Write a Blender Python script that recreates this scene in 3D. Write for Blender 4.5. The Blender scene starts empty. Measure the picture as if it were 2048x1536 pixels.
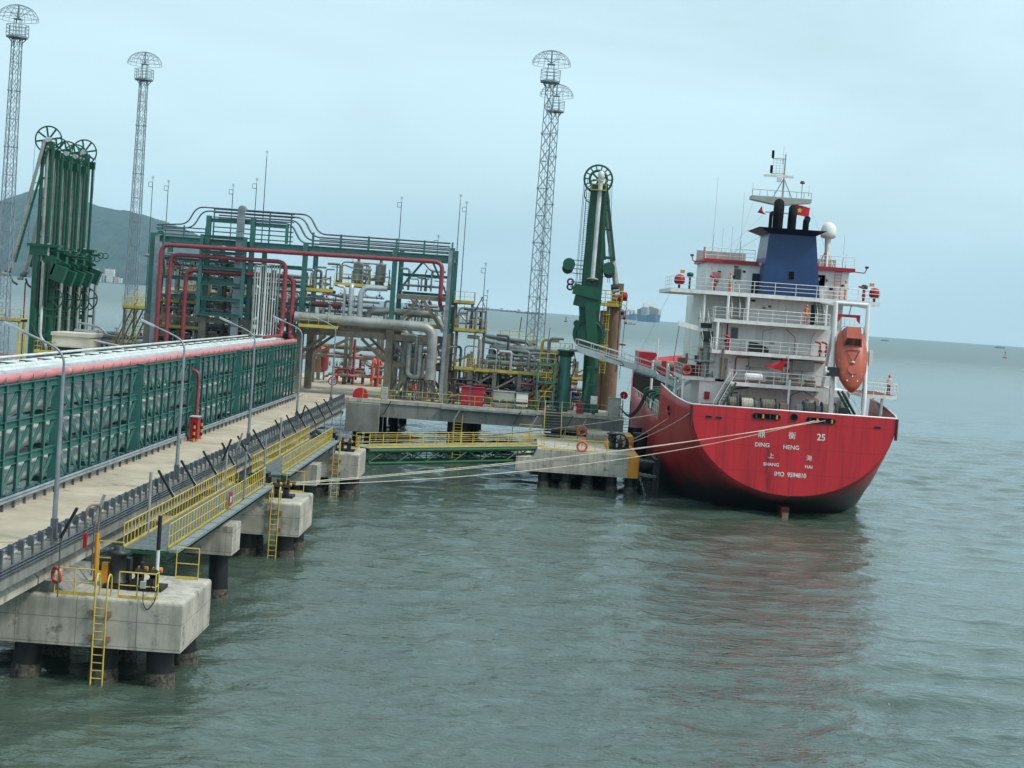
import bpy, math, random
import numpy as np
from mathutils import Vector, Matrix

random.seed(7)
R = math.radians
scene = bpy.context.scene
COL = scene.collection

# ------------------------------------------------------------------ camera
cam_d = bpy.data.cameras.new("camera")
cam = bpy.data.objects.new("camera", cam_d)
COL.objects.link(cam)
cam_d.sensor_width = 36.0
cam_d.lens = 36.0 * 3080 / 2048
cam_d.clip_start = 0.5
cam_d.clip_end = 60000
ROLL, PITCH, YAW = R(4.101), R(2.7996), R(0.4701)
cam.location = (0, 0, 16)
cam.rotation_mode = 'QUATERNION'
cam.rotation_quaternion = (Matrix.Rotation(YAW, 3, 'Z') @ Matrix.Rotation(math.pi / 2 - PITCH, 3, 'X')
                           @ Matrix.Rotation(ROLL, 3, 'Z')).to_quaternion()
scene.camera = cam

# ------------------------------------------------------------------ sky and sun
SUN_EL, SUN_AZ = R(50), R(112)          # azimuth from +Y (trestle direction) towards +X
world = bpy.data.worlds.new("World")
scene.world = world
world.use_nodes = True
wn, wl = world.node_tree.nodes, world.node_tree.links
wn.clear()
w_out = wn.new("ShaderNodeOutputWorld")
w_bg = wn.new("ShaderNodeBackground")
w_sky = wn.new("ShaderNodeTexSky")
w_sky.sky_type = 'NISHITA'
w_sky.sun_disc = False
w_sky.sun_elevation = SUN_EL
w_sky.sun_rotation = SUN_AZ
w_sky.air_density = 1.0
w_sky.dust_density = 4.0
w_sky.ozone_density = 2.0
# thin overcast: the sky seen through an even pale cloud sheet with faint streaks
w_tc = wn.new("ShaderNodeTexCoord")
w_map = wn.new("ShaderNodeMapping")
w_map.inputs["Scale"].default_value = (1.2, 1.2, 5.0)
w_noi = wn.new("ShaderNodeTexNoise")
w_noi.inputs["Scale"].default_value = 1.6
w_noi.inputs["Detail"].default_value = 5.0
w_ramp = wn.new("ShaderNodeMapRange")
w_ramp.inputs["From Min"].default_value = 0.3
w_ramp.inputs["From Max"].default_value = 0.7
w_ramp.inputs["To Min"].default_value = 0.80
w_ramp.inputs["To Max"].default_value = 0.92
w_mix = wn.new("ShaderNodeMix")
w_mix.data_type = 'RGBA'
w_mix.inputs["B"].default_value = (4.2, 5.7, 6.2, 1)
wl.new(w_tc.outputs["Generated"], w_map.inputs["Vector"])
wl.new(w_map.outputs[0], w_noi.inputs["Vector"])
wl.new(w_noi.outputs["Fac"], w_ramp.inputs["Value"])
wl.new(w_ramp.outputs[0], w_mix.inputs["Factor"])
wl.new(w_sky.outputs[0], w_mix.inputs["A"])
w_n2 = wn.new("ShaderNodeTexNoise")
w_n2.inputs["Scale"].default_value = 2.4
w_n2.inputs["Detail"].default_value = 6.0
w_n2.inputs["Distortion"].default_value = 0.6
wl.new(w_map.outputs[0], w_n2.inputs["Vector"])
w_r2 = wn.new("ShaderNodeMapRange")
w_r2.inputs["From Min"].default_value = 0.3
w_r2.inputs["From Max"].default_value = 0.72
w_r2.inputs["To Min"].default_value = 0.89
w_r2.inputs["To Max"].default_value = 1.06
wl.new(w_n2.outputs["Fac"], w_r2.inputs["Value"])
w_mul = wn.new("ShaderNodeVectorMath")
w_mul.operation = 'SCALE'
wl.new(w_mix.outputs["Result"], w_mul.inputs[0])
wl.new(w_r2.outputs[0], w_mul.inputs["Scale"])
wl.new(w_mul.outputs[0], w_bg.inputs["Color"])
w_bg.inputs["Strength"].default_value = 0.14
wl.new(w_bg.outputs[0], w_out.inputs["Surface"])

sun_d = bpy.data.lights.new("sun", 'SUN')
sun_d.energy = 2.3
sun_d.angle = R(10)
sun_d.color = (1.0, 0.96, 0.90)
sun = bpy.data.objects.new("sun", sun_d)
COL.objects.link(sun)
sdir = Vector((math.sin(SUN_AZ) * math.cos(SUN_EL), math.cos(SUN_AZ) * math.cos(SUN_EL), math.sin(SUN_EL)))
sun.rotation_euler = (-sdir).to_track_quat('-Z', 'Y').to_euler()
sun.location = (60, -40, 120)

scene.view_settings.view_transform = 'Standard'
scene.view_settings.look = 'None'
scene.view_settings.exposure = 0.34
scene.view_settings.gamma = 1.0
scene.view_settings.use_curve_mapping = False
scene.cycles.max_bounces = 6
scene.cycles.diffuse_bounces = 3
scene.cycles.glossy_bounces = 3
scene.cycles.transmission_bounces = 3
scene.cycles.volume_bounces = 0
scene.cycles.use_denoising = True

# ------------------------------------------------------------------ materials
def lin(c):
    return tuple(((v / 255) / 12.92 if v / 255 <= 0.04045 else ((v / 255 + 0.055) / 1.055) ** 2.4) for v in c) + (1.0,)

def mat(name, c1, c2=None, scale=1.5, rough=0.55, metal=0.0, bump=0.0, stretch=(1, 1, 1), c3=None, c3_amt=0.5, spec=0.5, joints=None, streak=0.0):
    """plain painted or raw surface: two tones mixed by noise, a third tone as blotches of wear or rust"""
    m = bpy.data.materials.new(name)
    m.use_nodes = True
    n, l = m.node_tree.nodes, m.node_tree.links
    b = n["Principled BSDF"]
    b.inputs["Roughness"].default_value = rough
    b.inputs["Metallic"].default_value = metal
    b.inputs["Specular IOR Level"].default_value = spec
    if c2 is None:
        c2 = tuple(max(0, int(v * 0.86)) for v in c1)
    g = n.new("ShaderNodeNewGeometry")
    mp = n.new("ShaderNodeMapping")
    mp.inputs["Scale"].default_value = stretch
    l.new(g.outputs["Position"], mp.inputs["Vector"])
    t = n.new("ShaderNodeTexNoise")
    t.inputs["Scale"].default_value = scale
    t.inputs["Detail"].default_value = 6
    t.inputs["Roughness"].default_value = 0.62
    l.new(mp.outputs[0], t.inputs["Vector"])
    r = n.new("ShaderNodeValToRGB")
    r.color_ramp.elements[0].position = 0.33
    r.color_ramp.elements[1].position = 0.67
    r.color_ramp.elements[0].color = lin(c2)
    r.color_ramp.elements[1].color = lin(c1)
    l.new(t.outputs["Fac"], r.inputs["Fac"])
    out = r.outputs["Color"]
    if c3:
        t2 = n.new("ShaderNodeTexNoise")
        t2.inputs["Scale"].default_value = scale * 2.3
        t2.inputs["Detail"].default_value = 8
        t2.inputs["Roughness"].default_value = 0.7
        l.new(mp.outputs[0], t2.inputs["Vector"])
        r2 = n.new("ShaderNodeMapRange")
        r2.inputs["From Min"].default_value = 0.72 - c3_amt * 0.25
        r2.inputs["From Max"].default_value = 0.78 - c3_amt * 0.15
        l.new(t2.outputs["Fac"], r2.inputs["Value"])
        mx = n.new("ShaderNodeMix")
        mx.data_type = 'RGBA'
        mx.inputs["B"].default_value = lin(c3)
        l.new(r2.outputs[0], mx.inputs["Factor"])
        l.new(out, mx.inputs["A"])
        out = mx.outputs["Result"]
    def darken(fac, col):
        nonlocal out
        mx = n.new("ShaderNodeMix")
        mx.data_type = 'RGBA'
        mx.inputs["B"].default_value = lin(col)
        l.new(fac, mx.inputs["Factor"]); l.new(out, mx.inputs["A"])
        out = mx.outputs["Result"]
    if streak:
        ms = n.new("ShaderNodeMapping")
        ms.inputs["Scale"].default_value = (2.2, 2.2, 0.16)
        l.new(g.outputs["Position"], ms.inputs["Vector"])
        ts = n.new("ShaderNodeTexNoise")
        ts.inputs["Scale"].default_value = 1.0
        ts.inputs["Detail"].default_value = 7
        ts.inputs["Roughness"].default_value = 0.68
        l.new(ms.outputs[0], ts.inputs["Vector"])
        rr = n.new("ShaderNodeMapRange")
        rr.inputs["From Min"].default_value = 0.5
        rr.inputs["From Max"].default_value = 0.78
        rr.inputs["To Max"].default_value = streak
        l.new(ts.outputs["Fac"], rr.inputs["Value"])
        darken(rr.outputs[0], tuple(int(v * .5) for v in c2))
    if joints:
        # shutter-board joints of cast concrete: thin recessed lines on a grid
        sx = n.new("ShaderNodeSeparateXYZ")
        l.new(g.outputs["Position"], sx.inputs[0])
        acc = None
        for ax, (per, off) in joints.items():
            a1 = n.new("ShaderNodeMath"); a1.operation = 'ADD'; a1.inputs[1].default_value = off + 500 * per
            l.new(sx.outputs[ax], a1.inputs[0])
            a2 = n.new("ShaderNodeMath"); a2.operation = 'MODULO'; a2.inputs[1].default_value = per
            l.new(a1.outputs[0], a2.inputs[0])
            a3 = n.new("ShaderNodeMath"); a3.operation = 'LESS_THAN'; a3.inputs[1].default_value = 0.035
            l.new(a2.outputs[0], a3.inputs[0])
            if acc is None: acc = a3.outputs[0]
            else:
                a4 = n.new("ShaderNodeMath"); a4.operation = 'MAXIMUM'
                l.new(acc, a4.inputs[0]); l.new(a3.outputs[0], a4.inputs[1]); acc = a4.outputs[0]
        a5 = n.new("ShaderNodeMath"); a5.operation = 'MULTIPLY'; a5.inputs[1].default_value = 0.55
        l.new(acc, a5.inputs[0])
        darken(a5.outputs[0], tuple(int(v * .55) for v in c2))
    l.new(out, b.inputs["Base Color"])
    if bump:
        bp = n.new("ShaderNodeBump")
        bp.inputs["Strength"].default_value = bump
        bp.inputs["Distance"].default_value = 0.03
        l.new(t.outputs["Fac"], bp.inputs["Height"])
        l.new(bp.outputs[0], b.inputs["Normal"])
    return m

M = {
 'green': mat('green_paint', (60, 112, 105), (45, 96, 91), 0.9, 0.36, c3=(96, 122, 114), c3_amt=0.42),
 'dgreen': mat('dark_green_paint', (22, 84, 62), (16, 68, 50), 0.8, 0.42, c3=(34, 62, 46), c3_amt=0.3),
 'bgreen': mat('bridge_green_paint', (24, 86, 54), (17, 68, 44), 0.8, 0.4, c3=(60, 80, 50), c3_amt=0.3),
 'conc': mat('pale_concrete', (190, 184, 170), (146, 143, 132), 0.55, 0.85, bump=0.25, c3=(104, 102, 94), c3_amt=0.62, joints={'Z': (1.02, .46), 'X': (2.4, .2)}, streak=.7),
 'conc_d': mat('weathered_concrete', (138, 138, 132), (104, 106, 102), 0.5, 0.85, bump=0.25, c3=(76, 78, 74), c3_amt=0.5, stretch=(1, 1, 0.6), streak=.6),
 'road': mat('road_concrete', (190, 178, 157), (160, 150, 132), 0.35, 0.9, bump=0.15, c3=(122, 112, 98), c3_amt=0.62),
 'fire': mat('fireproofed_steel', (132, 126, 112), (98, 94, 84), 0.8, 0.85, bump=0.2, c3=(70, 62, 52), c3_amt=0.5, streak=.5),
 'pile': mat('wet_pile', (22, 24, 24), (10, 12, 12), 1.2, 0.6, bump=0.3, c3=(52, 50, 44), c3_amt=.3, streak=.6),
 'barn': mat('barnacle_crust', (104, 99, 86), (26, 28, 27), 4.5, 0.9, bump=0.6, c3=(30, 32, 30), c3_amt=.9),
 'yellow': mat('yellow_paint', (208, 186, 84), (176, 154, 66), 1.2, 0.55, c3=(118, 98, 60), c3_amt=0.5),
 'yorange': mat('orange_yellow_paint', (222, 150, 36), (190, 124, 30), 1.0, 0.5, c3=(120, 84, 40), c3_amt=0.3),
 'galv': mat('galvanised_steel', (150, 158, 162), (118, 126, 132), 1.2, 0.45, 0.35),
 'tower': mat('tower_galvanised_steel', (136, 150, 160), (112, 126, 136), 1.0, 0.55, 0.1),
 'galv_d': mat('weathered_galvanised_steel', (100, 110, 116), (74, 82, 88), 1.0, 0.5, 0.3),
 'grate': mat('galvanised_grating', (140, 150, 152), (112, 122, 124), 6.0, 0.6, 0.2),
 'clad': mat('aluminium_cladding', (196, 202, 204), (160, 166, 168), 0.8, 0.38, 0.45),
 'clad_d': mat('dull_aluminium_cladding', (166, 168, 164), (126, 128, 124), 0.7, 0.5, 0.25, c3=(96, 92, 84), c3_amt=0.4),
 'wpipe': mat('white_pipe_paint', (208, 212, 210), (176, 180, 178), 0.7, 0.45, c3=(140, 138, 130), c3_amt=0.3),
 'red': mat('dark_red_paint', (148, 62, 70), (124, 50, 58), 0.9, 0.42, c3=(120, 74, 72), c3_amt=0.35),
 'pinkred': mat('faded_red_paint', (204, 128, 130), (182, 104, 108), 0.5, 0.45, c3=(222, 172, 168), c3_amt=0.5),
 'fred': mat('fire_red_paint', (176, 30, 44), (146, 24, 36), 1.0, 0.42, c3=(110, 30, 34), c3_amt=0.25),
 'orange': mat('orange_red_paint', (226, 86, 54), (196, 68, 44), 1.0, 0.45, c3=(176, 112, 84), c3_amt=0.3),
 'crimson': mat('crimson_tarpaulin', (166, 34, 62), (140, 26, 50), 0.9, 0.7),
 'black': mat('black_rubber', (22, 23, 25), (14, 15, 16), 2.0, 0.6),
 'dark': mat('dark_steel', (48, 52, 54), (32, 36, 38), 1.5, 0.5),
 'cream': mat('cream_render', (216, 210, 194), (196, 190, 174), 0.6, 0.8, c3=(170, 164, 148), c3_amt=0.3),
 'gbox': mat('grey_cabinet_paint', (168, 172, 164), (146, 150, 144), 0.8, 0.5),
 'rust': mat('rusty_steel', (142, 116, 94), (108, 84, 68), 0.9, 0.8, bump=0.2, c3=(150, 132, 110), c3_amt=0.5, stretch=(1, 1, 0.3)),
 'white': mat('ship_white_paint', (234, 234, 230), (216, 216, 211), 0.5, 0.4, c3=(176, 150, 120), c3_amt=0.26, stretch=(1, 1, 0.25), streak=.34),
 'blue': mat('funnel_blue_paint', (22, 60, 108), (16, 48, 92), 0.7, 0.42, c3=(18, 36, 72), c3_amt=.3, streak=.35),
 'navy': mat('funnel_cap_navy', (18, 34, 66), (12, 24, 48), 0.8, 0.5),
 'soot_and_shade': mat('soot_and_hole_shade', (12, 13, 20), (6, 6, 10), 1.5, 0.8, spec=.2),  # exhaust soot; also the black painted for shaded fairlead holes
 'glass': mat('dark_window_glass', (62, 76, 82), (44, 56, 62), 1.0, 0.1),
 'boat': mat('lifeboat_orange', (176, 82, 58), (152, 68, 48), 0.7, 0.35, c3=(160, 70, 46), c3_amt=0.3),
 'rope': mat('pale_mooring_rope', (206, 200, 184), (170, 164, 148), 6.0, 0.9),
 'drope': mat('grey_mooring_rope', (140, 132, 118), (104, 98, 88), 6.0, 0.9),
 'deckred': mat('deck_red_paint', (120, 52, 46), (96, 42, 38), 0.8, 0.7),
 'hose': mat('black_hose', (18, 20, 22), (12, 13, 14), 2.0, 0.45),
 'letter': mat('white_lettering', (232, 232, 226), (206, 204, 198), 3.0, 0.5),
 'gold': mat('yellow_star_print', (232, 198, 60), (214, 180, 50), 3.0, 0.6),
 'flag': mat('red_flag_cloth', (198, 34, 52), (176, 28, 44), 2.0, 0.8),
 'skin': mat('skin', (196, 136, 110), (176, 118, 94), 3.0, 0.6),
 'overall': mat('orange_work_clothes', (214, 120, 92), (190, 100, 76), 3.0, 0.85),
 'pale_cloth': mat('pale_work_clothes', (204, 196, 178), (180, 172, 156), 3.0, 0.85),
 'helmet': mat('orange_red_helmet', (226, 84, 56), (206, 74, 50), 3.0, 0.4),
 'bluep': mat('blue_valve_paint', (34, 62, 120), (26, 50, 98), 1.5, 0.45),
 'darkred': mat('dark_maroon_paint', (92, 30, 34), (70, 24, 28), 1.0, 0.5),
}

# ------------------------------------------------------------------ mesh builder
ORG = {}

def V(*a):
    return Vector(a[0]) if len(a) == 1 else Vector(a)

class MB:
    def __init__(s):
        s.v, s.f, s.sm = [], [], []

    def _add(s, vs, fs, smooth=False):
        o = len(s.v)
        s.v += [tuple(p) for p in vs]
        for f in fs:
            s.f.append(tuple(o + i for i in f))
            s.sm.append(smooth)
        return s

    def box(s, x0, x1, y0, y1, z0, z1):
        vs = [(x, y, z) for z in (z0, z1) for y in (y0, y1) for x in (x0, x1)]
        return s._add(vs, [(0, 2, 3, 1), (4, 5, 7, 6), (0, 1, 5, 4), (2, 6, 7, 3), (0, 4, 6, 2), (1, 3, 7, 5)])

    def cbox(s, c, d, rot=None):
        vs = []
        for z in (-.5, .5):
            for y in (-.5, .5):
                for x in (-.5, .5):
                    p = Vector((x * d[0], y * d[1], z * d[2]))
                    if rot is not None:
                        p = rot @ p
                    vs.append(p + Vector(c))
        return s._add(vs, [(0, 2, 3, 1), (4, 5, 7, 6), (0, 1, 5, 4), (2, 6, 7, 3), (0, 4, 6, 2), (1, 3, 7, 5)])

    def bar(s, p, q, w, h=None, up=(0, 0, 1)):
        """rectangular bar p->q: w across, h along 'up'"""
        p, q = V(p), V(q)
        h = w if h is None else h
        d = (q - p)
        L = d.length
        d.normalize()
        u = V(up)
        if abs(d.dot(u)) > 0.98:
            u = V(0, 1, 0) if abs(d.y) < 0.9 else V(1, 0, 0)
        a = d.cross(u).normalized()
        b = a.cross(d).normalized()
        rot = Matrix((a, d, b)).transposed()
        return s.cbox((p + q) / 2, (w, L, h), rot)

    def ibeam(s, p, q, w, h, t=0.05, up=(0, 0, 1)):
        p, q = V(p), V(q)
        d = (q - p).normalized()
        u = V(up)
        if abs(d.dot(u)) > 0.98:
            u = V(0, 1, 0) if abs(d.y) < 0.9 else V(1, 0, 0)
        a = d.cross(u).normalized()
        b = a.cross(d).normalized()
        for sg in (-1, 1):
            o = b * (sg * (h / 2 - t / 2))
            s.bar(p + o, q + o, w, t, b)
        s.bar(p, q, t, h - 2 * t, b)
        return s

    def tube(s, p, q, r, n=8, r2=None, caps=True):
        p, q = V(p), V(q)
        r2 = r if r2 is None else r2
        d = (q - p).normalized()
        u = V(0, 0, 1) if abs(d.z) < 0.9 else V(1, 0, 0)
        a = d.cross(u).normalized()
        b = d.cross(a)
        vs, fs = [], []
        for i in range(n):
            t = 2 * math.pi * i / n
            o = a * math.cos(t) + b * math.sin(t)
            vs.append(p + o * r)
            vs.append(q + o * r2)
        for i in range(n):
            j = (i + 1) % n
            fs.append((2 * i, 2 * i + 1, 2 * j + 1, 2 * j))
        s._add(vs, fs, True)
        if caps:
            s._add(vs, [tuple(2 * i for i in range(n)), tuple(2 * i + 1 for i in reversed(range(n)))])
        return s

    def path(s, pts, r, n=8, bend=0.0, seg=5, closed=False):
        """pipe along a polyline with rounded corners"""
        pts = [V(p) for p in pts]
        P = []
        for i, p in enumerate(pts):
            if bend > 0 and 0 < i < len(pts) - 1:
                a, b = (pts[i - 1] - p), (pts[i + 1] - p)
                k = min(bend, a.length * 0.49, b.length * 0.49)
                a.normalize(); b.normalize()
                A, B = p + a * k, p + b * k
                for j in range(seg + 1):
                    t = j / seg
                    P.append(A * (1 - t) ** 2 + p * 2 * t * (1 - t) + B * t * t)
            else:
                P.append(p)
        m = len(P)
        u = None
        vs, fs = [], []
        for i in range(m):
            if closed:
                d = (P[(i + 1) % m] - P[i - 1]).normalized()
            else:
                d = (P[min(i + 1, m - 1)] - P[max(i - 1, 0)]).normalized()
            if u is None:
                u = V(0, 0, 1) if abs(d.z) < 0.9 else V(1, 0, 0)
            a = (u - d * u.dot(d)).normalized()
            u = a
            b = d.cross(a)
            for k in range(n):
                t = 2 * math.pi * k / n
                vs.append(P[i] + (a * math.cos(t) + b * math.sin(t)) * r)
        for i in range(m if closed else m - 1):
            i2 = (i + 1) % m
            for k in range(n):
                k2 = (k + 1) % n
                fs.append((i * n + k, i * n + k2, i2 * n + k2, i2 * n + k))
        s._add(vs, fs, True)
        if not closed:
            s._add(vs, [tuple(reversed(range(n))), tuple((m - 1) * n + k for k in range(n))])
        return s

    def ring(s, c, R_, r, axis=(0, 1, 0), n=24, k=6):
        c, ax = V(c), V(axis).normalized()
        u = V(0, 0, 1) if abs(ax.z) < 0.9 else V(1, 0, 0)
        a = ax.cross(u).normalized()
        b = ax.cross(a)
        return s.path([c + (a * math.cos(2 * math.pi * i / n) + b * math.sin(2 * math.pi * i / n)) * R_ for i in range(n)], r, k, closed=True)

    def disc(s, c, R_, t, axis=(0, 1, 0), n=24):
        ax = V(axis).normalized()
        return s.tube(V(c) - ax * t / 2, V(c) + ax * t / 2, R_, n)

    def lathe(s, prof, c, n=16, axis='Z'):
        """prof: list of (r, h)"""
        vs, fs = [], []
        c = V(c)
        for (r, h) in prof:
            for k in range(n):
                t = 2 * math.pi * k / n
                p = (r * math.cos(t), r * math.sin(t), h)
                if axis == 'Y':
                    p = (p[0], p[2], p[1])
                if axis == 'X':
                    p = (p[2], p[0], p[1])
                vs.append(c + V(p))
        for i in range(len(prof) - 1):
            for k in range(n):
                k2 = (k + 1) % n
                f = (i * n + k, i * n + k2, (i + 1) * n + k2, (i + 1) * n + k)
                fs.append(f if axis != 'Y' else f[::-1])
        return s._add(vs, fs, True)

    def prism(s, poly, fn, a, b):
        """extrude 2d polygon: fn(u,v,t) -> point, t from a to b"""
        n = len(poly)
        vs = [fn(u, v, a) for u, v in poly] + [fn(u, v, b) for u, v in poly]
        fs = [tuple(reversed(range(n))), tuple(range(n, 2 * n))]
        fs += [(i, (i + 1) % n, n + (i + 1) % n, n + i) for i in range(n)]
        return s._add(vs, fs)

    def o(s, name, m, parent=None, loc=None):
        me = bpy.data.meshes.new(name)
        if parent is not None:
            org = ORG[parent.name]
        elif loc is not None:
            org = V(loc)
        else:
            a = np.array(s.v)
            org = V(float((a[:, 0].min() + a[:, 0].max()) / 2), float((a[:, 1].min() + a[:, 1].max()) / 2), float(a[:, 2].min()))
        me.from_pydata([(x - org.x, y - org.y, z - org.z) for x, y, z in s.v], [], s.f)
        me.polygons.foreach_set("use_smooth", s.sm)
        me.update()
        ob = bpy.data.objects.new(name, me)
        COL.objects.link(ob)
        me.materials.append(M[m] if isinstance(m, str) else m)
        ORG[ob.name] = org
        if parent is not None:
            ob.parent = parent
        else:
            ob.location = org
        return ob

def fix(ob):
    """consistent outward normals"""
    import bmesh
    bm = bmesh.new()
    bm.from_mesh(ob.data)
    bmesh.ops.recalc_face_normals(bm, faces=bm.faces)
    bm.to_mesh(ob.data)
    bm.free()
    return ob

def tag(ob, label=None, cat=None, group=None, kind=None):
    if label: ob["label"] = label
    if cat: ob["category"] = cat
    if group: ob["group"] = group
    if kind: ob["kind"] = kind
    return ob

def thing(name, label, cat, loc, group=None):
    e = bpy.data.objects.new(name, None)
    e.empty_display_size = 0.5
    e.location = loc
    COL.objects.link(e)
    ORG[e.name] = V(loc)
    return tag(e, label, cat, group)

def inst(src, d, parent=None, label=None):
    """another piece of the same mesh, moved by d"""
    c = src.copy()
    COL.objects.link(c)
    if parent is not None:
        c.parent = parent
    c.location = src.location + V(d)
    ORG[c.name] = ORG[src.name] - V(d) if src.name in ORG else V(0, 0, 0)
    if label: c["label"] = label
    return c

KIDS = None
def copy_tree(o, d=None, label=None, parent=None, kids=None):
    """copy a thing with its parts and sub-parts; d moves the copy"""
    global KIDS
    if kids is None:
        kids = {}
        for x in COL.objects:
            if x.parent is not None:
                kids.setdefault(x.parent.name, []).append(x)
    c = o.copy()
    COL.objects.link(c)
    c.parent = parent
    if d is not None:
        c.location = o.location + V(d)
    if label: c["label"] = label
    for ch in kids.get(o.name, []):
        copy_tree(ch, None, None, c, kids)
    return c

def railing(name, pts, h=1.05, step=1.5, m='yellow', parent=None, label=None, cat='railing', group=None, r=0.025, mids=1, toe=0.12, closed=False, up=(0, 0, 1)):
    """post-and-rail railing along pts (at foot level): each post is a piece of its own"""
    pts = [V(p) for p in pts]
    if closed: pts = pts + [pts[0]]
    if parent is None:
        root = thing(name, label, cat, pts[0], group)
    else:
        root = None
    top = MB()
    top.path([p + V(0, 0, h) for p in pts], r, 6)
    if root is None:
        root = top.o(name, m, parent)
    else:
        top.o('top_rail', m, root)
    for k in range(mids):
        MB().path([p + V(0, 0, h * (k + 1) / (mids + 1)) for p in pts], r * 0.8, 5).o('mid_rail', m, root)
    if toe:
        t = MB()
        for a, b in zip(pts, pts[1:]):
            t.bar(a + V(0, 0, toe / 2 + .01), b + V(0, 0, toe / 2 + .01), 0.02, toe)
        t.o('toe_board', m, root)
    src, first = None, None
    for a, b in zip(pts, pts[1:]):
        L = (b - a).length
        n = max(1, round(L / step))
        for i in range(n + 1):
            p = a.lerp(b, i / n)
            if src is None:
                src = MB().tube(p, p + V(0, 0, h), r, 6).o('post', m, root)
                first = p
            elif i > 0:
                inst(src, p - first, root)
    return root

def text(body, size, loc, rot, m, parent, name='lettering', ext=0.01, sx=1.0):
    cu = bpy.data.curves.new(name, 'FONT')
    cu.body = body
    cu.size = size
    cu.extrude = ext
    cu.offset = (0.016 if body.isascii() else 0.004) * size
    cu.align_x = 'CENTER'
    cu.align_y = 'CENTER'
    t = bpy.data.objects.new(name + '_tmp', cu)
    COL.objects.link(t)
    bpy.context.view_layer.update()
    dg = bpy.context.evaluated_depsgraph_get()
    me = bpy.data.meshes.new_from_object(t.evaluated_get(dg))
    bpy.data.objects.remove(t)
    me.materials.clear()
    me.materials.append(M[m])
    ob = bpy.data.objects.new(name, me)
    COL.objects.link(ob)
    org = ORG[parent.name] if parent is not None else V(0, 0, 0)
    ob.location = V(loc) - org
    ob.rotation_euler = rot
    ob.scale = (sx, 1, 1)
    if parent is not None:
        ob.parent = parent
    return ob
# ------------------------------------------------------------------ sea
def sea_material():
    m = bpy.data.materials.new('sea_water')
    m.use_nodes = True
    n, l = m.node_tree.nodes, m.node_tree.links
    b = n["Principled BSDF"]
    b.inputs["Roughness"].default_value = 0.05
    b.inputs["IOR"].default_value = 1.65
    g = n.new("ShaderNodeNewGeometry")
    # beyond a few hundred metres the wavelets are finer than the mesh: they show as roughness
    sy = n.new("ShaderNodeSeparateXYZ")
    l.new(g.outputs["Position"], sy.inputs[0])
    rr = n.new("ShaderNodeMapRange")
    rr.inputs["From Min"].default_value = 180; rr.inputs["From Max"].default_value = 1200
    rr.inputs["To Min"].default_value = 0.05; rr.inputs["To Max"].default_value = 0.34
    l.new(sy.outputs["Y"], rr.inputs["Value"])
    l.new(rr.outputs[0], b.inputs["Roughness"])
    mp = n.new("ShaderNodeMapping")
    mp.inputs["Rotation"].default_value = (0, 0, R(-14))
    mp.inputs["Scale"].default_value = (0.55, 1.0, 1.0)
    l.new(g.outputs["Position"], mp.inputs["Vector"])
    big = n.new("ShaderNodeTexNoise")
    big.inputs["Scale"].default_value = 0.03
    big.inputs["Detail"].default_value = 4
    l.new(mp.outputs[0], big.inputs["Vector"])
    r = n.new("ShaderNodeValToRGB")
    r.color_ramp.elements[0].position = 0.35
    r.color_ramp.elements[0].color = (0.040, 0.066, 0.050, 1)
    r.color_ramp.elements[1].position = 0.65
    r.color_ramp.elements[1].color = (0.060, 0.092, 0.070, 1)
    l.new(big.outputs["Fac"], r.inputs["Fac"])
    l.new(r.outputs[0], b.inputs["Base Color"])
    h = None
    for sc, st in ((0.3, 2.2), (1.0, 1.0), (3.0, 0.55), (8.0, 0.26)):
        t = n.new("ShaderNodeTexNoise")
        t.inputs["Scale"].default_value = sc
        t.inputs["Detail"].default_value = 3
        t.inputs["Distortion"].default_value = 0.35
        l.new(mp.outputs[0], t.inputs["Vector"])
        mu = n.new("ShaderNodeMath")
        mu.operation = 'MULTIPLY'
        mu.inputs[1].default_value = st
        l.new(t.outputs["Fac"], mu.inputs[0])
        if h is None:
            h = mu.outputs[0]
        else:
            ad = n.new("ShaderNodeMath")
            ad.operation = 'ADD'
            l.new(h, ad.inputs[0]); l.new(mu.outputs[0], ad.inputs[1])
            h = ad.outputs[0]
    bp = n.new("ShaderNodeBump")
    bp.inputs["Strength"].default_value = 1.0
    bp.inputs["Distance"].default_value = 0.14
    l.new(h, bp.inputs["Height"])
    l.new(bp.outputs[0], b.inputs["Normal"])
    return m

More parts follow.
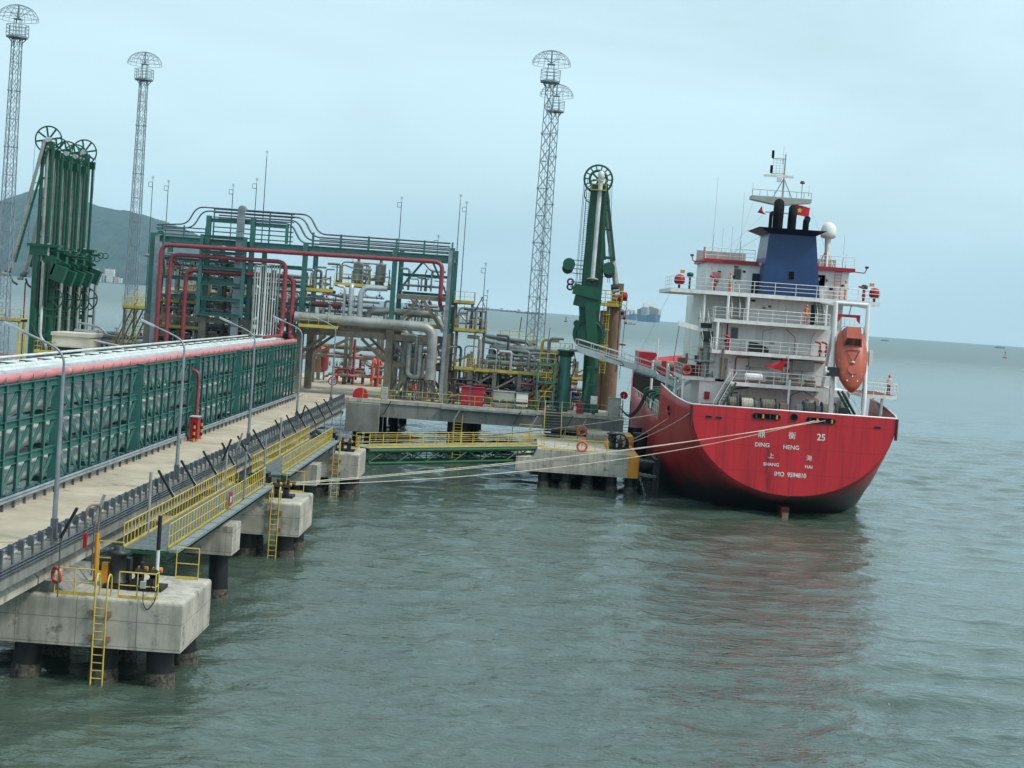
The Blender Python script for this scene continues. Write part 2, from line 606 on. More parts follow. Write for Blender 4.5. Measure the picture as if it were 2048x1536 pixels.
def build_sea():
    rs = np.random.RandomState(3)
    ys = [12.0]
    while ys[-1] < 260: ys.append(ys[-1] * 1.0038)
    while ys[-1] < 11400: ys.append(ys[-1] * 1.05)
    ys = np.array(ys)
    th = np.linspace(-0.62, 0.62, 520)
    Y, T = np.meshgrid(ys, th, indexing='ij')
    X = Y * T
    Z = np.zeros_like(X)
    sp = Y * 0.0038
    for i in range(90):
        lam = 0.75 * (8.0 / 0.75) ** (rs.rand() ** 1.15)
        d = math.radians(-72 + rs.randn() * 32)      # direction of travel
        k = 2 * math.pi / lam
        a = 0.0056 * lam ** 0.88
        fade = np.clip((lam / sp - 2.5) / 3.0, 0, 1)
        ph = rs.rand() * 6.28
        arg = k * (X * math.cos(d) + Y * math.sin(d)) + ph
        # slightly peaked crests
        Z += fade * a * (np.sin(arg) + 0.22 * np.cos(2 * arg))
    # gusts: calmer and rougher patches
    gx = 0.8 + 0.35 * np.sin(X * 0.043 + 1.3 * np.sin(Y * 0.031)) * np.sin(Y * 0.052 + 0.7 * np.sin(X * 0.06 + 2))
    Z *= gx
    v = np.stack([X, Y, Z], -1).reshape(-1, 3)
    nr, nc = X.shape
    idx = np.arange(nr * nc).reshape(nr, nc)
    f = np.stack([idx[:-1, :-1], idx[:-1, 1:], idx[1:, 1:], idx[1:, :-1]], -1).reshape(-1, 4)
    # the rest of the sheet, round the camera and to the sides, lies a little lower
    base = len(v)
    extra = np.array([(-11000, -3000, -.7), (11000, -3000, -.7), (11000, 11900, -.7), (-11000, 11900, -.7)], dtype=float)
    v = np.concatenate([v, extra])
    me = bpy.data.meshes.new('sea')
    f = np.concatenate([f, np.array([[base, base + 1, base + 2, base + 3]])])
    me.vertices.add(len(v)); me.vertices.foreach_set("co", v.ravel())
    me.loops.add(f.size); me.loops.foreach_set("vertex_index", f.ravel().astype(np.int32))
    me.polygons.add(len(f))
    me.polygons.foreach_set("loop_start", np.arange(0, f.size, 4, dtype=np.int32))
    me.polygons.foreach_set("use_smooth", np.ones(len(f), dtype=bool))
    me.update(); me.validate()
    ob = bpy.data.objects.new('sea', me)
    COL.objects.link(ob)
    me.materials.append(sea_material())
    tag(ob, 'choppy grey green sea around the jetty', None, None, 'structure')
build_sea()

# ------------------------------------------------------------------ far hills
def build_hills():
    prof = [(-500, 470), (-300, 430), (-150, 405), (-60, 412), (0, 399), (30, 394), (62, 383), (95, 376), (130, 392), (183, 408), (240, 413), (275, 424),
            (310, 438), (345, 452), (400, 486), (450, 520), (500, 552), (540, 572)]
    px = np.array([p[0] for p in prof], float)
    D = 9000.0
    hz = np.array([(543.2 + .0717 * a - b) * D / 3080 for a, b in prof])
    X = (px - 1060) * D / 3080
    rs = np.random.RandomState(5)
    nx, ny = 420, 60
    xs = np.linspace(X[0], X[-1], nx)
    ridge = np.maximum(np.interp(xs, X, hz), 0)
    t = np.linspace(0, 1, ny)
    v = []
    waves = [(rs.rand() * 0.012 + 0.002, rs.rand() * 6.28, rs.rand() * 9 + 2, rs.rand() * 6.28) for _ in range(26)]
    for j, tt in enumerate(t):
        yy = D - 1500 + tt * 3600
        s = math.sin(min(1, tt / 0.42) * math.pi / 2) if tt < 0.42 else math.cos((tt - 0.42) / 0.58 * math.pi / 2)
        for i, x in enumerate(xs):
            nz = sum(math.sin(x * a + b + math.sin(tt * c + d) * 1.5) for a, b, c, d in waves) / 26
            h = ridge[i] * (s ** 0.8) * (1 + (0.35 * nz if tt < 0.40 else 0.10 * nz))
            h += (rs.rand() * 13 - 4) * min(1, h / 40)      # tree tops
            v.append((x, yy, max(h, 0) - 2))
    f = [(j * nx + i, j * nx + i + 1, (j + 1) * nx + i + 1, (j + 1) * nx + i) for j in range(ny - 1) for i in range(nx - 1)]
    mb = MB()._add(v, f, True)
    m = mat('wooded_hillside', (54, 72, 50), (16, 28, 24), 0.011, 0.95, bump=0.0, c3=(92, 92, 72), c3_amt=0.3)
    tag(mb.o('hills', m), 'wooded hills fading into haze beyond the bay', None, None, 'structure')
build_hills()

def far_houses():
    rs = random.Random(4)
    wm = mat('pale_far_walls', (226, 220, 210), (206, 200, 190), 0.05, 0.8)
    wm2 = mat('ochre_far_walls', (214, 178, 150), (190, 160, 136), 0.05, 0.8)
    gl = M['glass']
    D = 7420.0
    specs = [(178, 14, 24, wm2, 'ochre'), (187, 10, 34, wm, 'pale'), (197, 12, 22, wm, 'white'), (206, 9, 18, wm2, 'tan'), (216, 19, 36, wm, 'white'), (229, 10, 16, wm2, 'pinkish'), (237, 8, 13, wm, 'white')]
    order = ['leftmost', 'second from left', 'third from left', 'middle', 'tallest and widest', 'second from right', 'rightmost']
    for (p, wpx, hpx, m, cn), od in zip(specs, order):
        s = D / 3080
        x = (p - 1060) * s
        w, h = wpx * s, hpx * s * 0.72
        zb = 3
        root = thing('apartment_block', f'{od} {cn} block of the tiny houses at the foot of the hills', 'building', (x, D, zb), 'tiny houses at the foot of the hills')
        MB().box(x - w / 2, x + w / 2, D - 8, D + 8, zb, zb + h).o('wall', m, root)
        MB().box(x - w / 2 - .6, x + w / 2 + .6, D - 8.6, D + 8.6, zb + h + .05, zb + h + 1.2).o('roof', m, root)
        src = None
        for fl in range(max(1, int(h / 9))):
            for k in range(max(2, int(w / 8))):
                xx = x - w / 2 + (k + .5) * w / max(2, int(w / 8))
                z0 = zb + 3 + fl * 9
                if src is None:
                    src = MB().box(xx - 1.6, xx + 1.6, D - 8.3, D - 8.05, z0, z0 + 4).o('window', 'glass', root)
                    f0 = (xx, z0)
                else:
                    inst(src, (xx - f0[0], 0, z0 - f0[1]), root)
far_houses()

# ------------------------------------------------------------------ haze
def build_haze():
    m = bpy.data.materials.new('sea_haze')
    m.use_nodes = True
    n, l = m.node_tree.nodes, m.node_tree.links
    n.remove(n["Principled BSDF"])
    pv = n.new("ShaderNodeVolumePrincipled")
    pv.inputs["Color"].default_value = (0.48, 0.79, 1.0, 1)
    pv.inputs["Density"].default_value = HAZE
    pv.inputs["Anisotropy"].default_value = 0.0
    l.new(pv.outputs[0], n["Material Output"].inputs["Volume"])
    ob = MB().box(-11500, 11500, -3500, 12500, -3, 620).o('haze', m, None, (0, 0, 0))
    tag(ob, 'pale sea haze over the bay', None, None, 'stuff')
HAZE = 4.6e-5
build_haze()
# ------------------------------------------------------------------ trestle road
def bevel_block(name, m, parent, x0, x1, y0, y1, z0, z1, w=0.3, pick=None, seg=4):
    """block with some edges rounded; pick(mid) says which edges"""
    import bmesh
    org = ORG[parent.name] if parent is not None else V((x0 + x1) / 2, (y0 + y1) / 2, z0)
    bm = bmesh.new()
    bmesh.ops.create_cube(bm, size=1.0)
    for v in bm.verts:
        v.co = V(x0 + (v.co.x + .5) * (x1 - x0), y0 + (v.co.y + .5) * (y1 - y0), z0 + (v.co.z + .5) * (z1 - z0)) - org
    es = [e for e in bm.edges if pick is None or pick((e.verts[0].co + e.verts[1].co) / 2 + org)]
    bmesh.ops.bevel(bm, geom=es, offset=w, segments=seg, affect='EDGES', profile=0.5)
    me = bpy.data.meshes.new(name)
    bm.to_mesh(me); bm.free()
    me.materials.append(M[m])
    ob = bpy.data.objects.new(name, me)
    COL.objects.link(ob)
    ORG[ob.name] = org
    if parent is not None: ob.parent = parent
    else: ob.location = org
    return ob

BAY = 15.5
def build_road():
    root = thing('trestle_road', 'narrow concrete road on the jetty trestle', None, (-20.2, 90, 4.9))
    del root["label"]
    tag(root, 'pale concrete roadway running along the jetty trestle', None, None, 'structure')
    y = 28.5
    while y < 156:
        y1 = min(y + BAY, 158.0)
        MB().box(-22.55, -18.25, y + .02, y1 - .02, 5.0, 5.5).o('slab', 'road', root)
        MB().box(-18.25, -17.95, y + .01, y1 - .01, 4.75, 5.72).o('edge_beam', 'conc_d', root)
        MB().box(-22.9, -22.55, y + .015, y1 - .015, 4.8, 5.75).o('kerb', 'conc', root)
        for gx in (-18.75, -21.9):
            g = MB()
            g.prism([(-.35, 0), (.35, 0), (.35, .25), (.16, .42), (.16, .8), (.35, 1.0), (-.35, 1.0), (-.16, .8), (-.16, .42), (-.35, .25)],
                    lambda u, v, t, gx=gx: (gx + u, t, 3.95 + v), y + .1, y1 - .1)
            fix(g.o('girder', 'conc', root))
        y = y1
    # the road widens over the loading platform
build_road()

def wbeam(y0, y1, x, z, face):
    """corrugated crash-barrier rail running along y"""
    pr = [(0, 0), (.04, .03), (.07, .07), (.04, .12), (.01, .15), (.04, .18), (.07, .23), (.04, .27), (0, .30)]
    poly = [(face * u, v) for u, v in pr] + [(face * (u + .012), v) for u, v in reversed(pr)]
    return MB().prism(poly, lambda u, v, t: (x + u, t, z + v), y0, y1)

def guardrail(label, x, y0, y1, face, step, ztop, z0, pm, bm_):
    root = thing('crash_barrier', label, 'crash barrier', (x, y0, z0))
    fix(wbeam(y0, y1, x, ztop - .32, face).o('barrier_rail', bm_, root))
    n = int((y1 - y0) / step)
    src = None
    for i in range(n + 1):
        yy = y0 + i * step
        if src is None:
            mb = MB().box(x - face * .02, x - face * .14, yy - .09, yy + .09, ztop - .36, ztop + .04)
            mb.box(x - face * .141, x - face * .21, yy - .07, yy + .07, z0, ztop + .02)
            src = fix(mb.o('post', pm, root))
        else:
            inst(src, (0, i * step, 0), root)
    return root

guardrail('dark posted crash barrier on the seaward edge of the trestle road', -18.12, 40, 154, -1, 1.14, 6.22, 5.4, 'galv_d', 'galv')
guardrail('galvanised crash barrier beside the green truss, nearer than the red hydrant cabinet', -22.3, 40, 101.8, 1, 1.5, 6.22, 5.5, 'galv_d', 'galv')
guardrail('galvanised crash barrier beside the green truss, beyond the red hydrant cabinet', -22.3, 106.4, 152, 1, 1.5, 6.22, 5.5, 'galv_d', 'galv')
for k, z in enumerate((5.30, 5.42, 5.54)):
    MBx = MB().tube((-17.84, 40, z), (-17.84, 154, z), 0.035, 6)
    tag(MBx.o('conduit', 'galv_d'), ['lowest', 'middle', 'uppermost'][k] + ' of three grey conduits clipped along the trestle edge', 'conduit', 'conduits along the trestle edge')

# lamp posts
def lamp_post(y, label):
    x = -18.05
    root = thing('lamp_post', label, 'lamp post', (x, y, 5.72), 'lamp posts along the trestle road')
    MB().box(x - .22, x + .22, y - .22, y + .22, 5.72, 5.76).o('base_plate', 'galv_d', root)
    MB().box(x - .12, x + .12, y - .12, y + .12, 5.76, 6.5).o('cable_box', 'galv_d', root)
    MB().tube((x, y, 6.4), (x + .02, y, 9.4), .10, 10, .085).tube((x + .02, y, 9.4), (x + .02, y, 12.4), .085, 10, .062).o('pole', 'galv', root)
    arm = MB().path([(x + .02, y, 12.3), (x + .02, y, 12.75), (x - .18, y, 13.1), (x - .6, y, 13.33), (x - 1.7, y, 13.75)], .05, 8, .4)
    arm.o('arm', 'galv', root)
    hd = MB().prism([(-.16, -.05), (.16, -.05), (.13, .03), (.05, .07), (-.05, .07), (-.13, .03)],
                    lambda u, v, t: (x - 1.6 - t * .93, y + u, 13.72 + t * .36 + v), 0, .85)
    fix(hd.o('lamp_head', 'galv', root))
    MB().prism([(-.12, -.058), (.12, -.058), (.12, -.052), (-.12, -.052)], lambda u, v, t: (x - 1.6 - t * .93, y + u, 13.72 + t * .36 + v), .1, .75).o('lens', 'glass', root)
    return root
lp = lamp_post(60.0, 'nearest lamp post, rising beside the large near mooring dolphin')
for k, (yy, lb) in enumerate([(81.0, 'second nearest lamp post on the trestle road edge'), (101.8, 'third lamp post along the trestle road'),
                              (123.0, 'fourth lamp post, close to the end of the green truss'), (144.3, 'farthest lamp post, before the gantry passage')]):
    copy_tree(lp, (0, yy - 60.0, 0), lb)

# ------------------------------------------------------------------ green pipe rack
def truss_bay(y0, label):
    X = -22.75
    root = thing('pipe_rack_truss', label, 'truss', (X, y0, 5.5), 'bays of the green pipe rack truss')
    zs = [5.95, 7.6, 9.25, 10.9]
    a, b = y0 + .3, y0 + BAY - .3
    for z in zs:
        MB().ibeam((X, a, z), (X, b, z), .22, .34, .035).o('chord', 'green', root)
    n = 8
    st = (b - a) / n
    src = None
    for i in range(n + 1):
        yy = a + i * st
        if 0 < i < n:
            mb = MB().bar((X + .13, yy, 5.78), (X + .13, yy, 11.08), .16, .03, (1, 0, 0)).bar((X + .05, yy, 5.8), (X + .05, yy, 11.06), .02, .13, (1, 0, 0))
            mb.prism([(-.09, 0), (.09, 0), (0, .32)], lambda u, v, t: (X + t, yy + u, 11.09 + v), .02, .05)
            if src is None: src = fix(mb.o('vertical', 'green', root)); s0 = yy
            else: inst(src, (0, yy - s0, 0), root)
    ds = {}
    for lev in range(3):
        z0, z1 = zs[lev] + .19, zs[lev + 1] - .19
        for i in range(n):
            ya, yb = a + i * st + .1, a + (i + 1) * st - .1
            fl = i < n // 2
            key = fl
            p, q = ((X, ya, z1), (X, yb, z0)) if fl else ((X, ya, z0), (X, yb, z1))
            if key not in ds:
                mb = MB().bar(p, q, .27, .03, (1, 0, 0)).bar(V(p) + V(-.05, 0, 0), V(q) + V(-.05, 0, 0), .025, .07, (1, 0, 0))
                ds[key] = (mb.o('diagonal', 'green', root), i, lev)
            else:
                s, i0, l0 = ds[key]
                inst(s, (0, (i - i0) * st, zs[lev] - zs[l0]), root)
    MB().ibeam((X, y0, 5.5), (X, y0, 11.15), .5, .46, .05, (0, 1, 0)).box(X - .3, X + .3, y0 - .27, y0 + .27, 11.15, 11.2).o('post', 'green', root)
    # rear frame and cross beams that carry the pipes
    XB = -29.2
    MB().ibeam((XB, y0, 5.5), (XB, y0, 11.15), .4, .4, .05, (0, 1, 0)).o('rear_post', 'green', root)
    for z in (5.95, 7.6, 9.25, 10.9):
        MB().ibeam((XB, a, z), (XB, b, z), .2, .3, .035).o('rear_chord', 'green', root)
    src = None
    for z in (5.95, 7.6, 9.25, 10.9):
        for i in (0, 4):
            yy = a + i * st
            if src is None:
                src = MB().ibeam((X - .12, yy + .3, z), (XB + .12, yy + .3, z), .18, .26, .03).o('cross_beam', 'green', root); c0 = (yy, z)
            else: inst(src, (0, yy - c0[0], z - c0[1]), root)
    return root
tb = truss_bay(59.5, 'nearest bay of the green pipe rack truss, cut by the picture edge')
for k, lb in enumerate(['green truss bay between the first two lamp posts, second from the near end', 'green truss bay ending at the red hydrant pipe, third from the near end',
                        'fourth bay of the green truss from the near end', 'fifth bay of the green truss from the near end', 'farthest bay of the green truss, touching the gantry']):
    copy_tree(tb, (0, BAY * (k + 1), 0), lb)

def rack_pipe(x, z, r, m, label, y0=56, y1=152.4, n=14, bands=0, bandm=None, extra=None, group='pipes on the pipe rack'):
    root = thing('rack_pipe', label, 'pipe', (x, y0, z - r), group)
    MB().tube((x, y0, z), (x, y1, z), r, n).o('pipe_run', m, root)
    if bands:
        src, yy = None, y0 + 1
        while yy < y1:
            if src is None:
                src = MB().tube((x, yy - .06, z), (x, yy + .06, z), r * 1.035 + .006, n, caps=True).o('band', bandm or m, root); b0 = yy
            else: inst(src, (0, yy - b0, 0), root)
            yy += bands
    return root
top = [(-23.02, .23, 'red_top', 'thick faded red pipe on the near top edge of the pipe rack', 'pinkred', 0),
       (-23.62, .17, 'r2', 'thinner faded red pipe just behind the thick red one on the pipe rack', 'pinkred', 0),
       (-24.10, .13, 'w1', 'slim pale pipe next to the red pipes on top of the pipe rack', 'wpipe', 6),
       (-24.50, .17, 'w2', 'second pale pipe behind the red ones on the pipe rack', 'clad', 5),
       (-25.00, .20, 'w3', 'third pale pipe behind the red ones on the pipe rack', 'wpipe', 6),
       (-25.50, .15, 'w4', 'fourth pale pipe behind the red ones on the pipe rack', 'clad', 7),
       (-25.95, .20, 'w5', 'fifth pale pipe, just before the fat clad pipe on the rack top', 'wpipe', 6),
       (-27.20, .36, 'big', 'fat clad pipe with dark T-shaped posts along the far side of the rack top', 'wpipe', 3.1)]
for x, r, nm, lb, m, bd in top:
    rack_pipe(x, (11.02 if r < .35 else 10.66) + r, r, m, lb, bands=bd)
rack_pipe(-27.75, 11.48, .08, 'wpipe', 'thin white pipe on top of the dark T-shaped posts of the rack', n=8)
src = None
for i in range(32):
    yy = 57.5 + i * 3.05
    if yy > 150: break
    ords = ['1st', '2nd', '3rd'] + [f'{q}th' for q in range(4, 40)]
    lb = f'dark T-shaped pipe support behind the fat clad pipe, {ords[i]} from the near end'
    if src is None:
        src = MB().bar((-26.62, yy, 10.9), (-26.62, yy, 11.32), .13).bar((-27.0, yy, 11.36), (-26.2, yy, 11.36), .13, .07).o('pipe_support', 'dgreen')
        s0 = yy
        tag(src, lb, 'pipe support', 'T-shaped pipe supports on the rack')
    else:
        inst(src, (0, yy - s0, 0), None, lb)
lev_names = ['lowest', 'middle', 'upper']
for lv, z in enumerate((6.12, 7.77, 9.42)):
    for j, (x, r) in enumerate(((-23.75, .48), (-25.1, .42), (-26.4, .36))):
        rack_pipe(x, z + r, r, 'wpipe' if j != 1 else 'clad',
                  f'{lev_names[lv]} tier pale clad pipe inside the green truss, {["nearest the road", "in the middle of its tier", "farthest from the road"][j]}', bands=3.9 if j == 0 else 0, group='clad pipes inside the truss')

# hydrant cabinet with its riser
def hydrant():
    x, y = -22.15, 104.0
    root = thing('hydrant_cabinet', 'red hydrant cabinet with riser pipe against the green truss', 'hydrant', (x, y, 5.5))
    MB().box(x - .2, x + .28, y - .42, y + .42, 5.62, 7.15).o('cabinet', 'fred', root)
    MB().box(x + .285, x + .31, y - .4, y - .02, 5.7, 7.08).o('door', 'fred', root)
    MB().box(x + .285, x + .31, y + .02, y + .4, 5.7, 7.08).o('door', 'fred', root)
    MB().box(x - .26, x + .36, y - .48, y + .48, 7.152, 7.21).o('roof', 'wpipe', root)
    MB().path([(x - .1, y + .9, 5.6), (x - .1, y + .9, 10.25), (x - 1.4, y + .9, 10.25)], .11, 10, .5).o('riser_pipe', 'red', root)
    for k, yy in enumerate((y - .95, y + 1.35)):
        pp = MB().tube((x + .2, yy, 5.5), (x + .2, yy, 6.85), .085, 8).o('bollard', 'yorange', root)
        for i in (1, 3, 5):
            MB().tube((x + .2, yy, 5.55 + i * .22), (x + .2, yy, 5.55 + (i + 1) * .22), .09, 8).o('black_stripe', 'black', pp)
hydrant()

# speed limit sign
def speed_sign():
    x, y = -18.6, 150.0
    root = thing('speed_sign', 'round white speed sign with red rim reading 10 at the road end', 'road sign', (x, y, 5.5))
    src = None
    for i in range(7):
        MB().tube((x - .02 * i - .35 + .05 * i, y, 5.5 + i * .27), (x - .02 * (i + 1) - .35 + .05 * (i + 1), y, 5.5 + (i + 1) * .27), .045, 8).o('pole_section', 'fred' if i % 2 else 'letter', root)
    MB().disc((x - .1, y - .06, 7.7), .42, .03).o('sign_face', 'letter', root)
    MB().ring((x - .1, y - .08, 7.7), .40, .055, (0, 1, 0), 28, 6).o('red_rim', 'fred', root)
    text('10', .52, (x - .1, y - .085, 7.7), (R(90), 0, 0), 'black', root, 'numerals')
speed_sign()

# ------------------------------------------------------------------ mooring dolphins and bents
def pile(parent, x, y, ztop, rx=0.0, ry=0.0, r=.55):
    p, q = V(x, y, ztop), V(x + rx, y + ry, -1.2)
    ob = MB().tube(p, q, r, 16).o('pile', 'pile', parent)
    t = (ztop - .55) / (ztop + 1.2)
    a, b = p.lerp(q, t), p.lerp(q, min(1, t + .28))
    MB().tube(a, b, r + .03, 16, r + .07, False).o('barnacle_crust', 'barn', ob)
    return ob

def dolphin(y0, label):
    root = thing('mooring_dolphin', label, 'mooring dolphin', (-17, y0, 0), 'mooring dolphins beside the trestle')
    bevel_block('cap', 'conc', root, -26.5, -12.8, y0, y0 + 5.5, 1.5, 3.5, .14, lambda m: m.z > 3.4 and (m.x > -13 or m.y < y0 + .1), 3)
    # bearing pedestal with a sloped haunch under the road girders
    MB().prism([(-24, 3.45), (-17.5, 3.45), (-17.75, 3.7), (-18.0, 3.94), (-24, 3.94)], lambda u, v, t: (u, t, v), y0 + .3, y0 + 5.2).o('pedestal', 'conc_d', root)
    for (x, dy, rx, ry) in ((-19.0, .75, -.12, -.1), (-16.0, .9, 0, -.1), (-13.75, .75, .15, -.1), (-19.0, 4.6, -.1, .15), (-16.2, 4.6, 0, .15), (-13.7, 4.5, .22, .15), (-22.5, 2.5, -.2, 0)):
        pile(root, x, y0 + dy, 1.52, rx, ry)
    return root
d1 = dolphin(60.0, 'large nearest concrete mooring dolphin with black mooring hook unit')
copy_tree(d1, (0, 31.1, 0), 'middle concrete mooring dolphin where the long mooring lines are tied')
copy_tree(d1, (0, 62.4, 0), 'farthest of the three trestle dolphins, left end of the green footbridge')

def bent(y0, label):
    root = thing('trestle_bent', label, 'pier', (-18, y0, 0), 'concrete bents under the trestle')
    MB().box(-26, -14.25, y0, y0 + 2.2, 2.45, 3.94).o('cap_beam', 'conc', root)
    for x in (-24, -19.5, -15.1):
        pile(root, x, y0 + 1.1, 2.47, .12 * (1 if x > -16 else -1), 0, .5)
    return root
b1 = bent(77.6, 'concrete bent between the nearest and middle mooring dolphins')
copy_tree(b1, (0, 31.0, 0), 'concrete bent between the middle and farthest mooring dolphins')

def ladder(x, y, z0, z1, label, m='yellow', w=.46, group='access ladders on the dolphins', face=(0, -1)):
    root = thing('access_ladder', label, 'ladder', (x, y, z0), group)
    for s in (-1, 1):
        MB().path([(x + s * w / 2, y, z0), (x + s * w / 2, y, z1 + .65), (x + s * w / 2, y + .25, z1 + .95), (x + s * w / 2, y + .6, z1 + .8), (x + s * w / 2, y + .6, z1)], .035, 6, .2).o('side_rail', m, root)
    src, z = None, z0 + .15
    while z < z1 - .1:
        if src is None: src = MB().tube((x - w / 2, y, z), (x + w / 2, y, z), .022, 6).o('rung', m, root); s0 = z
        else: inst(src, (0, 0, z - s0), root)
        z += .31
    for z in (1.9, 2.9):
        if z < z1:
            for s in (-1, 1): MB().box(x + s * (w / 2 + .12) - .09, x + s * (w / 2 + .12) + .09, y + .0, y + .14, z - .1, z + .1).o('bracket', 'rust', root)
    return root
ladder(-16.0, 59.85, -.15, 3.5, 'yellow ladder down the front of the nearest mooring dolphin')
ladder(-14.3, 90.95, -.15, 3.5, 'yellow ladder down the front of the middle mooring dolphin')
ladder(-14.6, 122.25, -.15, 3.5, 'yellow ladder down the front of the farthest trestle dolphin')

# walkways
def walkway(y0, y1, where):
    xa, xb, z = -16.95, -15.0, 4.42
    root = thing('walkway', f'green framed grating walkway {where}', 'walkway', ((xa + xb) / 2, y0, 3.9), 'steel walkways between the dolphins')
    for x in (xa, xb):
        MB().ibeam((x, y0, z - .25), (x, y1, z - .25), .22, .5, .03).o('edge_girder', 'bgreen', root)
    n = int((y1 - y0) / 1.0)
    st = (y1 - y0) / n
    src = None
    for i in range(n):
        if src is None:
            mb = MB()
            for k in range(10):
                yy = y0 + .02 + k * (st - .04) / 9
                mb.bar((xa + .1, yy, z + .01), (xb - .1, yy, z + .01), .035, .03)
            for k in range(5):
                xx = xa + .12 + k * (xb - xa - .24) / 4
                mb.bar((xx, y0 + .01, z - .005), (xx, y0 + st - .01, z - .005), .02, .05)
            src = mb.o('grating_panel', 'grate', root)
        else: inst(src, (0, i * st, 0), root)
    for i in range(0, n, 4):
        MB().bar((xa, y0 + i * st, z - .12), (xb, y0 + i * st, z - .12), .1, .12).o('cross_member', 'bgreen', root)
    # cable tray along the sea side
    mb = MB().box(xb + .12, xb + .55, y0 - .1, y1 - .3, z - .02, z + .10)
    mb.o('cable_tray', 'grate', root)
    src = None
    yy = y0 + 1.2
    while yy < y1 - 1:
        if src is None: src = MB().box(xb + .11, xb + .56, yy - .02, yy + .02, z + .101, z + .115).o('tray_joint', 'galv_d', root); s0 = yy
        else: inst(src, (0, yy - s0, 0), root)
        yy += 2.4
    # triangular end brackets
    MB().box(xb - .3, xb + .3, y1 - .15, y1 - .05, 3.0, 4.3).o('end_plate', 'galv', root)
    railing('handrail', [(xa + .06, y0, z), (xa + .06, y1, z)], 1.08, .62, 'yellow', None, f'yellow trestle side railing of the walkway {where}', group='walkway railings')
    railing('handrail', [(xb - .06, y0 + .6, z), (xb - .06, y1, z)], 1.08, .62, 'yellow', None, f'yellow sea side railing of the walkway {where}', group='walkway railings')
walkway(66.3, 91.4, 'between the nearest and the middle dolphin')
walkway(97.3, 122.6, 'between the middle and the farthest trestle dolphin')
for yy in (64.6, 91.6, 95.9, 122.9):
    pass

# slanted strip lights on bent poles
def strip_light(x, y, zf, z0, dx, dz, label, m='black'):
    root = thing('strip_light', label, 'strip light', (x, y, zf), 'slanted strip lights along the walkways')
    MB().path([(x, y, zf), (x, y, z0 - .25), (x + dx * .12, y, z0)], .028, 6, .1).o('pole', 'galv_d', root)
    MB().bar((x, y - .02, z0 - .05), (x + dx, y - .02, z0 + dz), .15, .10, (1, 0, 0)).o('housing', m, root)
    MB().bar((x + .04, y + .07, z0 - .02), (x + dx + .02, y + .07, z0 + dz - .05), .05, .03, (1, 0, 0)).o('tube', 'letter', root)
    return root
ys_l = [76.2, 81.2, 86.7, 92.0, 97.0, 102.4, 111.3, 116.5, 121.6, 126.9, 132.6, 137.7]
nth = ['first', 'second', 'third', 'fourth', 'fifth', 'sixth', 'seventh', 'eighth', 'ninth', 'tenth', 'eleventh', 'twelfth']
for i, yy in enumerate(ys_l):
    zf = 3.5 if (91 < yy < 97 or 122 < yy < 128) else 4.42
    if yy > 128.5: zf = 3.4
    strip_light(-17.0, yy, zf, 5.42, -.88, 1.3, f'{nth[i]} from the near end of the black strip lights leaning towards the road')
for yy, z0, dx, dz, lb, m in [(59.45, 5.9, .58, 1.16, 'black strip light leaning seaward at the nearest dolphin corner', 'black'),
                           (64.1, 5.92, .37, 1.09, 'pale strip light leaning seaward behind the nearest dolphin railing', 'clad_d'),
                           (88.0, 6.15, .43, 1.22, 'black strip light leaning seaward at the end of the first walkway', 'black'),
                           (92.5, 6.5, .23, .85, 'pale strip light leaning seaward above the middle dolphin', 'clad_d'),
                           (118.3, 6.5, .26, .95, 'black strip light leaning seaward near the farthest dolphin', 'black')]:
    strip_light(-17.6 if yy < 70 else -17.0, yy, 3.5 if yy < 70 or 91 < yy < 97 else 4.42, z0, dx, dz, lb, m)
# plain posts (sensor poles) on the walkways
for k, (x, y, z0, z1, m, lb) in enumerate([(-14.5, 62.6, 3.5, 6.5, 'wpipe', 'white and black sensor pole standing on the nearest dolphin'), (-16.9, 70.6, 4.42, 7.3, 'clad_d', 'pale capped post at the near walkway railing'),
                                        (-15.0, 84.3, 4.42, 7.1, 'galv', 'slim grey post at the sea side railing of the first walkway'), (-16.9, 88.6, 4.42, 6.8, 'clad_d', 'pale post near the end of the first walkway'),
                                        (-15.4, 93.0, 3.5, 7.3, 'galv', 'tall grey post on the middle dolphin'), (-16.9, 108.0, 4.42, 7.2, 'clad_d', 'pale post halfway along the second walkway'),
                                        (-14.6, 124.0, 3.5, 7.2, 'galv', 'grey post on the farthest trestle dolphin')]):
    root = thing('sensor_post', lb, 'post', (x, y, z0))
    MB().tube((x, y, z0), (x, y, z1), .05 if m == 'galv' else .075, 8).o('shaft', m, root)
    MB().box(x - .12, x + .12, y - .12, y + .12, z0, z0 + .03).o('foot_plate', 'galv_d', root)
    if k == 0: MB().tube((x, y, 5.1), (x, y, z1 + .02), .085, 8).o('sleeve', 'black', root)

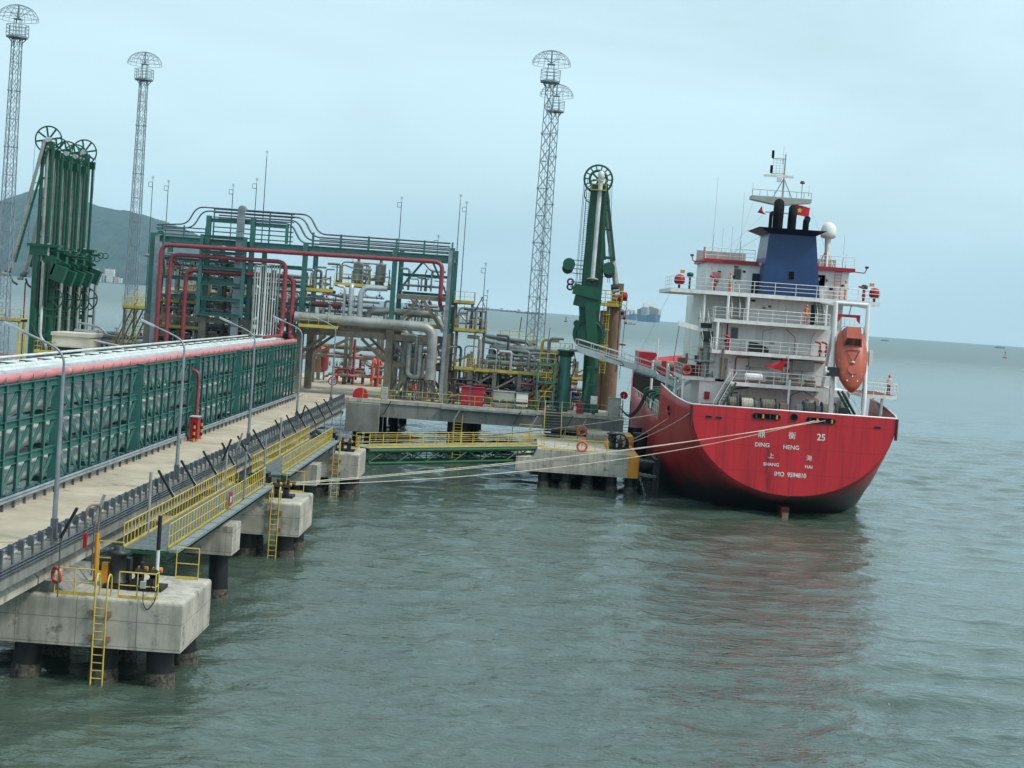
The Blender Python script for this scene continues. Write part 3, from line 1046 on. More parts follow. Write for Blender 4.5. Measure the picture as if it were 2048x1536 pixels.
# ---- fittings on the dolphins
def hook_unit(x, y, z, label):
    root = thing('mooring_hook_unit', label, 'mooring hook', (x, y, z), 'quick release mooring hooks')
    MB().box(x - .8, x + 1.6, y - .6, y + .6, z, z + .14).o('base_plate', 'black', root)
    c = MB().lathe([(.0, 0), (.42, 0), (.42, .08), (.32, .15), (.32, 1.15), (.46, 1.2), (.46, 1.32), (.2, 1.36), (.2, 1.5), (0, 1.52)], (x - .35, y, z + .14), 16)
    c.o('capstan', 'dark', root)
    MB().box(x - .62, x + .1, y + .1, y + .55, z + .14, z + 1.15).o('motor_housing', 'black', root)
    for s, xx in ((-1, x + .55), (1, x + 1.15)):
        h = MB().prism([(-.5, 0), (.35, 0), (.5, .25), (.3, .55), (.05, .62), (-.1, .42), (.08, .3), (-.2, .25), (-.5, .3)], lambda u, v, t: (xx + t, y - .25 + u, z + .2 + v), -.14, .14)
        fix(h.o('hook', 'black', root))
        MB().tube((xx, y + .35, z + .2), (xx, y + .35, z + 1.0), .09, 8).o('release_cylinder', 'dark', root)
        MB().tube((xx - .2, y + .5, z + .7), (xx + .2, y + .5, z + .7), .11, 8).o('yellow_cap', 'yorange', root)
    MB().box(x - .98, x - .72, y - .2, y + .12, z + .14, z + .95).o('control_box', 'yorange', root)
    return root
h1 = hook_unit(-15.7, 62.4, 3.52, 'black mooring hook unit with orange box on the nearest dolphin')
copy_tree(h1, (.5, 31.3, 0), 'black mooring hook unit on the middle dolphin, holding the mooring lines')
copy_tree(h1, (.7, 62.3, 0), 'black mooring hook unit on the farthest trestle dolphin')
railing('guard_railing', [(-17.95, 60.15, 3.5), (-16.35, 60.15, 3.5)], 1.05, .8, 'yellow', None, 'yellow railing left of the ladder on the nearest dolphin')
railing('guard_railing', [(-15.4, 60.15, 3.5), (-13.95, 60.15, 3.5), (-13.95, 60.6, 3.5)], 1.05, .75, 'yellow', None, 'yellow railing right of the ladder on the nearest dolphin')
railing('guard_railing', [(-17.55, 64.9, 3.5), (-16.5, 64.9, 3.5)], 1.4, 1.0, 'yellow', None, 'yellow railing behind the hook unit on the nearest dolphin')
railing('guard_railing', [(-14.25, 65.0, 3.5), (-13.3, 65.0, 3.5)], 1.35, .9, 'yellow', None, 'yellow gate railing at the back corner of the nearest dolphin')
railing('guard_railing', [(-15.0, 91.2, 3.5), (-14.7, 91.2, 3.5), (-14.7, 92.0, 3.5)], 1.05, .75, 'yellow', None, 'short yellow railing beside the ladder of the middle dolphin')
railing('guard_railing', [(-14.5, 96.3, 3.5), (-13.4, 96.3, 3.5)], 1.35, .9, 'yellow', None, 'yellow gate railing at the back of the middle dolphin')
railing('guard_railing', [(-16.5, 127.5, 3.5), (-13.3, 127.5, 3.5), (-13.3, 125.4, 3.5)], 1.05, .8, 'yellow', None, 'yellow railing round the farthest trestle dolphin')
railing('guard_railing', [(-17.6, 92.2, 3.5), (-17.6, 96.5, 3.5)], 1.05, .9, 'yellow', None, 'yellow railing at the trestle side of the middle dolphin')

def lifebuoy(c, r, label, axis=(0, 1, 0), t=.07):
    root = thing('lifebuoy', label, 'lifebuoy', c, 'orange lifebuoys')
    MB().ring(c, r, t, axis, 24, 8).o('float_ring', 'orange', root)
    ax = V(axis).normalized()
    u = V(0, 0, 1); a = ax.cross(u).normalized(); b = ax.cross(a)
    for k in range(4):
        ang = math.pi / 4 + k * math.pi / 2
        p = V(c) + (a * math.cos(ang) + b * math.sin(ang)) * r
        d = (-a * math.sin(ang) + b * math.cos(ang))
        MB().tube(p - d * .06, p + d * .06, t * 1.07, 8, caps=False).o('reflective_band', 'pinkred', root)
    return root
lifebuoy((-17.85, 60.02, 4.25), .28, 'orange lifebuoy hung at the corner of the nearest dolphin', (0.8, 1, 0))

def davit():
    x, y = -17.2, 63.2
    root = thing('davit_post', 'orange yellow davit post with curved top by the nearest dolphin', 'davit', (x, y, 3.5))
    MB().tube((x, y, 3.5), (x, y, 5.5), .085, 10).o('column', 'yorange', root)
    MB().path([(x, y, 5.5), (x + .05, y, 6.4), (x + .1, y - .2, 6.7), (x - .15, y - .5, 6.75), (x - .3, y - .75, 6.6), (x - .3, y - .75, 6.2)], .045, 8, .3).o('curved_arm', 'rust', root)
    MB().box(x - .36, x - .22, y - .8, y - .66, 5.0, 5.6).o('winch', 'fred', root)
davit()
def junction_box():
    x, y = -14.4, 60.08
    root = thing('junction_box', 'small grey junction box with looping black cable on the dolphin railing', 'junction box', (x, y, 4.0))
    MB().box(x - .13, x + .08, y - .1, y + .03, 3.98, 4.25).o('box', 'gbox', root)
    MB().path([(x, y - .05, 3.98), (x + .02, y - .12, 3.4), (x + .2, y - .1, 3.1), (x + .5, y - .1, 3.5), (x + .55, y - .08, 3.9), (x + .2, y, 4.1)], .018, 6, .3).o('cable', 'hose', root)
junction_box()
for (x, y, z, w, h, lb) in [(-15.2, 91.2, 3.3, .35, 1.3, 'grey cabinet hung at the end of the first walkway'), (-15.0, 122.3, 3.4, .35, 1.25, 'grey cabinet hung at the end of the second walkway'), (-17.2, 97.5, 3.5, .3, .8, 'small dark cabinet on the middle dolphin')]:
    root = thing('control_cabinet', lb, 'cabinet', (x, y, z))
    MB().box(x - w / 2, x + w / 2, y - .15, y + .15, z, z + h).o('case', 'galv' if w > .32 else 'dark', root)
    MB().box(x - w / 2 + .03, x + w / 2 - .03, y - .175, y - .155, z + .05, z + h - .05).o('door', 'galv', root)
def notice(x, y, z, lb):
    root = thing('notice_board', lb, 'notice', (x, y, z))
    MB().box(x - .02, x + .02, y - .35, y + .35, z, z + .75).o('panel', 'crimson', root)
    MB().box(x + .021, x + .03, y - .12, y + .12, z + .2, z + .5).o('white_patch', 'letter', root)
notice(-14.92, 80.0, 4.65, 'small crimson notice on the sea side railing of the first walkway')
# ------------------------------------------------------------------ loading platform
def build_platform():
    root = thing('loading_platform', 'wide concrete loading platform at the end of the trestle', None, (-27, 180, 0))
    tag(root, 'wide concrete loading platform on piles at the end of the trestle', None, None, 'structure')
    MB().box(-66, 10.4, 158.3, 203, 4.75, 5.5).o('deck_slab', 'road', root)
    MB().box(-17.9, 10.4, 157.6, 158.29, 3.95, 5.35).o('front_beam', 'conc_d', root)
    MB().box(-17.9, 10.4, 157.5, 158.29, 5.352, 5.7).o('front_kerb', 'conc', root)
    MB().box(-66, -23.0, 157.6, 158.29, 3.95, 5.45).o('front_beam', 'conc_d', root)
    MB().box(-17.95, -14.6, 156.2, 157.59, 2.4, 5.3).o('abutment', 'conc_d', root)
    MB().box(9.6, 10.39, 158.3, 203, 3.6, 4.74).o('berth_beam', 'conc_d', root)
    for yy in (172, 188, 201):
        MB().box(-65, 9, yy - .6, yy + .6, 3.95, 4.74).o('cross_head', 'conc_d', root)
    for yy in (159.5, 172, 188, 201):
        for x in (-62, -55, -48, -41, -34, -27, -17, -15.6, -7.2, -5.8, 4.4, 6.2, 8.4):
            pile(root, x, yy, 4.74, 0, 0, .5)
build_platform()
railing('platform_railing', [(-16.5, 157.75, 5.7), (1.6, 157.75, 5.7)], 1.05, 1.6, 'yellow', None, 'yellow railing along the front edge of the loading platform', toe=0)
MB_ = MB().box(-8.4, 1.4, 157.2, 157.49, 5.25, 5.45)
tag(MB_.o('cable_tray', 'galv'), 'grey cable tray along the platform front edge', 'cable tray')

# ------------------------------------------------------------------ pipe gantry
GY = 163.0
def col(root, x, y, z1, zf=12.8):
    MB().box(x - .38, x + .38, y - .38, y + .38, 5.5, zf).o('encased_column', 'fire', root)
    if z1 > zf:
        MB().ibeam((x, y, zf), (x, y, z1), .5, .5, .06, (0, 1, 0)).o('upper_column', 'green', root)

def build_gantry():
    root = thing('pipe_gantry', 'tall green and grey steel pipe gantry across the jetty road', 'pipe gantry', (-24.5, GY, 5.5))
    for yy in (GY, GY + 8):
        for x, z1 in ((-40.3, 21.3), (-34.5, 23.5 if yy == GY else 20.6), (-29.8, 23.6 if yy == GY else 20.6), (-24.1, 21.4), (-14.6, 21.5), (-8.6, 21.9)):
            col(root, x, yy, z1)
    ib = lambda a, b, w, h, m='green', nm='beam': MB().ibeam(a, b, w, h, .05).o(nm, m, root)
    for yy in (GY, GY + 8):
        for xa, xb in ((-40.0, -34.8), (-34.2, -30.1), (-29.5, -24.4), (-23.8, -14.9), (-14.3, -8.9)):
            ib((xa, yy, 20.75), (xb, yy, 20.75), .3, .62)
        for xa, xb in ((-40.0, -34.8), (-34.2, -30.1), (-29.5, -24.4)):
            ib((xa, yy, 14.8), (xb, yy, 14.8), .22, .34)
            ib((xa, yy, 16.75), (xb, yy, 16.75), .26, .4)
            ib((xa, yy, 18.7), (xb, yy, 18.7), .2, .3)
        for xa, xb in ((-29.5, -24.4), (-23.8, -14.9)):
            ib((xa, yy, 13.55), (xb, yy, 13.55), .26, .42)
        for xa, xb in ((-23.7, -15.0), (-14.2, -9.0)):
            MB().box(xa, xb, yy - .3, yy + .3, 11.75, 12.35).o('encased_beam', 'fire', root)
        MB().box(-14.2, -9.0, yy - .25, yy + .25, 16.2, 16.7).o('encased_beam', 'fire', root)
        MB().box(-14.2, -9.0, yy - .22, yy + .22, 8.95, 9.4).o('encased_beam', 'fire', root)
        for xa, xb in ((-40.0, -34.9), (-34.1, -30.2)):
            for z in (8.9, 12.2):
                MB().box(xa, xb, yy - .22, yy + .22, z, z + .45).o('encased_beam', 'fire', root)
        # inverted V and X bracing of the right bay
        for (a, b) in (((-14.2, 13.0), (-11.9, 16.15)), ((-9.0, 13.0), (-11.3, 16.15)), ((-14.2, 11.7), (-11.9, 9.42)), ((-9.0, 11.7), (-11.3, 9.42)),
                       ((-14.2, 6.0), (-11.9, 8.93)), ((-9.0, 6.0), (-11.3, 8.93))):
            MB().bar((a[0], yy, a[1]), (b[0], yy, b[1]), .34, .38, (0, 1, 0)).o('brace', 'fire', root)
        for (a, b) in (((-23.7, 9.9), (-21.4, 11.72)), ((-15.0, 9.4), (-17.6, 11.72))):
            MB().bar((a[0], yy, a[1]), (b[0], yy, b[1]), .3, .34, (0, 1, 0)).o('knee_brace', 'fire', root)
    for x in (-40.3, -34.5, -29.8, -24.1, -14.6, -8.6):
        ib((x, GY + .3, 20.75), (x, GY + 7.7, 20.75), .26, .5)
        ib((x, GY + .4, 13.55), (x, GY + 7.6, 13.55), .26, .4, 'green' if x != -8.6 else 'fire')
    # diagonal of upper right bay, seen against the sky
    MB().bar((-14.2, GY + 1.0, 16.9), (-11.6, GY + 1.0, 20.4), .22, .22, (0, 1, 0)).o('brace', 'green', root)
    MB().bar((-9.0, GY + 1.0, 17.0), (-10.6, GY + 1.0, 20.2), .2, .2, (0, 1, 0)).o('brace', 'green', root)
    for z in (16.9, 18.9):
        ib((-14.2, GY + 7, z), (-8.9, GY + 7, z), .2, .3)
    # raised middle part
    ib((-34.2, GY, 23.05), (-30.1, GY, 23.05), .26, .42)
    ib((-29.5, GY, 22.9), (-26.3, GY, 22.9), .26, .42)
    MB().ibeam((-26.2, GY, 21.1), (-26.2, GY, 23.1), .3, .3, .04, (0, 1, 0)).o('upper_column', 'green', root)
    for x in (-34.5, -31.5, -28.5, -26.2):
        MB().bar((x, GY + 2.5, 21.1), (x, GY + 2.5, 24.5), .14).o('rack_post', 'green', root)
    MB().box(-34.5, -26, GY + 2.2, GY + 2.8, 21.0, 21.1).o('rack_base', 'green', root)
    # green rung frame in front of the cable riser
    for x in (-34.85, -30.3):
        MB().ibeam((x, GY - 1.2, 13.0), (x, GY - 1.2, 21.45), .36, .34, .05, (0, 1, 0)).o('frame_post', 'green', root)
    for i in range(6):
        z = 13.15 + i * 1.62
        MB().ibeam((-34.7, GY - 1.2, z), (-30.45, GY - 1.2, z), .42, .36, .05).o('frame_rung', 'green', root)
    for x in (-34.85, -30.3):
        for z in (13.3, 20.6):
            MB().bar((x, GY - 1.05, z), (x, GY - .3, z), .16).o('frame_bracket', 'green', root)
    # short posts and conduits of the top rack
    for i in range(6):
        x = -23.4 + i * 2.95
        for yy in (GY - .2, GY + .25):
            MB().bar((x, yy, 21.07), (x, yy, 22.5), .16).o('rack_post', 'green', root)
    for i in range(3):
        x = -39.4 + i * 2.3
        MB().bar((x, GY + .1, 21.07), (x, GY + .1, 22.3), .14).o('rack_post', 'green', root)
    for i in range(4):
        zr, zm = 21.3 + i * .36, 23.25 + i * .36
        yy = GY - .02 + .02 * i
        xb = -23.9 - .62 * (3 - i)
        pts = [(-8.9, yy, zr), (xb + 1.1, yy, zr), (xb - .05, yy, zm), (-31.7, yy, zm)]
        if i >= 2:
            pts += [(-35.2 - .65 * (i - 2), yy, zm), (-36.2 - .65 * (i - 2), yy, zm - 1.9), (-40.0, yy, zm - 2.15)]
        else:
            pts += [(-33.5, yy, zm)]
        MB().path(pts, .08, 7, .75).o('conduit', 'galv_d', root)
        MB().path([(p[0], p[1] + .45, p[2]) for p in pts[:4]], .08, 7, .75).o('conduit', 'galv_d', root)
    for zz in (21.45, 21.95, 22.45, 23.0, 23.5, 24.0, 24.35):
        MB().tube((-34.6, GY + 2.5, zz), (-25.9, GY + 2.5, zz), .07, 6).o('conduit', 'galv_d' if zz > 22.6 else 'green', root)
    for zz in (21.3, 21.7, 22.1):
        MB().tube((-40.2, GY + 1.2, zz), (-34.6, GY + 1.2, zz), .07, 6).o('conduit', 'galv_d', root)
        MB().tube((-23.8, GY + 7.8, zz), (-8.7, GY + 7.8, zz), .06, 6).o('conduit', 'galv_d', root)
    # cable risers
    MB().box(-31.4, -30.62, GY - .75, GY - .45, 9.8, 24.2).box(-31.38, -30.64, GY - .86, GY - .752, 9.8, 9.9).o('cable_riser', 'galv', root)
    MB().prism([(-.39, 0), (.39, 0), (.36, .35), (.2, .55), (-.1, .55), (-.33, .35)], lambda u, v, t: (-31.0 + u, t, 24.205 + v), GY - .75, GY + .6).o('riser_cap', 'galv', root)
    for z in (12, 14, 16, 18, 20, 22):
        MB().box(-31.45, -30.58, GY - .78, GY - .755, z, z + .08).o('riser_strap', 'galv_d', root)
    MB().box(-8.95, -8.55, GY - .8, GY - .5, 5.6, 21.6).o('cable_riser', 'galv', root)
    MB().box(-39.9, -39.45, GY - .8, GY - .5, 5.6, 21.0).o('cable_riser', 'galv', root)
    MB().path([(-39.68, GY - .65, 20.8), (-39.68, GY - .65, 21.5), (-39.0, GY - .65, 21.5), (-39.0, GY - .65, 19.2), (-38.9, GY + .2, 17)], .14, 8, .4).o('cable_loop', 'green', root)
    return root
gantry = build_gantry()

def gp(name, pts, r, m, label, bend=.5, n=10, bands=None, cat='pipe', group=None):
    root = thing(name, label, cat, pts[0], group)
    MB().path(pts, r, n, bend, 6).o('pipe_run', m, root)
    if bands:
        for k, (a, b) in enumerate(zip(pts, pts[1:])):
            a, b = V(a), V(b)
            L = (b - a).length
            d = (b - a).normalized()
            nb = int(L / bands)
            for i in range(1, nb):
                p = a.lerp(b, i / nb)
                MB().tube(p - d * .05, p + d * .05, r * 1.05, n).o('band', m, root)
    return root
# red fire mains
gp('fire_main', [(-38.9, GY - 1.9, 5.6), (-38.9, GY - 1.9, 20.05), (-9.45, GY - 1.9, 20.3), (-9.45, GY - 1.9, 16.0), (-9.45, GY + 2, 15.4)], .23, 'red', 'longest dark red main crossing the whole gantry at the top', .9)
gp('fire_main', [(-37.95, GY - 1.5, 5.6), (-37.95, GY - 1.5, 19.1), (-25.85, GY - 1.5, 19.15), (-25.85, GY - 1.5, 11.4), (-25.6, 150, 11.4)], .23, 'red', 'middle dark red main on the gantry, turning down beside the slim white risers', .9)
gp('fire_main', [(-36.35, GY - 1.0, 5.6), (-36.35, GY - 1.0, 17.6), (-25.0, GY - 1.0, 17.65), (-25.0, GY - 1.2, 11.4), (-23.06, 151.5, 11.42)], .23, 'red', 'lowest dark red main on the gantry, closest to the road passage', .9)
# slim white risers
for i in range(10):
    x = -29.05 + i * .285
    gp('white_riser', [(-24.2 - i * .19, 152.2, 11.32), (x, GY - 3.0, 11.3), (x, GY - 1.3, 11.3), (x, GY - 1.3, 18.55 + .03 * i), (x, GY + 1.5, 18.6 + .03 * i)],
       (.13, .06, .1, .07, .12, .06, .09, .07, .06, .1)[i], 'wpipe' if i % 3 else 'clad_d', f'{nth[i]} from the left of ten slim white vertical pipes beside the red mains', .3, 8, group='slim white risers')
# fat process pipes of the right bay
gp('process_pipe', [(-24.6, GY - 1.3, 13.55), (-10.7, GY - 1.3, 13.4), (-10.0, GY - 1.2, 12.7), (-10.0, GY - 1.2, 7.9)], .52, 'clad_d', 'fattest grey pipe crossing above the road and bending down at the right', 1.3, 16, 1.6)
gp('process_pipe', [(-24.6, GY + 1.0, 12.95), (-13.4, GY + 1.0, 12.85), (-13.0, GY + .9, 12.6), (-13.0, GY + .9, 7.2)], .46, 'clad_d', 'second fat grey pipe behind, bending down at the middle column', 1.2, 16, 1.6)
gp('process_pipe', [(-13.4, GY + .1, 12.4), (-11.7, GY - .1, 12.35), (-11.7, GY - .1, 8.3), (-10.9, GY - .1, 8.0), (-10.9, GY - .1, 10)], .22, 'clad_d', 'thin grey pipe looping between the two fat bent pipes', .4, 10, 1.0)
gp('process_pipe', [(-12.4, GY - .6, 11.6), (-12.4, GY - .6, 8.2), (-11.2, GY - .6, 8.0), (-11.2, GY - .6, 11.5)], .26, 'clad_d', 'U-shaped grey pipe in the braced bay', .5, 10, 1.0)
gp('process_pipe', [(-18.0, GY + .2, 13.0), (-18.0, GY + .2, 16.4), (-17.6, GY + .2, 17.1), (-15.2, GY + .2, 17.15)], .3, 'clad', 'white bent pipe rising beside the middle gantry column', .7, 12, 1.0)
gp('process_pipe', [(-19.0, GY + .1, 13.0), (-19.0, GY + .1, 17.2), (-19.0, GY + 2.5, 17.4)], .27, 'clad', 'fatter straight white pipe above the road beam', .4, 12, 1.0)
gp('process_pipe', [(-19.7, GY + .3, 13.0), (-19.7, GY + .3, 17.0), (-20.5, GY + .3, 17.1)], .15, 'wpipe', 'slim straight white pipe above the road beam', .3, 10)
gp('process_pipe', [(-17.3, GY + 1.8, 12.6), (-17.3, GY + 1.8, 14.6), (-15.2, GY + 1.8, 14.8), (-9.9, GY + 2.2, 14.7), (-9.4, GY + 2.2, 13.4)], .36, 'clad_d', 'grey pipe behind the inverted V brace', .8, 12, 1.4)

def platform_deck(name, x0, x1, y0, y1, z, label, sides='fblr', m='galv_d', under='green', step=1.1, legs=None, legm='fire'):
    root = thing(name, label, 'access platform', ((x0 + x1) / 2, y0, z if legs is None else legs))
    MB().box(x0, x1, y0, y1, z - .06, z).o('grating', m, root)
    MB().box(x0 - .02, x1 + .02, y0 - .06, y0 - .001, z - .22, z + .08).o('kick_plate', 'yellow', root)
    MB().ibeam((x0, y0 + .15, z - .2), (x1, y0 + .15, z - .2), .15, .26, .03).o('edge_beam', under, root)
    MB().ibeam((x0, y1 - .15, z - .2), (x1, y1 - .15, z - .2), .15, .26, .03).o('edge_beam', under, root)
    segs = {'f': [(x0, y0, z), (x1, y0, z)], 'b': [(x0, y1, z), (x1, y1, z)], 'l': [(x0, y0, z), (x0, y1, z)], 'r': [(x1, y0, z), (x1, y1, z)]}
    for sd in sides:
        railing('railing', segs[sd], 1.05, step, 'yellow', root, toe=.1)
    if legs is not None:
        for x in (x0 + .2, x1 - .2):
            for y in (y0 + .3, y1 - .3):
                MB().bar((x, y, legs), (x, y, z - .33), .22).o('leg', legm, root)
    return root
platform_deck('access_platform', -24.0, -19.9, GY - 2.2, GY - .5, 12.75, 'yellow railed platform beside the fat pipe above the road', 'flr')
platform_deck('access_platform', -23.9, -21.0, GY + .5, GY + 3, 16.55, 'yellow railed platform high on the gantry beside the left road column', 'fl')
platform_deck('access_platform', -20.9, -15.0, GY + .5, GY + 3, 17.35, 'long yellow railed platform high above the road with two upright vessels', 'fb')
platform_deck('access_platform', -40.0, -34.9, GY + 1.2, GY + 4, 16.9, 'yellow railed platform behind the red mains at the gantry top left', 'fb')
platform_deck('access_platform', -40.2, -35, GY + .6, GY + 4, 11.6, 'yellow railed platform low in the left gantry bay', 'fl')
platform_deck('access_platform', -8.0, -4.6, GY + 3.5, GY + 6.5, 13.4, 'yellow railed upper platform right of the gantry', 'flr', legs=5.5)
platform_deck('access_platform', -7.7, -5.6, GY + 3, GY + 5, 9.25, 'yellow railed lower platform right of the gantry', 'flr', legs=5.5)
platform_deck('access_platform', -8.4, -6.2, GY + 6.6, GY + 9, 16.4, 'topmost small yellow railed platform right of the gantry', 'flr', legs=13)
platform_deck('access_platform', -5.4, 4.6, GY + 3.2, GY + 12, 9.2, 'wide yellow railed manifold platform between gantry and lattice towers', 'f', legs=5.5, step=1.3)
platform_deck('access_platform', -3.2, 1.0, GY + 12.5, GY + 15, 12.4, 'small yellow railed platform behind the lattice towers', 'fblr', legs=5.5)
platform_deck('access_platform', 2.2, 4.9, GY + 4.0, GY + 7, 11.6, 'yellow railed platform at the head of the gangway tower', 'flr', legs=5.5, legm='green')

def stair(label, p, q, w=.8, m='yellow', n=12, name='stairway', tm='galv_d'):
    """stair between foot p and head q, with stringers, treads and rails"""
    p, q = V(p), V(q)
    root = thing(name, label, 'stairs', p)
    d = V(q.x - p.x, q.y - p.y, 0).normalized()
    s = V(-d.y, d.x, 0)
    for k in (-1, 1):
        o = s * (k * w / 2)
        MB().bar(p + o, q + o, .06, .24).o('stringer', m, root)
        up = V(0, 0, .95)
        mb = MB().path([p + o, p + o + up, q + o + up, q + o], .03, 6, .1)
        mb.tube(p.lerp(q, .5) + o, p.lerp(q, .5) + o + up, .025, 6)
        mb.o('handrail', m, root)
    t0 = None
    for i in range(n):
        c = p.lerp(q, (i + .5) / n)
        if t0 is None:
            t0 = MB().bar(c - s * (w / 2 - .04), c + s * (w / 2 - .04), .26, .15 if w > 1.2 else .04).o('tread', tm, root); c0 = c
        else: inst(t0, c - c0, root)
    return root
stair('left one of two steep yellow stairways behind the cream kiosk', (-46.6, 174, 8.3), (-45.0, 178, 14.2))
stair('right one of two steep yellow stairways behind the cream kiosk', (-44.9, 173, 8.3), (-43.6, 177, 14.0))
stair('yellow stairway climbing to the manifold platform right of the grey cabinets', (.6, GY + .6, 5.5), (3.6, GY + 3.2, 9.2), .7)
stair('yellow stair flight inside the green gangway tower', (3.0, GY + .5, 9.2), (4.3, GY + 2.5, 11.6), .6)

# upright vessels, valves and other fittings
def vessel(x, y, z, r, h, m, label, name='pressure_vessel'):
    root = thing(name, label, 'vessel', (x, y, z))
    MB().lathe([(0, 0), (r * .6, .05), (r * .95, .18), (r, .35), (r, h - .35), (r * .9, h - .15), (r * .5, h), (0, h + .02)], (x, y, z + .25), 14).o('shell', m, root)
    MB().tube((x, y, z), (x, y, z + .3), r * .8, 12).o('skirt', 'fire', root)
    MB().disc((x, y, z + h * .62), r * 1.25, .1, (0, 0, 1), 14).o('flange', m, root)
    MB().tube((x, y, z + h + .2), (x, y, z + h + .55), r * .3, 8).o('nozzle', 'galv', root)
    return root
vessel(-18.6, GY + 1.7, 17.36, .55, 2.2, 'clad_d', 'left of two upright grey filter vessels on the high platform')
vessel(-16.2, GY + 1.7, 17.36, .55, 2.2, 'clad_d', 'right of two upright grey filter vessels on the high platform')

def valve(x, y, z, axis, r, m, parent, wheel=True):
    ax = V(1, 0, 0) if axis == 'x' else V(0, 1, 0)
    c = V(x, y, z)
    mb = MB().tube(c - ax * r * 1.8, c + ax * r * 1.8, r * .9, 8)
    for s in (-1, 1):
        mb.tube(c + ax * s * r * 1.5, c + ax * s * r * 1.9, r * 1.55, 10)
    mb.tube(c, c + V(0, 0, r * 2.2), r * .75, 8).tube(c + V(0, 0, r * 2.2), c + V(0, 0, r * 4), r * .2, 6)
    v = mb.o('valve_body', m, parent)
    if wheel:
        MB().ring(c + V(0, 0, r * 4), r * 1.3, r * .16, (0, 0, 1), 12, 5).o('hand_wheel', 'fred' if random.random() < .4 else m, v)
    return v

def manifold(name, x0, x1, y0, y1, z0, label, npipe, seed, mats, rr=(.12, .3), risers=8):
    """a bank of horizontal pipes with valves, risers and supports on a skid"""
    rs = random.Random(seed)
    root = thing(name, label, 'pipe manifold', ((x0 + x1) / 2, y0, z0))
    ys = sorted(rs.uniform(y0, y1) for _ in range(npipe))
    for i, y in enumerate(ys):
        r = rs.uniform(*rr)
        z = z0 + .35 + r + rs.choice((0, 0, .6, 1.1, 1.7)) + rs.uniform(0, .2)
        a, b = x0 + rs.uniform(0, .15) * (x1 - x0), x1 - rs.uniform(0, .15) * (x1 - x0)
        m = rs.choice(mats)
        pts = [(a, y, z), (b, y, z)]
        k = rs.random()
        if k < .35:
            c = rs.uniform(.35, .7)
            xm = a + (b - a) * c
            pts = [(a, y, z + rs.choice((.9, 1.3))), (xm - .8, y, z + .9), (xm, y, z), (b, y, z)]
        if k > .75: pts = [(a, y, z0)] + pts
        if k > .88: pts = pts + [(b, y + rs.uniform(.5, 1), z)]
        MB().path(pts, r, 10, .45, 4).o('pipe_run', m, root)
        for q in range(rs.randint(1, 4)):
            valve(rs.uniform(a + .5, b - .5), y, z, 'x', min(r * .9, .2) * rs.uniform(.8, 1.15), rs.choice(('galv', 'clad_d', 'gbox', 'dark', 'bluep', 'fred')), root)
        for q in range(rs.randint(1, 3)):
            xx = rs.uniform(a + .3, b - .3)
            MB().disc((xx, y, z), r * 1.5, .14, (1, 0, 0), 12).o('flange', 'galv', root)
    for i in range(risers):
        x, y = rs.uniform(x0, x1), rs.uniform(y0, y1)
        r = rs.uniform(.05, .16)
        h = rs.uniform(.9, 2.4)
        MB().path([(x, y, z0), (x, y, z0 + h), (x + rs.choice((-1, 1)) * rs.uniform(.4, 1.6), y, z0 + h)], r, 8, .25).o('riser', rs.choice(mats), root)
    n = max(2, int((x1 - x0) / 2.2))
    for i in range(n + 1):
        x = x0 + (x1 - x0) * i / n
        MB().bar((x, y0, z0 + .16), (x, y1, z0 + .16), .16, .26).o('support_beam', 'fire', root)
        MB().bar((x, y0 + .2, z0), (x, y0 + .2, z0 + rs.uniform(1.2, 2.2)), .12).o('support_post', rs.choice(('fire', 'galv_d', 'green')), root)
    return root
GRY = ['clad_d', 'clad', 'wpipe', 'clad_d', 'galv']
manifold('pipe_manifold', -5.2, 4.4, GY + 4.2, GY + 8.5, 9.25, 'bank of pale clad pipes and valves on the platform behind the lattice towers', 9, 11, GRY, (.16, .34), 10)
manifold('pipe_manifold', -3.4, 4.0, GY + 9.0, GY + 13, 9.25, 'rear bank of grey pipes and valves on the manifold platform', 6, 23, GRY, (.1, .22), 12)
manifold('pipe_manifold', -52.5, -41.8, 176.5, 183, 7.2, 'bank of grey pipes with a blue valve behind the cream kiosk', 11, 31, GRY, (.12, .32), 14)
manifold('pipe_manifold', -39.8, -34.9, GY + 1.5, GY + 4, 16.95, 'small pipe bank on the top left gantry platform', 4, 41, GRY, (.08, .18), 9)
manifold('pipe_manifold', -39.9, -30.2, GY + 1.2, GY + 6.5, 12.9, 'dense pipe bank high in the left gantry bays', 7, 43, GRY + ['fire', 'rust'], (.12, .26), 16)
manifold('pipe_manifold', -39.9, -30.2, GY + 1.0, GY + 6.8, 9.4, 'dense pipe bank low in the left gantry bays', 7, 47, GRY + ['fire', 'rust', 'dark'], (.14, .32), 18)
manifold('pipe_manifold', -39.9, -25.5, GY + 1.0, GY + 6.8, 5.55, 'brownish pipe bank at deck level under the left gantry', 8, 53, ['fire', 'rust', 'clad_d', 'dark'], (.14, .3), 16)
manifold('pipe_manifold', -29.4, -24.6, GY + 1.2, GY + 6.5, 13.8, 'pipe bank behind the slim white risers', 6, 59, GRY, (.1, .22), 12)
manifold('pipe_manifold', -23.5, -21.4, GY + .8, GY + 2.6, 16.6, 'small pipe bank on the gantry platform by the left road column', 3, 61, GRY, (.06, .14), 6)
manifold('pipe_manifold', -13.8, -9.6, GY + 1.0, GY + 6, 5.55, 'grey pipe bank at deck level in the braced bay', 5, 67, GRY + ['fire'], (.14, .26), 10)
manifold('pipe_manifold', -13.9, -9.3, GY + 2.5, GY + 6.5, 13.9, 'grey pipe bank behind the inverted V brace', 4, 71, GRY, (.12, .24), 8)
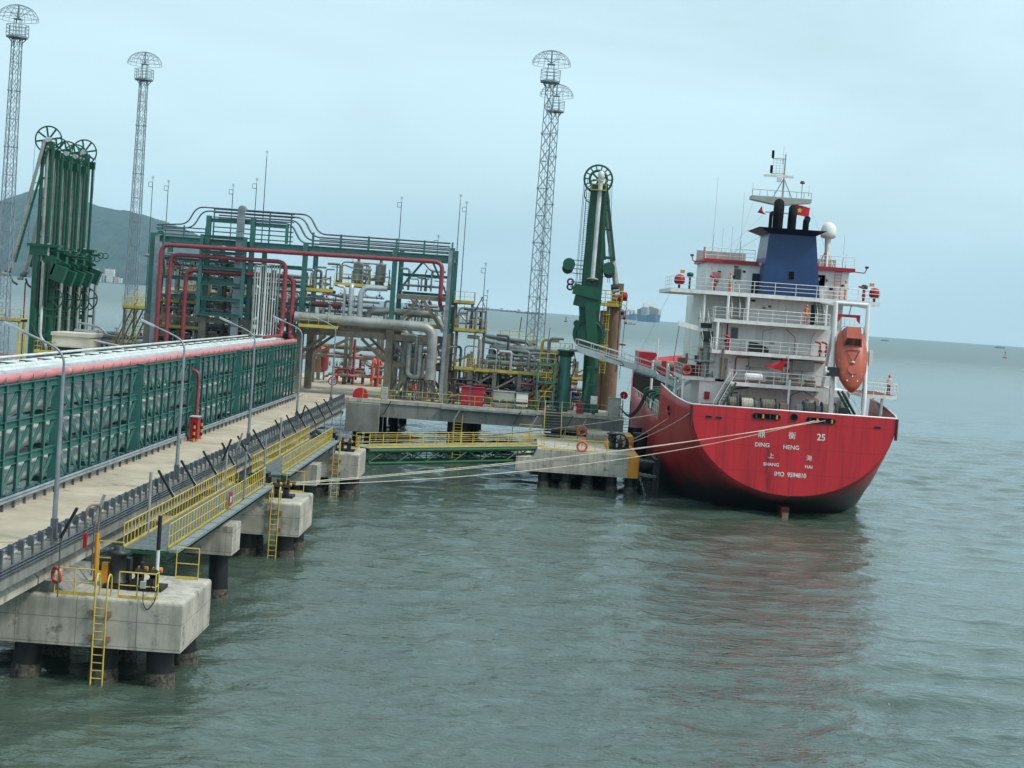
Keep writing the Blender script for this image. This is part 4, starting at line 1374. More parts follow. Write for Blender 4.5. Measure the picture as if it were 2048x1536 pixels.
manifold('pipe_manifold', -5.6, 4.2, GY + 2.2, GY + 6, 5.6, 'dark red pipe bank in the shade under the manifold platform', 7, 73, ['red', 'red', 'darkred', 'dark', 'pinkred'], (.1, .2), 12)
manifold('pipe_manifold', -24.0, -15.5, 183, 187.5, 6.1, 'red pipe bank beyond the road passage', 6, 79, ['red', 'pinkred', 'fire', 'clad_d'], (.1, .22), 10)
manifold('pipe_manifold', -58.5, -51.5, 184, 192, 6.0, 'grey pipe bank at the foot of the five loading arms', 6, 83, GRY, (.12, .25), 10)

DRK = ['fire', 'rust', 'clad_d', 'dark', 'red', 'galv_d']
for k, (x0, x1, y0, y1, z, lb, n, mt, rr, ri) in enumerate([
    (-8.0, 1.5, 160.2, 164, 5.55, 'low dark pipe bank right behind the crimson box and grey cabinets', 6, ['darkred', 'red', 'dark', 'fire'], (.1, .2), 12),
    (-7.6, 8.6, 173.5, 182, 5.55, 'wide dark pipe bank on the deck behind the manifold platform', 9, DRK, (.14, .34), 24),
    (1.2, 5.4, 166.2, 171, 5.55, 'low pipe bank at the foot of the gangway column', 5, DRK, (.12, .26), 10),
    (-40, -25.5, 174.2, 180.5, 8.9, 'rear pipe bank on the lower floor of the frame behind the gantry', 8, DRK + GRY, (.14, .34), 18),
    (-40, -25.5, 174.2, 180.5, 12.5, 'rear pipe bank on the middle floor of the frame behind the gantry', 8, DRK + GRY, (.14, .3), 18),
    (-40, -25.5, 174.2, 180.5, 15.5, 'rear pipe bank on the upper floor of the frame behind the gantry', 6, GRY, (.1, .26), 16),
    (-35, -30.4, 164.2, 168.5, 16.9, 'pipe bank behind the green rung frame', 5, GRY + ['dark'], (.1, .22), 12),
    (-29.3, -24.6, 164.2, 168.5, 9.0, 'dark pipe bank behind the foot of the slim white risers', 6, DRK, (.14, .3), 14),
    (-14.2, -9.0, 164, 170, 9.5, 'grey pipe bank in the middle of the braced bay', 6, GRY, (.14, .28), 10),
    (-14.2, -9.2, 169, 171, 17.2, 'small pipe bank high behind the right gantry bay', 3, GRY, (.08, .16), 6),
    (-20.8, -15.2, 164.0, 165.8, 17.4, 'valve bank between the two upright filter vessels', 3, GRY, (.07, .14), 12),
    (-23.6, -15.2, 164.5, 169.5, 13.8, 'long pipe bank above the road beam', 5, GRY, (.12, .24), 6),
    (-8.0, -4.8, 166.7, 169.3, 13.45, 'valve bank on the upper platform right of the gantry', 3, GRY + ['dark'], (.07, .14), 9),
    (-7.6, 4.0, 184, 190, 6.0, 'far pipe bank behind the lattice towers', 7, GRY + DRK, (.14, .3), 16),
    (-60, -44, 186, 196, 6.2, 'far pipe bank beyond the five loading arms', 7, GRY, (.12, .3), 16),
    (-48.5, -41.5, 170.5, 174.5, 5.6, 'pipe bank with white valves right of the cream kiosk', 7, GRY, (.1, .24), 12)]):
    manifold('pipe_manifold', x0, x1, y0, y1, z, lb, n, 101 + k * 7, mt, rr, ri)

def riser_bank(x0, x1, y0, y1, n, zr, lb, seed, mats):
    rs = random.Random(seed)
    root = thing('riser_bank', lb, 'pipes', ((x0 + x1) / 2, y0, 5.5))
    for i in range(n):
        x, y, r = x0 + (x1 - x0) * (i + rs.uniform(-.3, .3)) / n, rs.uniform(y0, y1), rs.uniform(.06, .2)
        z1 = rs.uniform(*zr)
        MB().path([(x, y, 5.55), (x, y, z1), (x + rs.choice((-1, 1)) * rs.uniform(.6, 2.2), y, z1)], r, 8, .4).o('riser', rs.choice(mats), root)
        for k in range(2):
            MB().disc((x, y, rs.uniform(6.5, z1 - .5)), r * 1.6, .12, (0, 0, 1), 10).o('flange', 'galv', root)
riser_bank(-39.6, -30, GY + .5, GY + 2.2, 20, (9, 19.5), 'vertical grey pipes standing behind the three red mains', 5, GRY + ['fire', 'green', 'dark', 'rust'])
riser_bank(-29.6, -24.6, GY + .6, GY + 2.4, 12, (9, 16), 'dark vertical pipes behind the slim white risers', 6, ['fire', 'dark', 'clad_d', 'green'])
riser_bank(-13.9, -9.3, GY + 1.2, GY + 3, 9, (8.5, 12), 'vertical grey pipes behind the fat bent pipes', 8, GRY)
riser_bank(-7.9, 5.0, GY + 2.8, GY + 6, 20, (8, 13.2), 'vertical pipes and posts round the manifold platform', 12, GRY + ['green', 'yellow', 'dark', 'fire'])
# structure of the process area behind the left bays
def process_frame(name, x0, x1, y0, y1, zs, label, nx=3, m='fire'):
    root = thing(name, label, 'steel frame', ((x0 + x1) / 2, y0, 5.5))
    for y in (y0, y1):
        for i in range(nx + 1):
            x = x0 + (x1 - x0) * i / nx
            MB().box(x - .22, x + .22, y - .22, y + .22, 5.5, zs[-1]).o('column', m, root)
        for z in zs[:-1]:
            for i in range(nx):
                xa, xb = x0 + (x1 - x0) * i / nx, x0 + (x1 - x0) * (i + 1) / nx
                MB().box(xa + .22, xb - .22, y - .16, y + .16, z - .3, z).o('beam', m, root)
        for i in range(nx):
            xa, xb = x0 + (x1 - x0) * i / nx, x0 + (x1 - x0) * (i + 1) / nx
            MB().bar((xa + .2, y, zs[0] + .1), (xb - .2, y, zs[1] - .4), .2, .2, (0, 1, 0)).o('brace', m, root)
    for z in zs[:-1]:
        for i in range(nx + 1):
            x = x0 + (x1 - x0) * i / nx
            MB().box(x - .15, x + .15, y0 + .22, y1 - .22, z - .28, z - .02).o('cross_beam', m, root)
    return root
process_frame('process_structure', -40, -25.5, 174, 181, [8.8, 12.4, 15.4, 18.4], 'grey encased steel frame standing behind the left gantry bays', 4)
process_frame('process_structure', -25.5, -14.0, 184.5, 189.5, [8.9, 11.2], 'grey frame with diagonal braces seen through the road passage', 3)
process_frame('process_structure', -6.0, 4.8, GY + 2.6, GY + 9.5, [7.2, 9.1], 'grey column frame under the manifold platform', 4)
platform_deck('access_platform', -39.5, -26, 174.2, 176, 15.4, 'long yellow railed gallery on the frame behind the gantry', 'f')
process_frame('process_structure', -16.8, 9.4, 186, 196, [8.2, 10.2], 'long dark frame along the rear edge of the platform', 8, 'fire')
platform_deck('access_platform', -16.5, 9.0, 185.2, 187, 8.25, 'long yellow railed gallery along the rear edge of the platform', 'f')
platform_deck('access_platform', -3.0, 2.5, 172.5, 174, 10.9, 'yellow railed catwalk between the two lattice towers', 'fb', legs=5.5)
platform_deck('access_platform', -14.0, -9.2, 163.6, 165, 13.6, 'yellow railed catwalk inside the right gantry bay', 'f')
platform_deck('access_platform', -39.6, -35.2, 164, 166, 14.3, 'yellow railed catwalk behind the lower red mains', 'f')
platform_deck('access_platform', -45.8, -41.2, 173.0, 178, 13.2, 'yellow railed landing at the head of the steep stairways', 'fl', legs=5.5)

# red and grey deck equipment
def deck_box(name, x0, x1, y0, y1, z0, z1, m, label, cat, door=None, lid=None):
    root = thing(name, label, cat, ((x0 + x1) / 2, y0, z0))
    bevel_block('case', m, root, x0, x1, y0, y1, z0 + .08, z1, .04, None, 2)
    for x in (x0 + .12, x1 - .12):
        MB().box(x - .06, x + .06, y0 + .1, y1 - .1, z0, z0 + .079).o('foot', 'dark', root)
    if door:
        n = door
        for i in range(n):
            a = x0 + .06 + (x1 - x0 - .12) * i / n
            b = x0 + .06 + (x1 - x0 - .12) * (i + 1) / n
            dd = MB().box(a + .02, b - .02, y0 - .025, y0 - .002, z0 + .2, z1 - .08).o('door', m, root)
            MB().box(b - .1, b - .06, y0 - .05, y0 - .026, (z0 + z1) / 2 - .1, (z0 + z1) / 2 + .1).o('handle', 'dark', dd)
    if lid:
        MB().box(x0 - .06, x1 + .06, y0 - .08, y1 + .06, z1 + .002, z1 + .06).o('lid', lid, root)
    return root
deck_box('equipment_box', -6.55, -4.2, GY - 2.2, GY - .9, 5.5, 7.45, 'crimson', 'crimson covered box on the platform edge', 'box', None, 'crimson')
deck_box('switch_cabinet', -3.2, -.95, GY - 2.0, GY - 1.2, 5.6, 7.25, 'gbox', 'wider grey double door cabinet beside the crimson box', 'cabinet', 2, 'gbox')
deck_box('switch_cabinet', -.8, .45, GY - 2.0, GY - 1.2, 5.75, 7.2, 'letter', 'small whitish cabinet between grey cabinet and yellow stairway', 'cabinet', 1, 'galv')
deck_box('switch_cabinet', 8.9, 10.2, 161, 161.8, 5.55, 7.4, 'gbox', 'grey weathered cabinet at the berth corner of the platform', 'cabinet', 1, 'gbox')
deck_box('switch_cabinet', 5.5, 6.1, 158.6, 159.0, 5.55, 6.9, 'fred', 'small red box at the foot of the white gangway arm', 'box', 1)
deck_box('switch_cabinet', -14.9, -14.2, 160, 160.5, 5.55, 6.9, 'gbox', 'small grey cabinet beside the red hose reel', 'cabinet', 1)
deck_box('sign_board', 6.9, 7.6, 158.6, 158.7, 6.7, 7.6, 'letter', 'white notice board on post at the berth end', 'notice')

def hose_reel(x, y, label):
    root = thing('hose_reel', label, 'hose reel', (x, y, 5.5))
    h = MB().prism([(-.75, 0), (.75, 0), (.75, .55), (.55, .95), (.2, 1.12), (-.2, 1.12), (-.55, .95), (-.75, .55)], lambda u, v, t: (x + u, y + t, 5.52 + v), -.5, .5)
    h.o('hood', 'fred', root)
    MB().box(x - .78, x + .78, y - .54, y + .54, 5.5, 5.519).o('base', 'dark', root)
    MB().disc((x, y - .52, 6.05), .45, .03, (0, 1, 0), 20).o('reel_flange', 'fred', root)
    return root
hose_reel(-17.0, 160.2, 'red domed hose reel at the corner where the road meets the platform')
hose_reel(-14.2, 163.5, 'smaller red hose reel behind the domed one') if False else None

def handwheel_post(x, y, z, label):
    root = thing('gate_valve', label, 'valve', (x, y, z))
    MB().tube((x, y, z), (x, y, z + 1.3), .08, 8).o('stem', 'galv', root)
    MB().ring((x, y - .15, z + 1.4), .33, .045, (0, 1, 0), 20, 6).o('rim', 'fred', root)
    for k in range(3):
        a = k * math.pi / 3
        MB().bar((x - .32 * math.cos(a), y - .15, z + 1.4 - .32 * math.sin(a)), (x + .32 * math.cos(a), y - .15, z + 1.4 + .32 * math.sin(a)), .05).o('spoke', 'fred', root)
handwheel_post(-11.5, GY - 1.0, 5.5, 'red spoked valve wheel low in the braced gantry bay')

def foam_tank():
    x, y = -25.7, 191
    root = thing('foam_tank', 'orange red upright tank with dished ends seen through the road passage', 'tank', (x, y, 5.5))
    MB().lathe([(0, 0), (.5, .06), (1.0, .25), (1.22, .55), (1.22, 2.95), (1.28, 2.96), (1.28, 3.06), (1.1, 3.1), (0, 3.35)], (x, y, 6.35), 24).o('shell', 'orange', root)
    for k in range(3):
        a = 2 * math.pi * k / 3 - .5
        MB().bar((x + .85 * math.cos(a), y + .85 * math.sin(a), 5.5), (x + .85 * math.cos(a), y + .85 * math.sin(a), 6.7), .16).o('leg', 'fred', root)
    MB().tube((x, y, 5.5), (x, y, 6.4), .14, 10).o('outlet', 'fred', root)
    MB().box(x - .4, x + .4, y - 1.27, y - 1.22, 8.1, 8.45).o('name_plate', 'letter', root)
    text('DF-PFA', .2, (x, y - 1.275, 8.27), (R(90), 0, 0), 'dark', root, 'lettering') if False else None
    for xx in (-1.0, 1.0):
        MB().bar((x + xx, y - .6, 9.4), (x + xx, y - .6, 10.6), .05).o('rail_post', 'yellow', root)
    MB().bar((x - 1, y - .6, 10.6), (x + 1, y - .6, 10.6), .05).o('top_rail', 'yellow', root)
foam_tank()
platform_deck('access_platform', -23.2, -19.6, 187, 189, 7.0, 'red and yellow pump platform beyond the road passage', 'fl', legs=5.5, legm='red')
gp('fire_main', [(-22.8, 186, 5.6), (-22.8, 186, 7.2), (-20.0, 186, 7.2), (-20.0, 186, 9.2)], .15, 'fred', 'bright red pipe beyond the road passage left of the speed sign', .4, 8)
gp('fire_main', [(-20.6, 184, 5.6), (-20.6, 184, 11.0)], .16, 'red', 'dark red vertical standpipe beyond the road passage', .3, 8)
for k in range(2):
    gp('fire_monitor_pipe', [(-18.2 + k * .7, 183, 5.6), (-18.2 + k * .7, 183, 8.6), (-18.0 + k * .7, 183.3, 8.9), (-17.8 + k * .7, 183, 8.2)], .13, 'orange', ['left', 'right'][k] + ' of two orange hooked pipes beyond the road passage', .3, 8)
gp('process_pipe', [(-27, 192, 9.7), (-14, 192, 9.7)], .3, 'fire', 'thick brownish pipe behind the orange tank', .3, 10)
gp('process_pipe', [(-27, 192, 8.8), (-14, 192, 8.8)], .16, 'pinkred', 'faded red pipe behind the orange tank', .3, 10)

# actuator on the fat pipe
def actuator():
    x, y, z = -21.3, GY - 1.3, 15.0
    root = thing('valve_actuator', 'dark maroon valve actuator on top of the fat pipe above the road', 'actuator', (x, y, 14.0))
    MB().tube((x - 1.6, y, z), (x + .1, y, z), .3, 12).o('cylinder', 'darkred', root)
    MB().tube((x + .6, y, z), (x + 1.5, y, z - .02), .38, 12).o('spring_can', 'darkred', root)
    MB().tube((x, y, z), (x + .7, y, z), .13, 8).o('rod', 'dark', root)
    MB().tube((x + .3, y, 14.02), (x + .3, y, z), .16, 8).o('yoke', 'clad_d', root)
    MB().disc((x + .3, y, 13.5), .68, .16, (1, 0, 0), 18).o('flange', 'clad_d', root)
actuator()

# kiosk
def kiosk():
    x0, x1, y0, y1, z1 = -53.2, -48.9, 172, 176.5, 9.35
    root = thing('kiosk', 'cream flat roofed kiosk with dark shutter beside the five loading arms', 'building', ((x0 + x1) / 2, y0, 5.5))
    MB().box(x0, x1, y0, y1, 5.5, z1).o('wall', 'cream', root)
    MB().box(x0 - .12, x1 + .12, y0 - .12, y1 + .12, z1, z1 + .4).o('roof', 'cream', root)
    MB().box(x0 + .7, x1 - .9, y0 - .03, y0 - .002, 5.9, 8.1).o('shutter', 'dark', root)
    MB().box(x0 + .5, x1 - .7, y0 - .5, y0 - .031, 8.15, 8.4).o('awning', 'cream', root)
kiosk()

# lightning rods
rods = [(-41.5, 27.4, 8.0, 'leftmost thin lightning rod over the gantry'), (-39.8, 27.1, 13.0, 'second thin lightning rod from the left over the gantry'),
        (-32.8, 27.2, 21.0, 'short lightning rod left of the raised gantry middle'), (-30.3, 28.0, 21.0, 'lightning rod just left of the tallest one on the gantry'),
        (-29.4, 31.0, 21.0, 'tallest lightning rod rising from the raised gantry middle'), (-14.6, 27.1, 21.0, 'lone lightning rod on the right half of the gantry'),
        (-8.3, 27.8, 20.0, 'taller of two lightning rods at the right gantry corner'), (-7.6, 27.1, 16.0, 'shorter of two lightning rods at the right gantry corner'),
        (-5.1, 20.7, 13.4, 'low lightning rod on the upper platform right of the gantry'), (-10.4, 23.3, 20.5, 'stub lightning rod near the right gantry corner'), (-4.7, 17.8, 9.2, 'slim lightning rod right of the upper platform')]
for i, (x, z, z0, lb) in enumerate(rods):
    y = 166.2
    root = thing('lightning_rod', lb, 'lightning rod', (x, y, z0), 'lightning rods on the gantry')
    MB().tube((x, y, z0), (x, y, z - .6), .06, 6, .04).tube((x, y, z - .6), (x, y, z), .02, 5).o('pole', 'galv_d', root)
    mb = MB()
    for k in range(6):
        a = k * math.pi / 3
        mb.tube((x, y, z - .1), (x + .22 * math.cos(a), y, z - .1 + .22 * math.sin(a)), .012, 4)
    mb.o('spike_star', 'galv_d', root)
    if i not in (4, 6):
        MB().path([(x, y, z - .6), (x - .42, y, z - .6), (x - .42, y, z - 1.1), (x, y, z - 1.1)], .035, 5).o('bracket', 'galv_d', root)

# strip lights along the platform and pipes
for k, (x, y, z0, zb, dx, dz, lb) in enumerate([(-16.0, 157.2, 4.3, 2.5, -.75, 1.5, 'strip light at the platform corner leaning left'), (-14.2, 157.2, 4.3, 2.5, .7, 1.4, 'strip light at the platform corner leaning right'),
        (-7.0, 157.2, 4.2, 2.5, .75, 1.4, 'strip light below the platform edge left of the crimson box'), (-.9, 157.2, 4.2, 2.5, .75, 1.4, 'strip light below the crimson box side of the platform edge'), (3.0 - 2.2, 152, 4.2, 3.4, .7, 1.4, 'strip light left of the dark dolphin stairs'),
        (-5.9, 167, 15.6, 13.4, .7, 1.4, 'dark strip light on the upper platform leaning right'), (-4.6, 167, 15.4, 13.4, -.8, 1.6, 'dark strip light on the upper platform leaning left'), (4.2, 152.5, 4.2, 3.4, .8, 1.6, 'strip light just right of the dark dolphin stairs'),
        (5.6, 152.2, 4.1, 3.4, .75, 1.5, 'second strip light right of the dark dolphin stairs'), (-1.0, 176, 13.6, 9.2, .1, 1.5, 'upright dark strip light behind the lattice tower'), (2.2, 166, 12.7, 9.2, .1, 1.5, 'upright strip light beside the gangway tower head')]):
    root = thing('strip_light', lb, 'strip light', (x, y, zb))
    MB().path([(x, y, zb), (x, y, z0 - .3), (x + dx * .15, y, z0)], .035, 6, .1).o('pole', 'galv', root)
    MB().bar((x, y - .02, z0 - .05), (x + dx, y - .02, z0 + dz), .17, .10, (1, 0, 0)).o('housing', 'dark' if k % 2 else 'clad_d', root)

# ------------------------------------------------------------------ breasting dolphins, footbridge, fender
def breasting():
    y0, y1 = 139.0, 150.5
    root = thing('breasting_dolphin', 'long concrete breasting dolphin with orange painted end against the ship', 'dolphin', (5, y0, 0))
    MB().prism([(-.3, 1.45), (9.85, 1.45), (9.85, 3.5), (1.6, 3.5), (1.25, 2.75), (-.3, 2.65)], lambda u, v, t: (u, t, v), y0, y1).o('cap', 'conc', root)
    bevel_block('orange_end', 'yorange', root, 9.852, 10.9, y0 + .0, y1, 1.45, 3.5, .2, lambda m: m.x > 10.8, 3)
    for x in (2.3, 4.4, 6.4, 8.5, 10.2):
        pile(root, x, y0 + .9, 1.47, -.25 if x in (4.4, 6.4) else .1, -.05, .5)
    for x in (2.6, 5.5, 8.6):
        pile(root, x, y1 - 1.2, 1.47, .1, .1, .5)
    bevel_block('rear_block', 'conc', root, 6.6, 10.3, 150.6, 156, 2.2, 4.3, .1, None, 2)
    bevel_block('orange_rear_end', 'yorange', root, 10.302, 11.1, 150.6, 156, 2.2, 4.3, .15, lambda m: m.x > 11, 3)
breasting()
railing('guard_railing', [(1.9, 139.3, 3.5), (8.0, 139.3, 3.5), (8.0, 142, 3.5)], 1.05, 1.3, 'yellow', None, 'yellow railing along the front of the breasting dolphin')
railing('guard_railing', [(4.3, 150.2, 3.5), (7.8, 150.2, 3.5)], 1.3, 1.2, 'yellow', None, 'yellow railing at the back of the breasting dolphin', mids=2)
railing('guard_railing', [(-.2, 150, 3.5), (1.9, 150, 3.5), (1.9, 152, 3.5)], 1.3, .9, 'yellow', None, 'yellow railing left of the dark dolphin stairs', mids=2)
stair('dark stair with yellow handrails from breasting dolphin up to the platform', (3.1, 152.0, 3.5), (3.1, 156.8, 6.0), 1.7, 'yellow', 10, tm='dark')
MB_ = MB().box(.2, 9.8, 150.51, 157.4, 2.9, 3.45)
tag(MB_.o('landing_slab', 'conc'), 'concrete landing slab between breasting dolphin and loading platform', 'slab')
lifebuoy((5.6, 139.2, 4.0), .42, 'orange lifebuoy on the front railing of the breasting dolphin', (0, 1, 0), .1)
lifebuoy((5.9, 150.0, 4.6), .42, 'orange lifebuoy on the back railing of the breasting dolphin', (0, 1, 0), .1)
h4 = copy_tree(h1, (24.6, 82.6, 0), 'black mooring hook unit on the breasting dolphin beside the ship')
def wheel_reel(x, y, z, lb):
    root = thing('rope_reel', lb, 'reel', (x, y, z))
    for s in (-.25, .25):
        MB().ring((x, y + s, z + .75), .7, .08, (.25, 1, 0), 22, 6).o('rim', 'black', root)
        for k in range(3):
            a = k * math.pi / 3 + .4
            MB().bar((x - .68 * math.cos(a), y + s, z + .75 - .68 * math.sin(a)), (x + .68 * math.cos(a), y + s, z + .75 + .68 * math.sin(a)), .08).o('spoke', 'black', root)
    MB().tube((x, y - .4, z + .75), (x, y + .4, z + .75), .2, 10).o('hub', 'dark', root)
    MB().bar((x, y, z), (x, y, z + .7), .3).o('stand', 'dark', root)
wheel_reel(9.3, 144.5, 3.5, 'black wheel shaped hook beside the orange dolphin end')

def fender():
    root = thing('fender_panel', 'black fender panel with chains between breasting dolphin and ship', 'fender', (11.7, 141, 0))
    MB().box(12.2, 12.55, 139.2, 145, -.6, 3.3).o('panel', 'black', root)
    for yy in (139.15, 142, 145.05):
        MB().box(12.56, 12.72, yy - .15, yy + .15, -.6, 3.4).o('rubbing_post', 'black', root)
    MB().tube((10.92, 141.6, 2.3), (12.19, 141.6, 2.3), .75, 16, .5).o('rubber_cone', 'black', root)
    MB().tube((10.92, 143.6, 2.3), (12.19, 143.6, 2.3), .75, 16, .5).o('rubber_cone', 'black', root)
    MB().box(11.3, 12.19, 139.6, 144.8, -.8, 1.2).o('lower_frame', 'black', root)
    def chain(p, q, n=7, lb='chain_link'):
        p, q = V(p), V(q)
        d = (q - p).normalized()
        L = (q - p).length / n
        for i in range(n):
            c = p + d * L * (i + .5)
            u = V(0, 0, 1) if i % 2 else V(0, 1, 0)
            s = d.cross(u).normalized()
            pts = [c + d * (L * .62) * math.cos(t) + s * .09 * math.sin(t) for t in [k * math.pi / 4 for k in range(8)]]
            MB().path(pts, .035, 5, closed=True).o('chain_link', 'galv', root)
    chain((10.9, 139.1, 3.15), (12.25, 139.1, 3.05), 6)
    chain((10.9, 139.1, 1.95), (12.45, 139.1, 1.75), 7)
    chain((10.9, 139.6, 1.8), (12.45, 139.3, 1.55), 7)
    chain((11.0, 139.1, 1.55), (11.7, 139.15, -.2), 8)
fender()
f2 = None
for k, (x, y, lb) in enumerate([(11.3, 152.5, 'round black rubber fender behind the orange dolphin end'), (11.3, 160, 'round black rubber fender at the platform corner')]):
    root = thing('rubber_fender', lb, 'fender', (x, y, 1), 'round rubber fenders')
    MB().tube((x + .5, y, .6), (x + .5, y, 4.6), .75, 14).o('roller', 'black', root)
    MB().box(x - .8, x - .2, y - .5, y + .5, 2.0, 3.6).o('mount', 'dark', root)

def footbridge():
    A, B = V(-13.2, 128.6, 0), V(1.6, 142.6, 0)
    root = thing('footbridge', 'green tubular truss footbridge low over the water between the dolphins', 'footbridge', A + V(0, 0, 2.2))
    d = (B - A).normalized()
    s = V(-d.y, d.x, 0)
    L = (B - A).length
    for k in (-1, 1):
        o = s * (k * .95)
        MB().tube(A + o + V(0, 0, 3.3), B + o + V(0, 0, 3.3), .17, 10).o('top_chord', 'bgreen', root)
        MB().tube(A + o + V(0, 0, 2.25), B + o + V(0, 0, 2.25), .14, 10).o('bottom_chord', 'bgreen', root)
        n = 13
        for i in range(n):
            a, b = A + o + d * (L * i / n), A + o + d * (L * (i + 1) / n)
            if i % 2: a, b = b, a
            MB().tube(a + V(0, 0, 2.33), b + V(0, 0, 3.2), .06, 6).o('web_diagonal', 'bgreen', root)
            MB().tube(a + V(0, 0, 2.33), a + V(0, 0, 3.2), .045, 6).o('web_vertical', 'bgreen', root)
    n = 14
    for i in range(n):
        a, b = A + d * (L * i / n + .01), A + d * (L * (i + 1) / n - .01)
        MB().bar(a + V(0, 0, 3.5), b + V(0, 0, 3.5), 1.7, .05).o('grating_panel', 'grate', root)
    for k in (-1, 1):
        o = s * (k * .9)
        railing('railing', [A + o + V(0, 0, 3.53), B + o + V(0, 0, 3.53)], 1.1, 1.5, 'yellow', root, toe=.1, mids=2)
footbridge()
ladder(-7.4 + .9, 157.3, .2, 4.0, 'ladder on the platform front beam above the green footbridge', 'yellow', .8, None)
# ------------------------------------------------------------------ lattice lighting and lightning towers
def tower(x, y, label):
    root = thing('lattice_tower', label, 'lattice tower', (x, y, 5.5), 'lattice towers with umbrella shaped heads')
    zb, zt, wb, wt = 5.5, 41.3, 1.36, .84
    W = lambda z: (wb + (wt - wb) * (z - zb) / (zt - zb)) / 2
    for sx in (-1, 1):
        for sy in (-1, 1):
            MB().tube((x + sx * W(zb), y + sy * W(zb), zb), (x + sx * W(zt), y + sy * W(zt), zt), .075, 6, .05).o('leg', 'tower', root)
    nsec, npan = 6, 4
    h = (zt - zb) / (nsec * npan)
    for s in range(nsec):
        mb = MB()
        for k in range(npan):
            z0 = zb + (s * npan + k) * h
            z1 = z0 + h
            a, b = W(z0), W(z1)
            for (ux, uy) in ((1, 0), (-1, 0), (0, 1), (0, -1)):
                def P(w, t):
                    return (x + ux * w - uy * w * t, y + uy * w + ux * w * t)
                p0, p1 = P(a, -1), P(a, 1)
                q0, q1 = P(b, -1), P(b, 1)
                mb.tube((*p0, z0), (*q1, z1), .026, 4, None, False).tube((*p1, z0), (*q0, z1), .026, 4, None, False)
                if k % 2 == 0: mb.tube((*p0, z0), (*p1, z0), .03, 4, None, False)
        tag(mb.o('lattice_bracing', 'tower', root), kind='stuff')
        z = zb + s * npan * h
        for sx in (-1, 1):
            for sy in (-1, 1):
                if s: MB().disc((x + sx * W(z), y + sy * W(z), z), .13, .12, (0, 0, 1), 8).o('flange', 'tower', root)
    # climbing ladder
    mb = MB()
    for s in (-.16, .16): mb.tube((x + s, y - W(zb) * .6, zb), (x + s, y - W(zt) * .6, zt), .02, 4, None, False)
    for i in range(90): mb.tube((x - .16, y - .4, zb + i * .4), (x + .16, y - .4, zb + i * .4), .012, 4, None, False)
    tag(mb.o('climbing_ladder', 'tower', root), kind='stuff')
    # crow's nest
    MB().prism([(1.05, .45), (.45, 1.05), (-.45, 1.05), (-1.05, .45), (-1.05, -.45), (-.45, -1.05), (.45, -1.05), (1.05, -.45)], lambda u, v, t: (x + u, y + v, t), 40.9, 41.1).o('nest_floor', 'tower', root)
    for k in range(4):
        a = k * math.pi / 2 + math.pi / 4
        MB().tube((x + .5 * math.cos(a), y + .5 * math.sin(a), 40.3), (x + 1.2 * math.cos(a) * .85, y + 1.2 * math.sin(a) * .85, 40.9), .05, 5).o('nest_bracket', 'tower', root)
    oc = [(1.05, .45), (.45, 1.05), (-.45, 1.05), (-1.05, .45), (-1.05, -.45), (-.45, -1.05), (.45, -1.05), (1.05, -.45)]
    railing('nest_railing', [(x + u, y + v, 41.1) for u, v in oc], 1.15, .9, 'tower', root, r=.035, mids=2, toe=0, closed=True)
    for sx in (-1, 1):
        for sy in (-1, 1):
            MB().tube((x + sx * .36, y + sy * .36, 41.1), (x + sx * .3, y + sy * .3, 42.9), .045, 5).o('top_leg', 'tower', root)
    MB().box(x - .4, x + .4, y - .4, y + .4, 42.85, 42.95).o('top_plate', 'tower', root)
    MB().tube((x, y, 42.9), (x, y, 44.45), .09, 8).o('umbrella_mast', 'tower', root)
    R_, H_ = 2.12, 1.55
    for k in range(16):
        a = 2 * math.pi * k / 16
        pts = []
        for i in range(7):
            t = i / 6 * math.pi / 2
            pts.append((x + math.cos(a) * R_ * math.sin(t), y + math.sin(a) * R_ * math.sin(t), 42.85 + H_ * math.cos(t)))
        MB().path(pts, .022, 4).o('umbrella_rib', 'tower', root)
        if k % 2 == 0:
            MB().tube((x, y, 43.0), (x + math.cos(a) * R_ * .62, y + math.sin(a) * R_ * .62, 43.95), .02, 4).o('umbrella_strut', 'tower', root)
    for f in (.33, .62, .85, 1.0):
        t = f * math.pi / 2
        MB().ring((x, y, 42.85 + H_ * math.cos(t)), R_ * math.sin(t), .022, (0, 0, 1), 32, 4).o('umbrella_ring', 'tower', root)
    return root
t3 = tower(.4, 170.0, 'taller looking lattice tower beside the green loading arm, in front of its twin')
copy_tree(t3, (1.0, 24.5, 0), 'lattice tower just behind its twin beside the green loading arm')
copy_tree(t3, (-56.9, -5.2, 0), 'leftmost lattice tower with umbrella head, left of the five loading arms')
copy_tree(t3, (-50.2, 22, 0), 'lattice tower between the five loading arms and the gantry')

# ------------------------------------------------------------------ marine loading arms
def spoked_wheel(root, c, R_, m, spokes=8, w=.16, nm='wheel', solid_r=.35):
    c = V(c)
    rim = MB().ring(c, R_, .09, (0, 1, 0), 32, 6).o(nm, m, root)
    for k in range(spokes):
        a = 2 * math.pi * k / spokes + .2
        MB().bar(c + V(math.cos(a), 0, math.sin(a)) * .2, c + V(math.cos(a), 0, math.sin(a)) * (R_ - .03), w, .07, (0, 1, 0)).o('spoke', m, rim)
    MB().disc(c, solid_r, .2, (0, 1, 0), 16).o('hub', m, rim)
    return rim

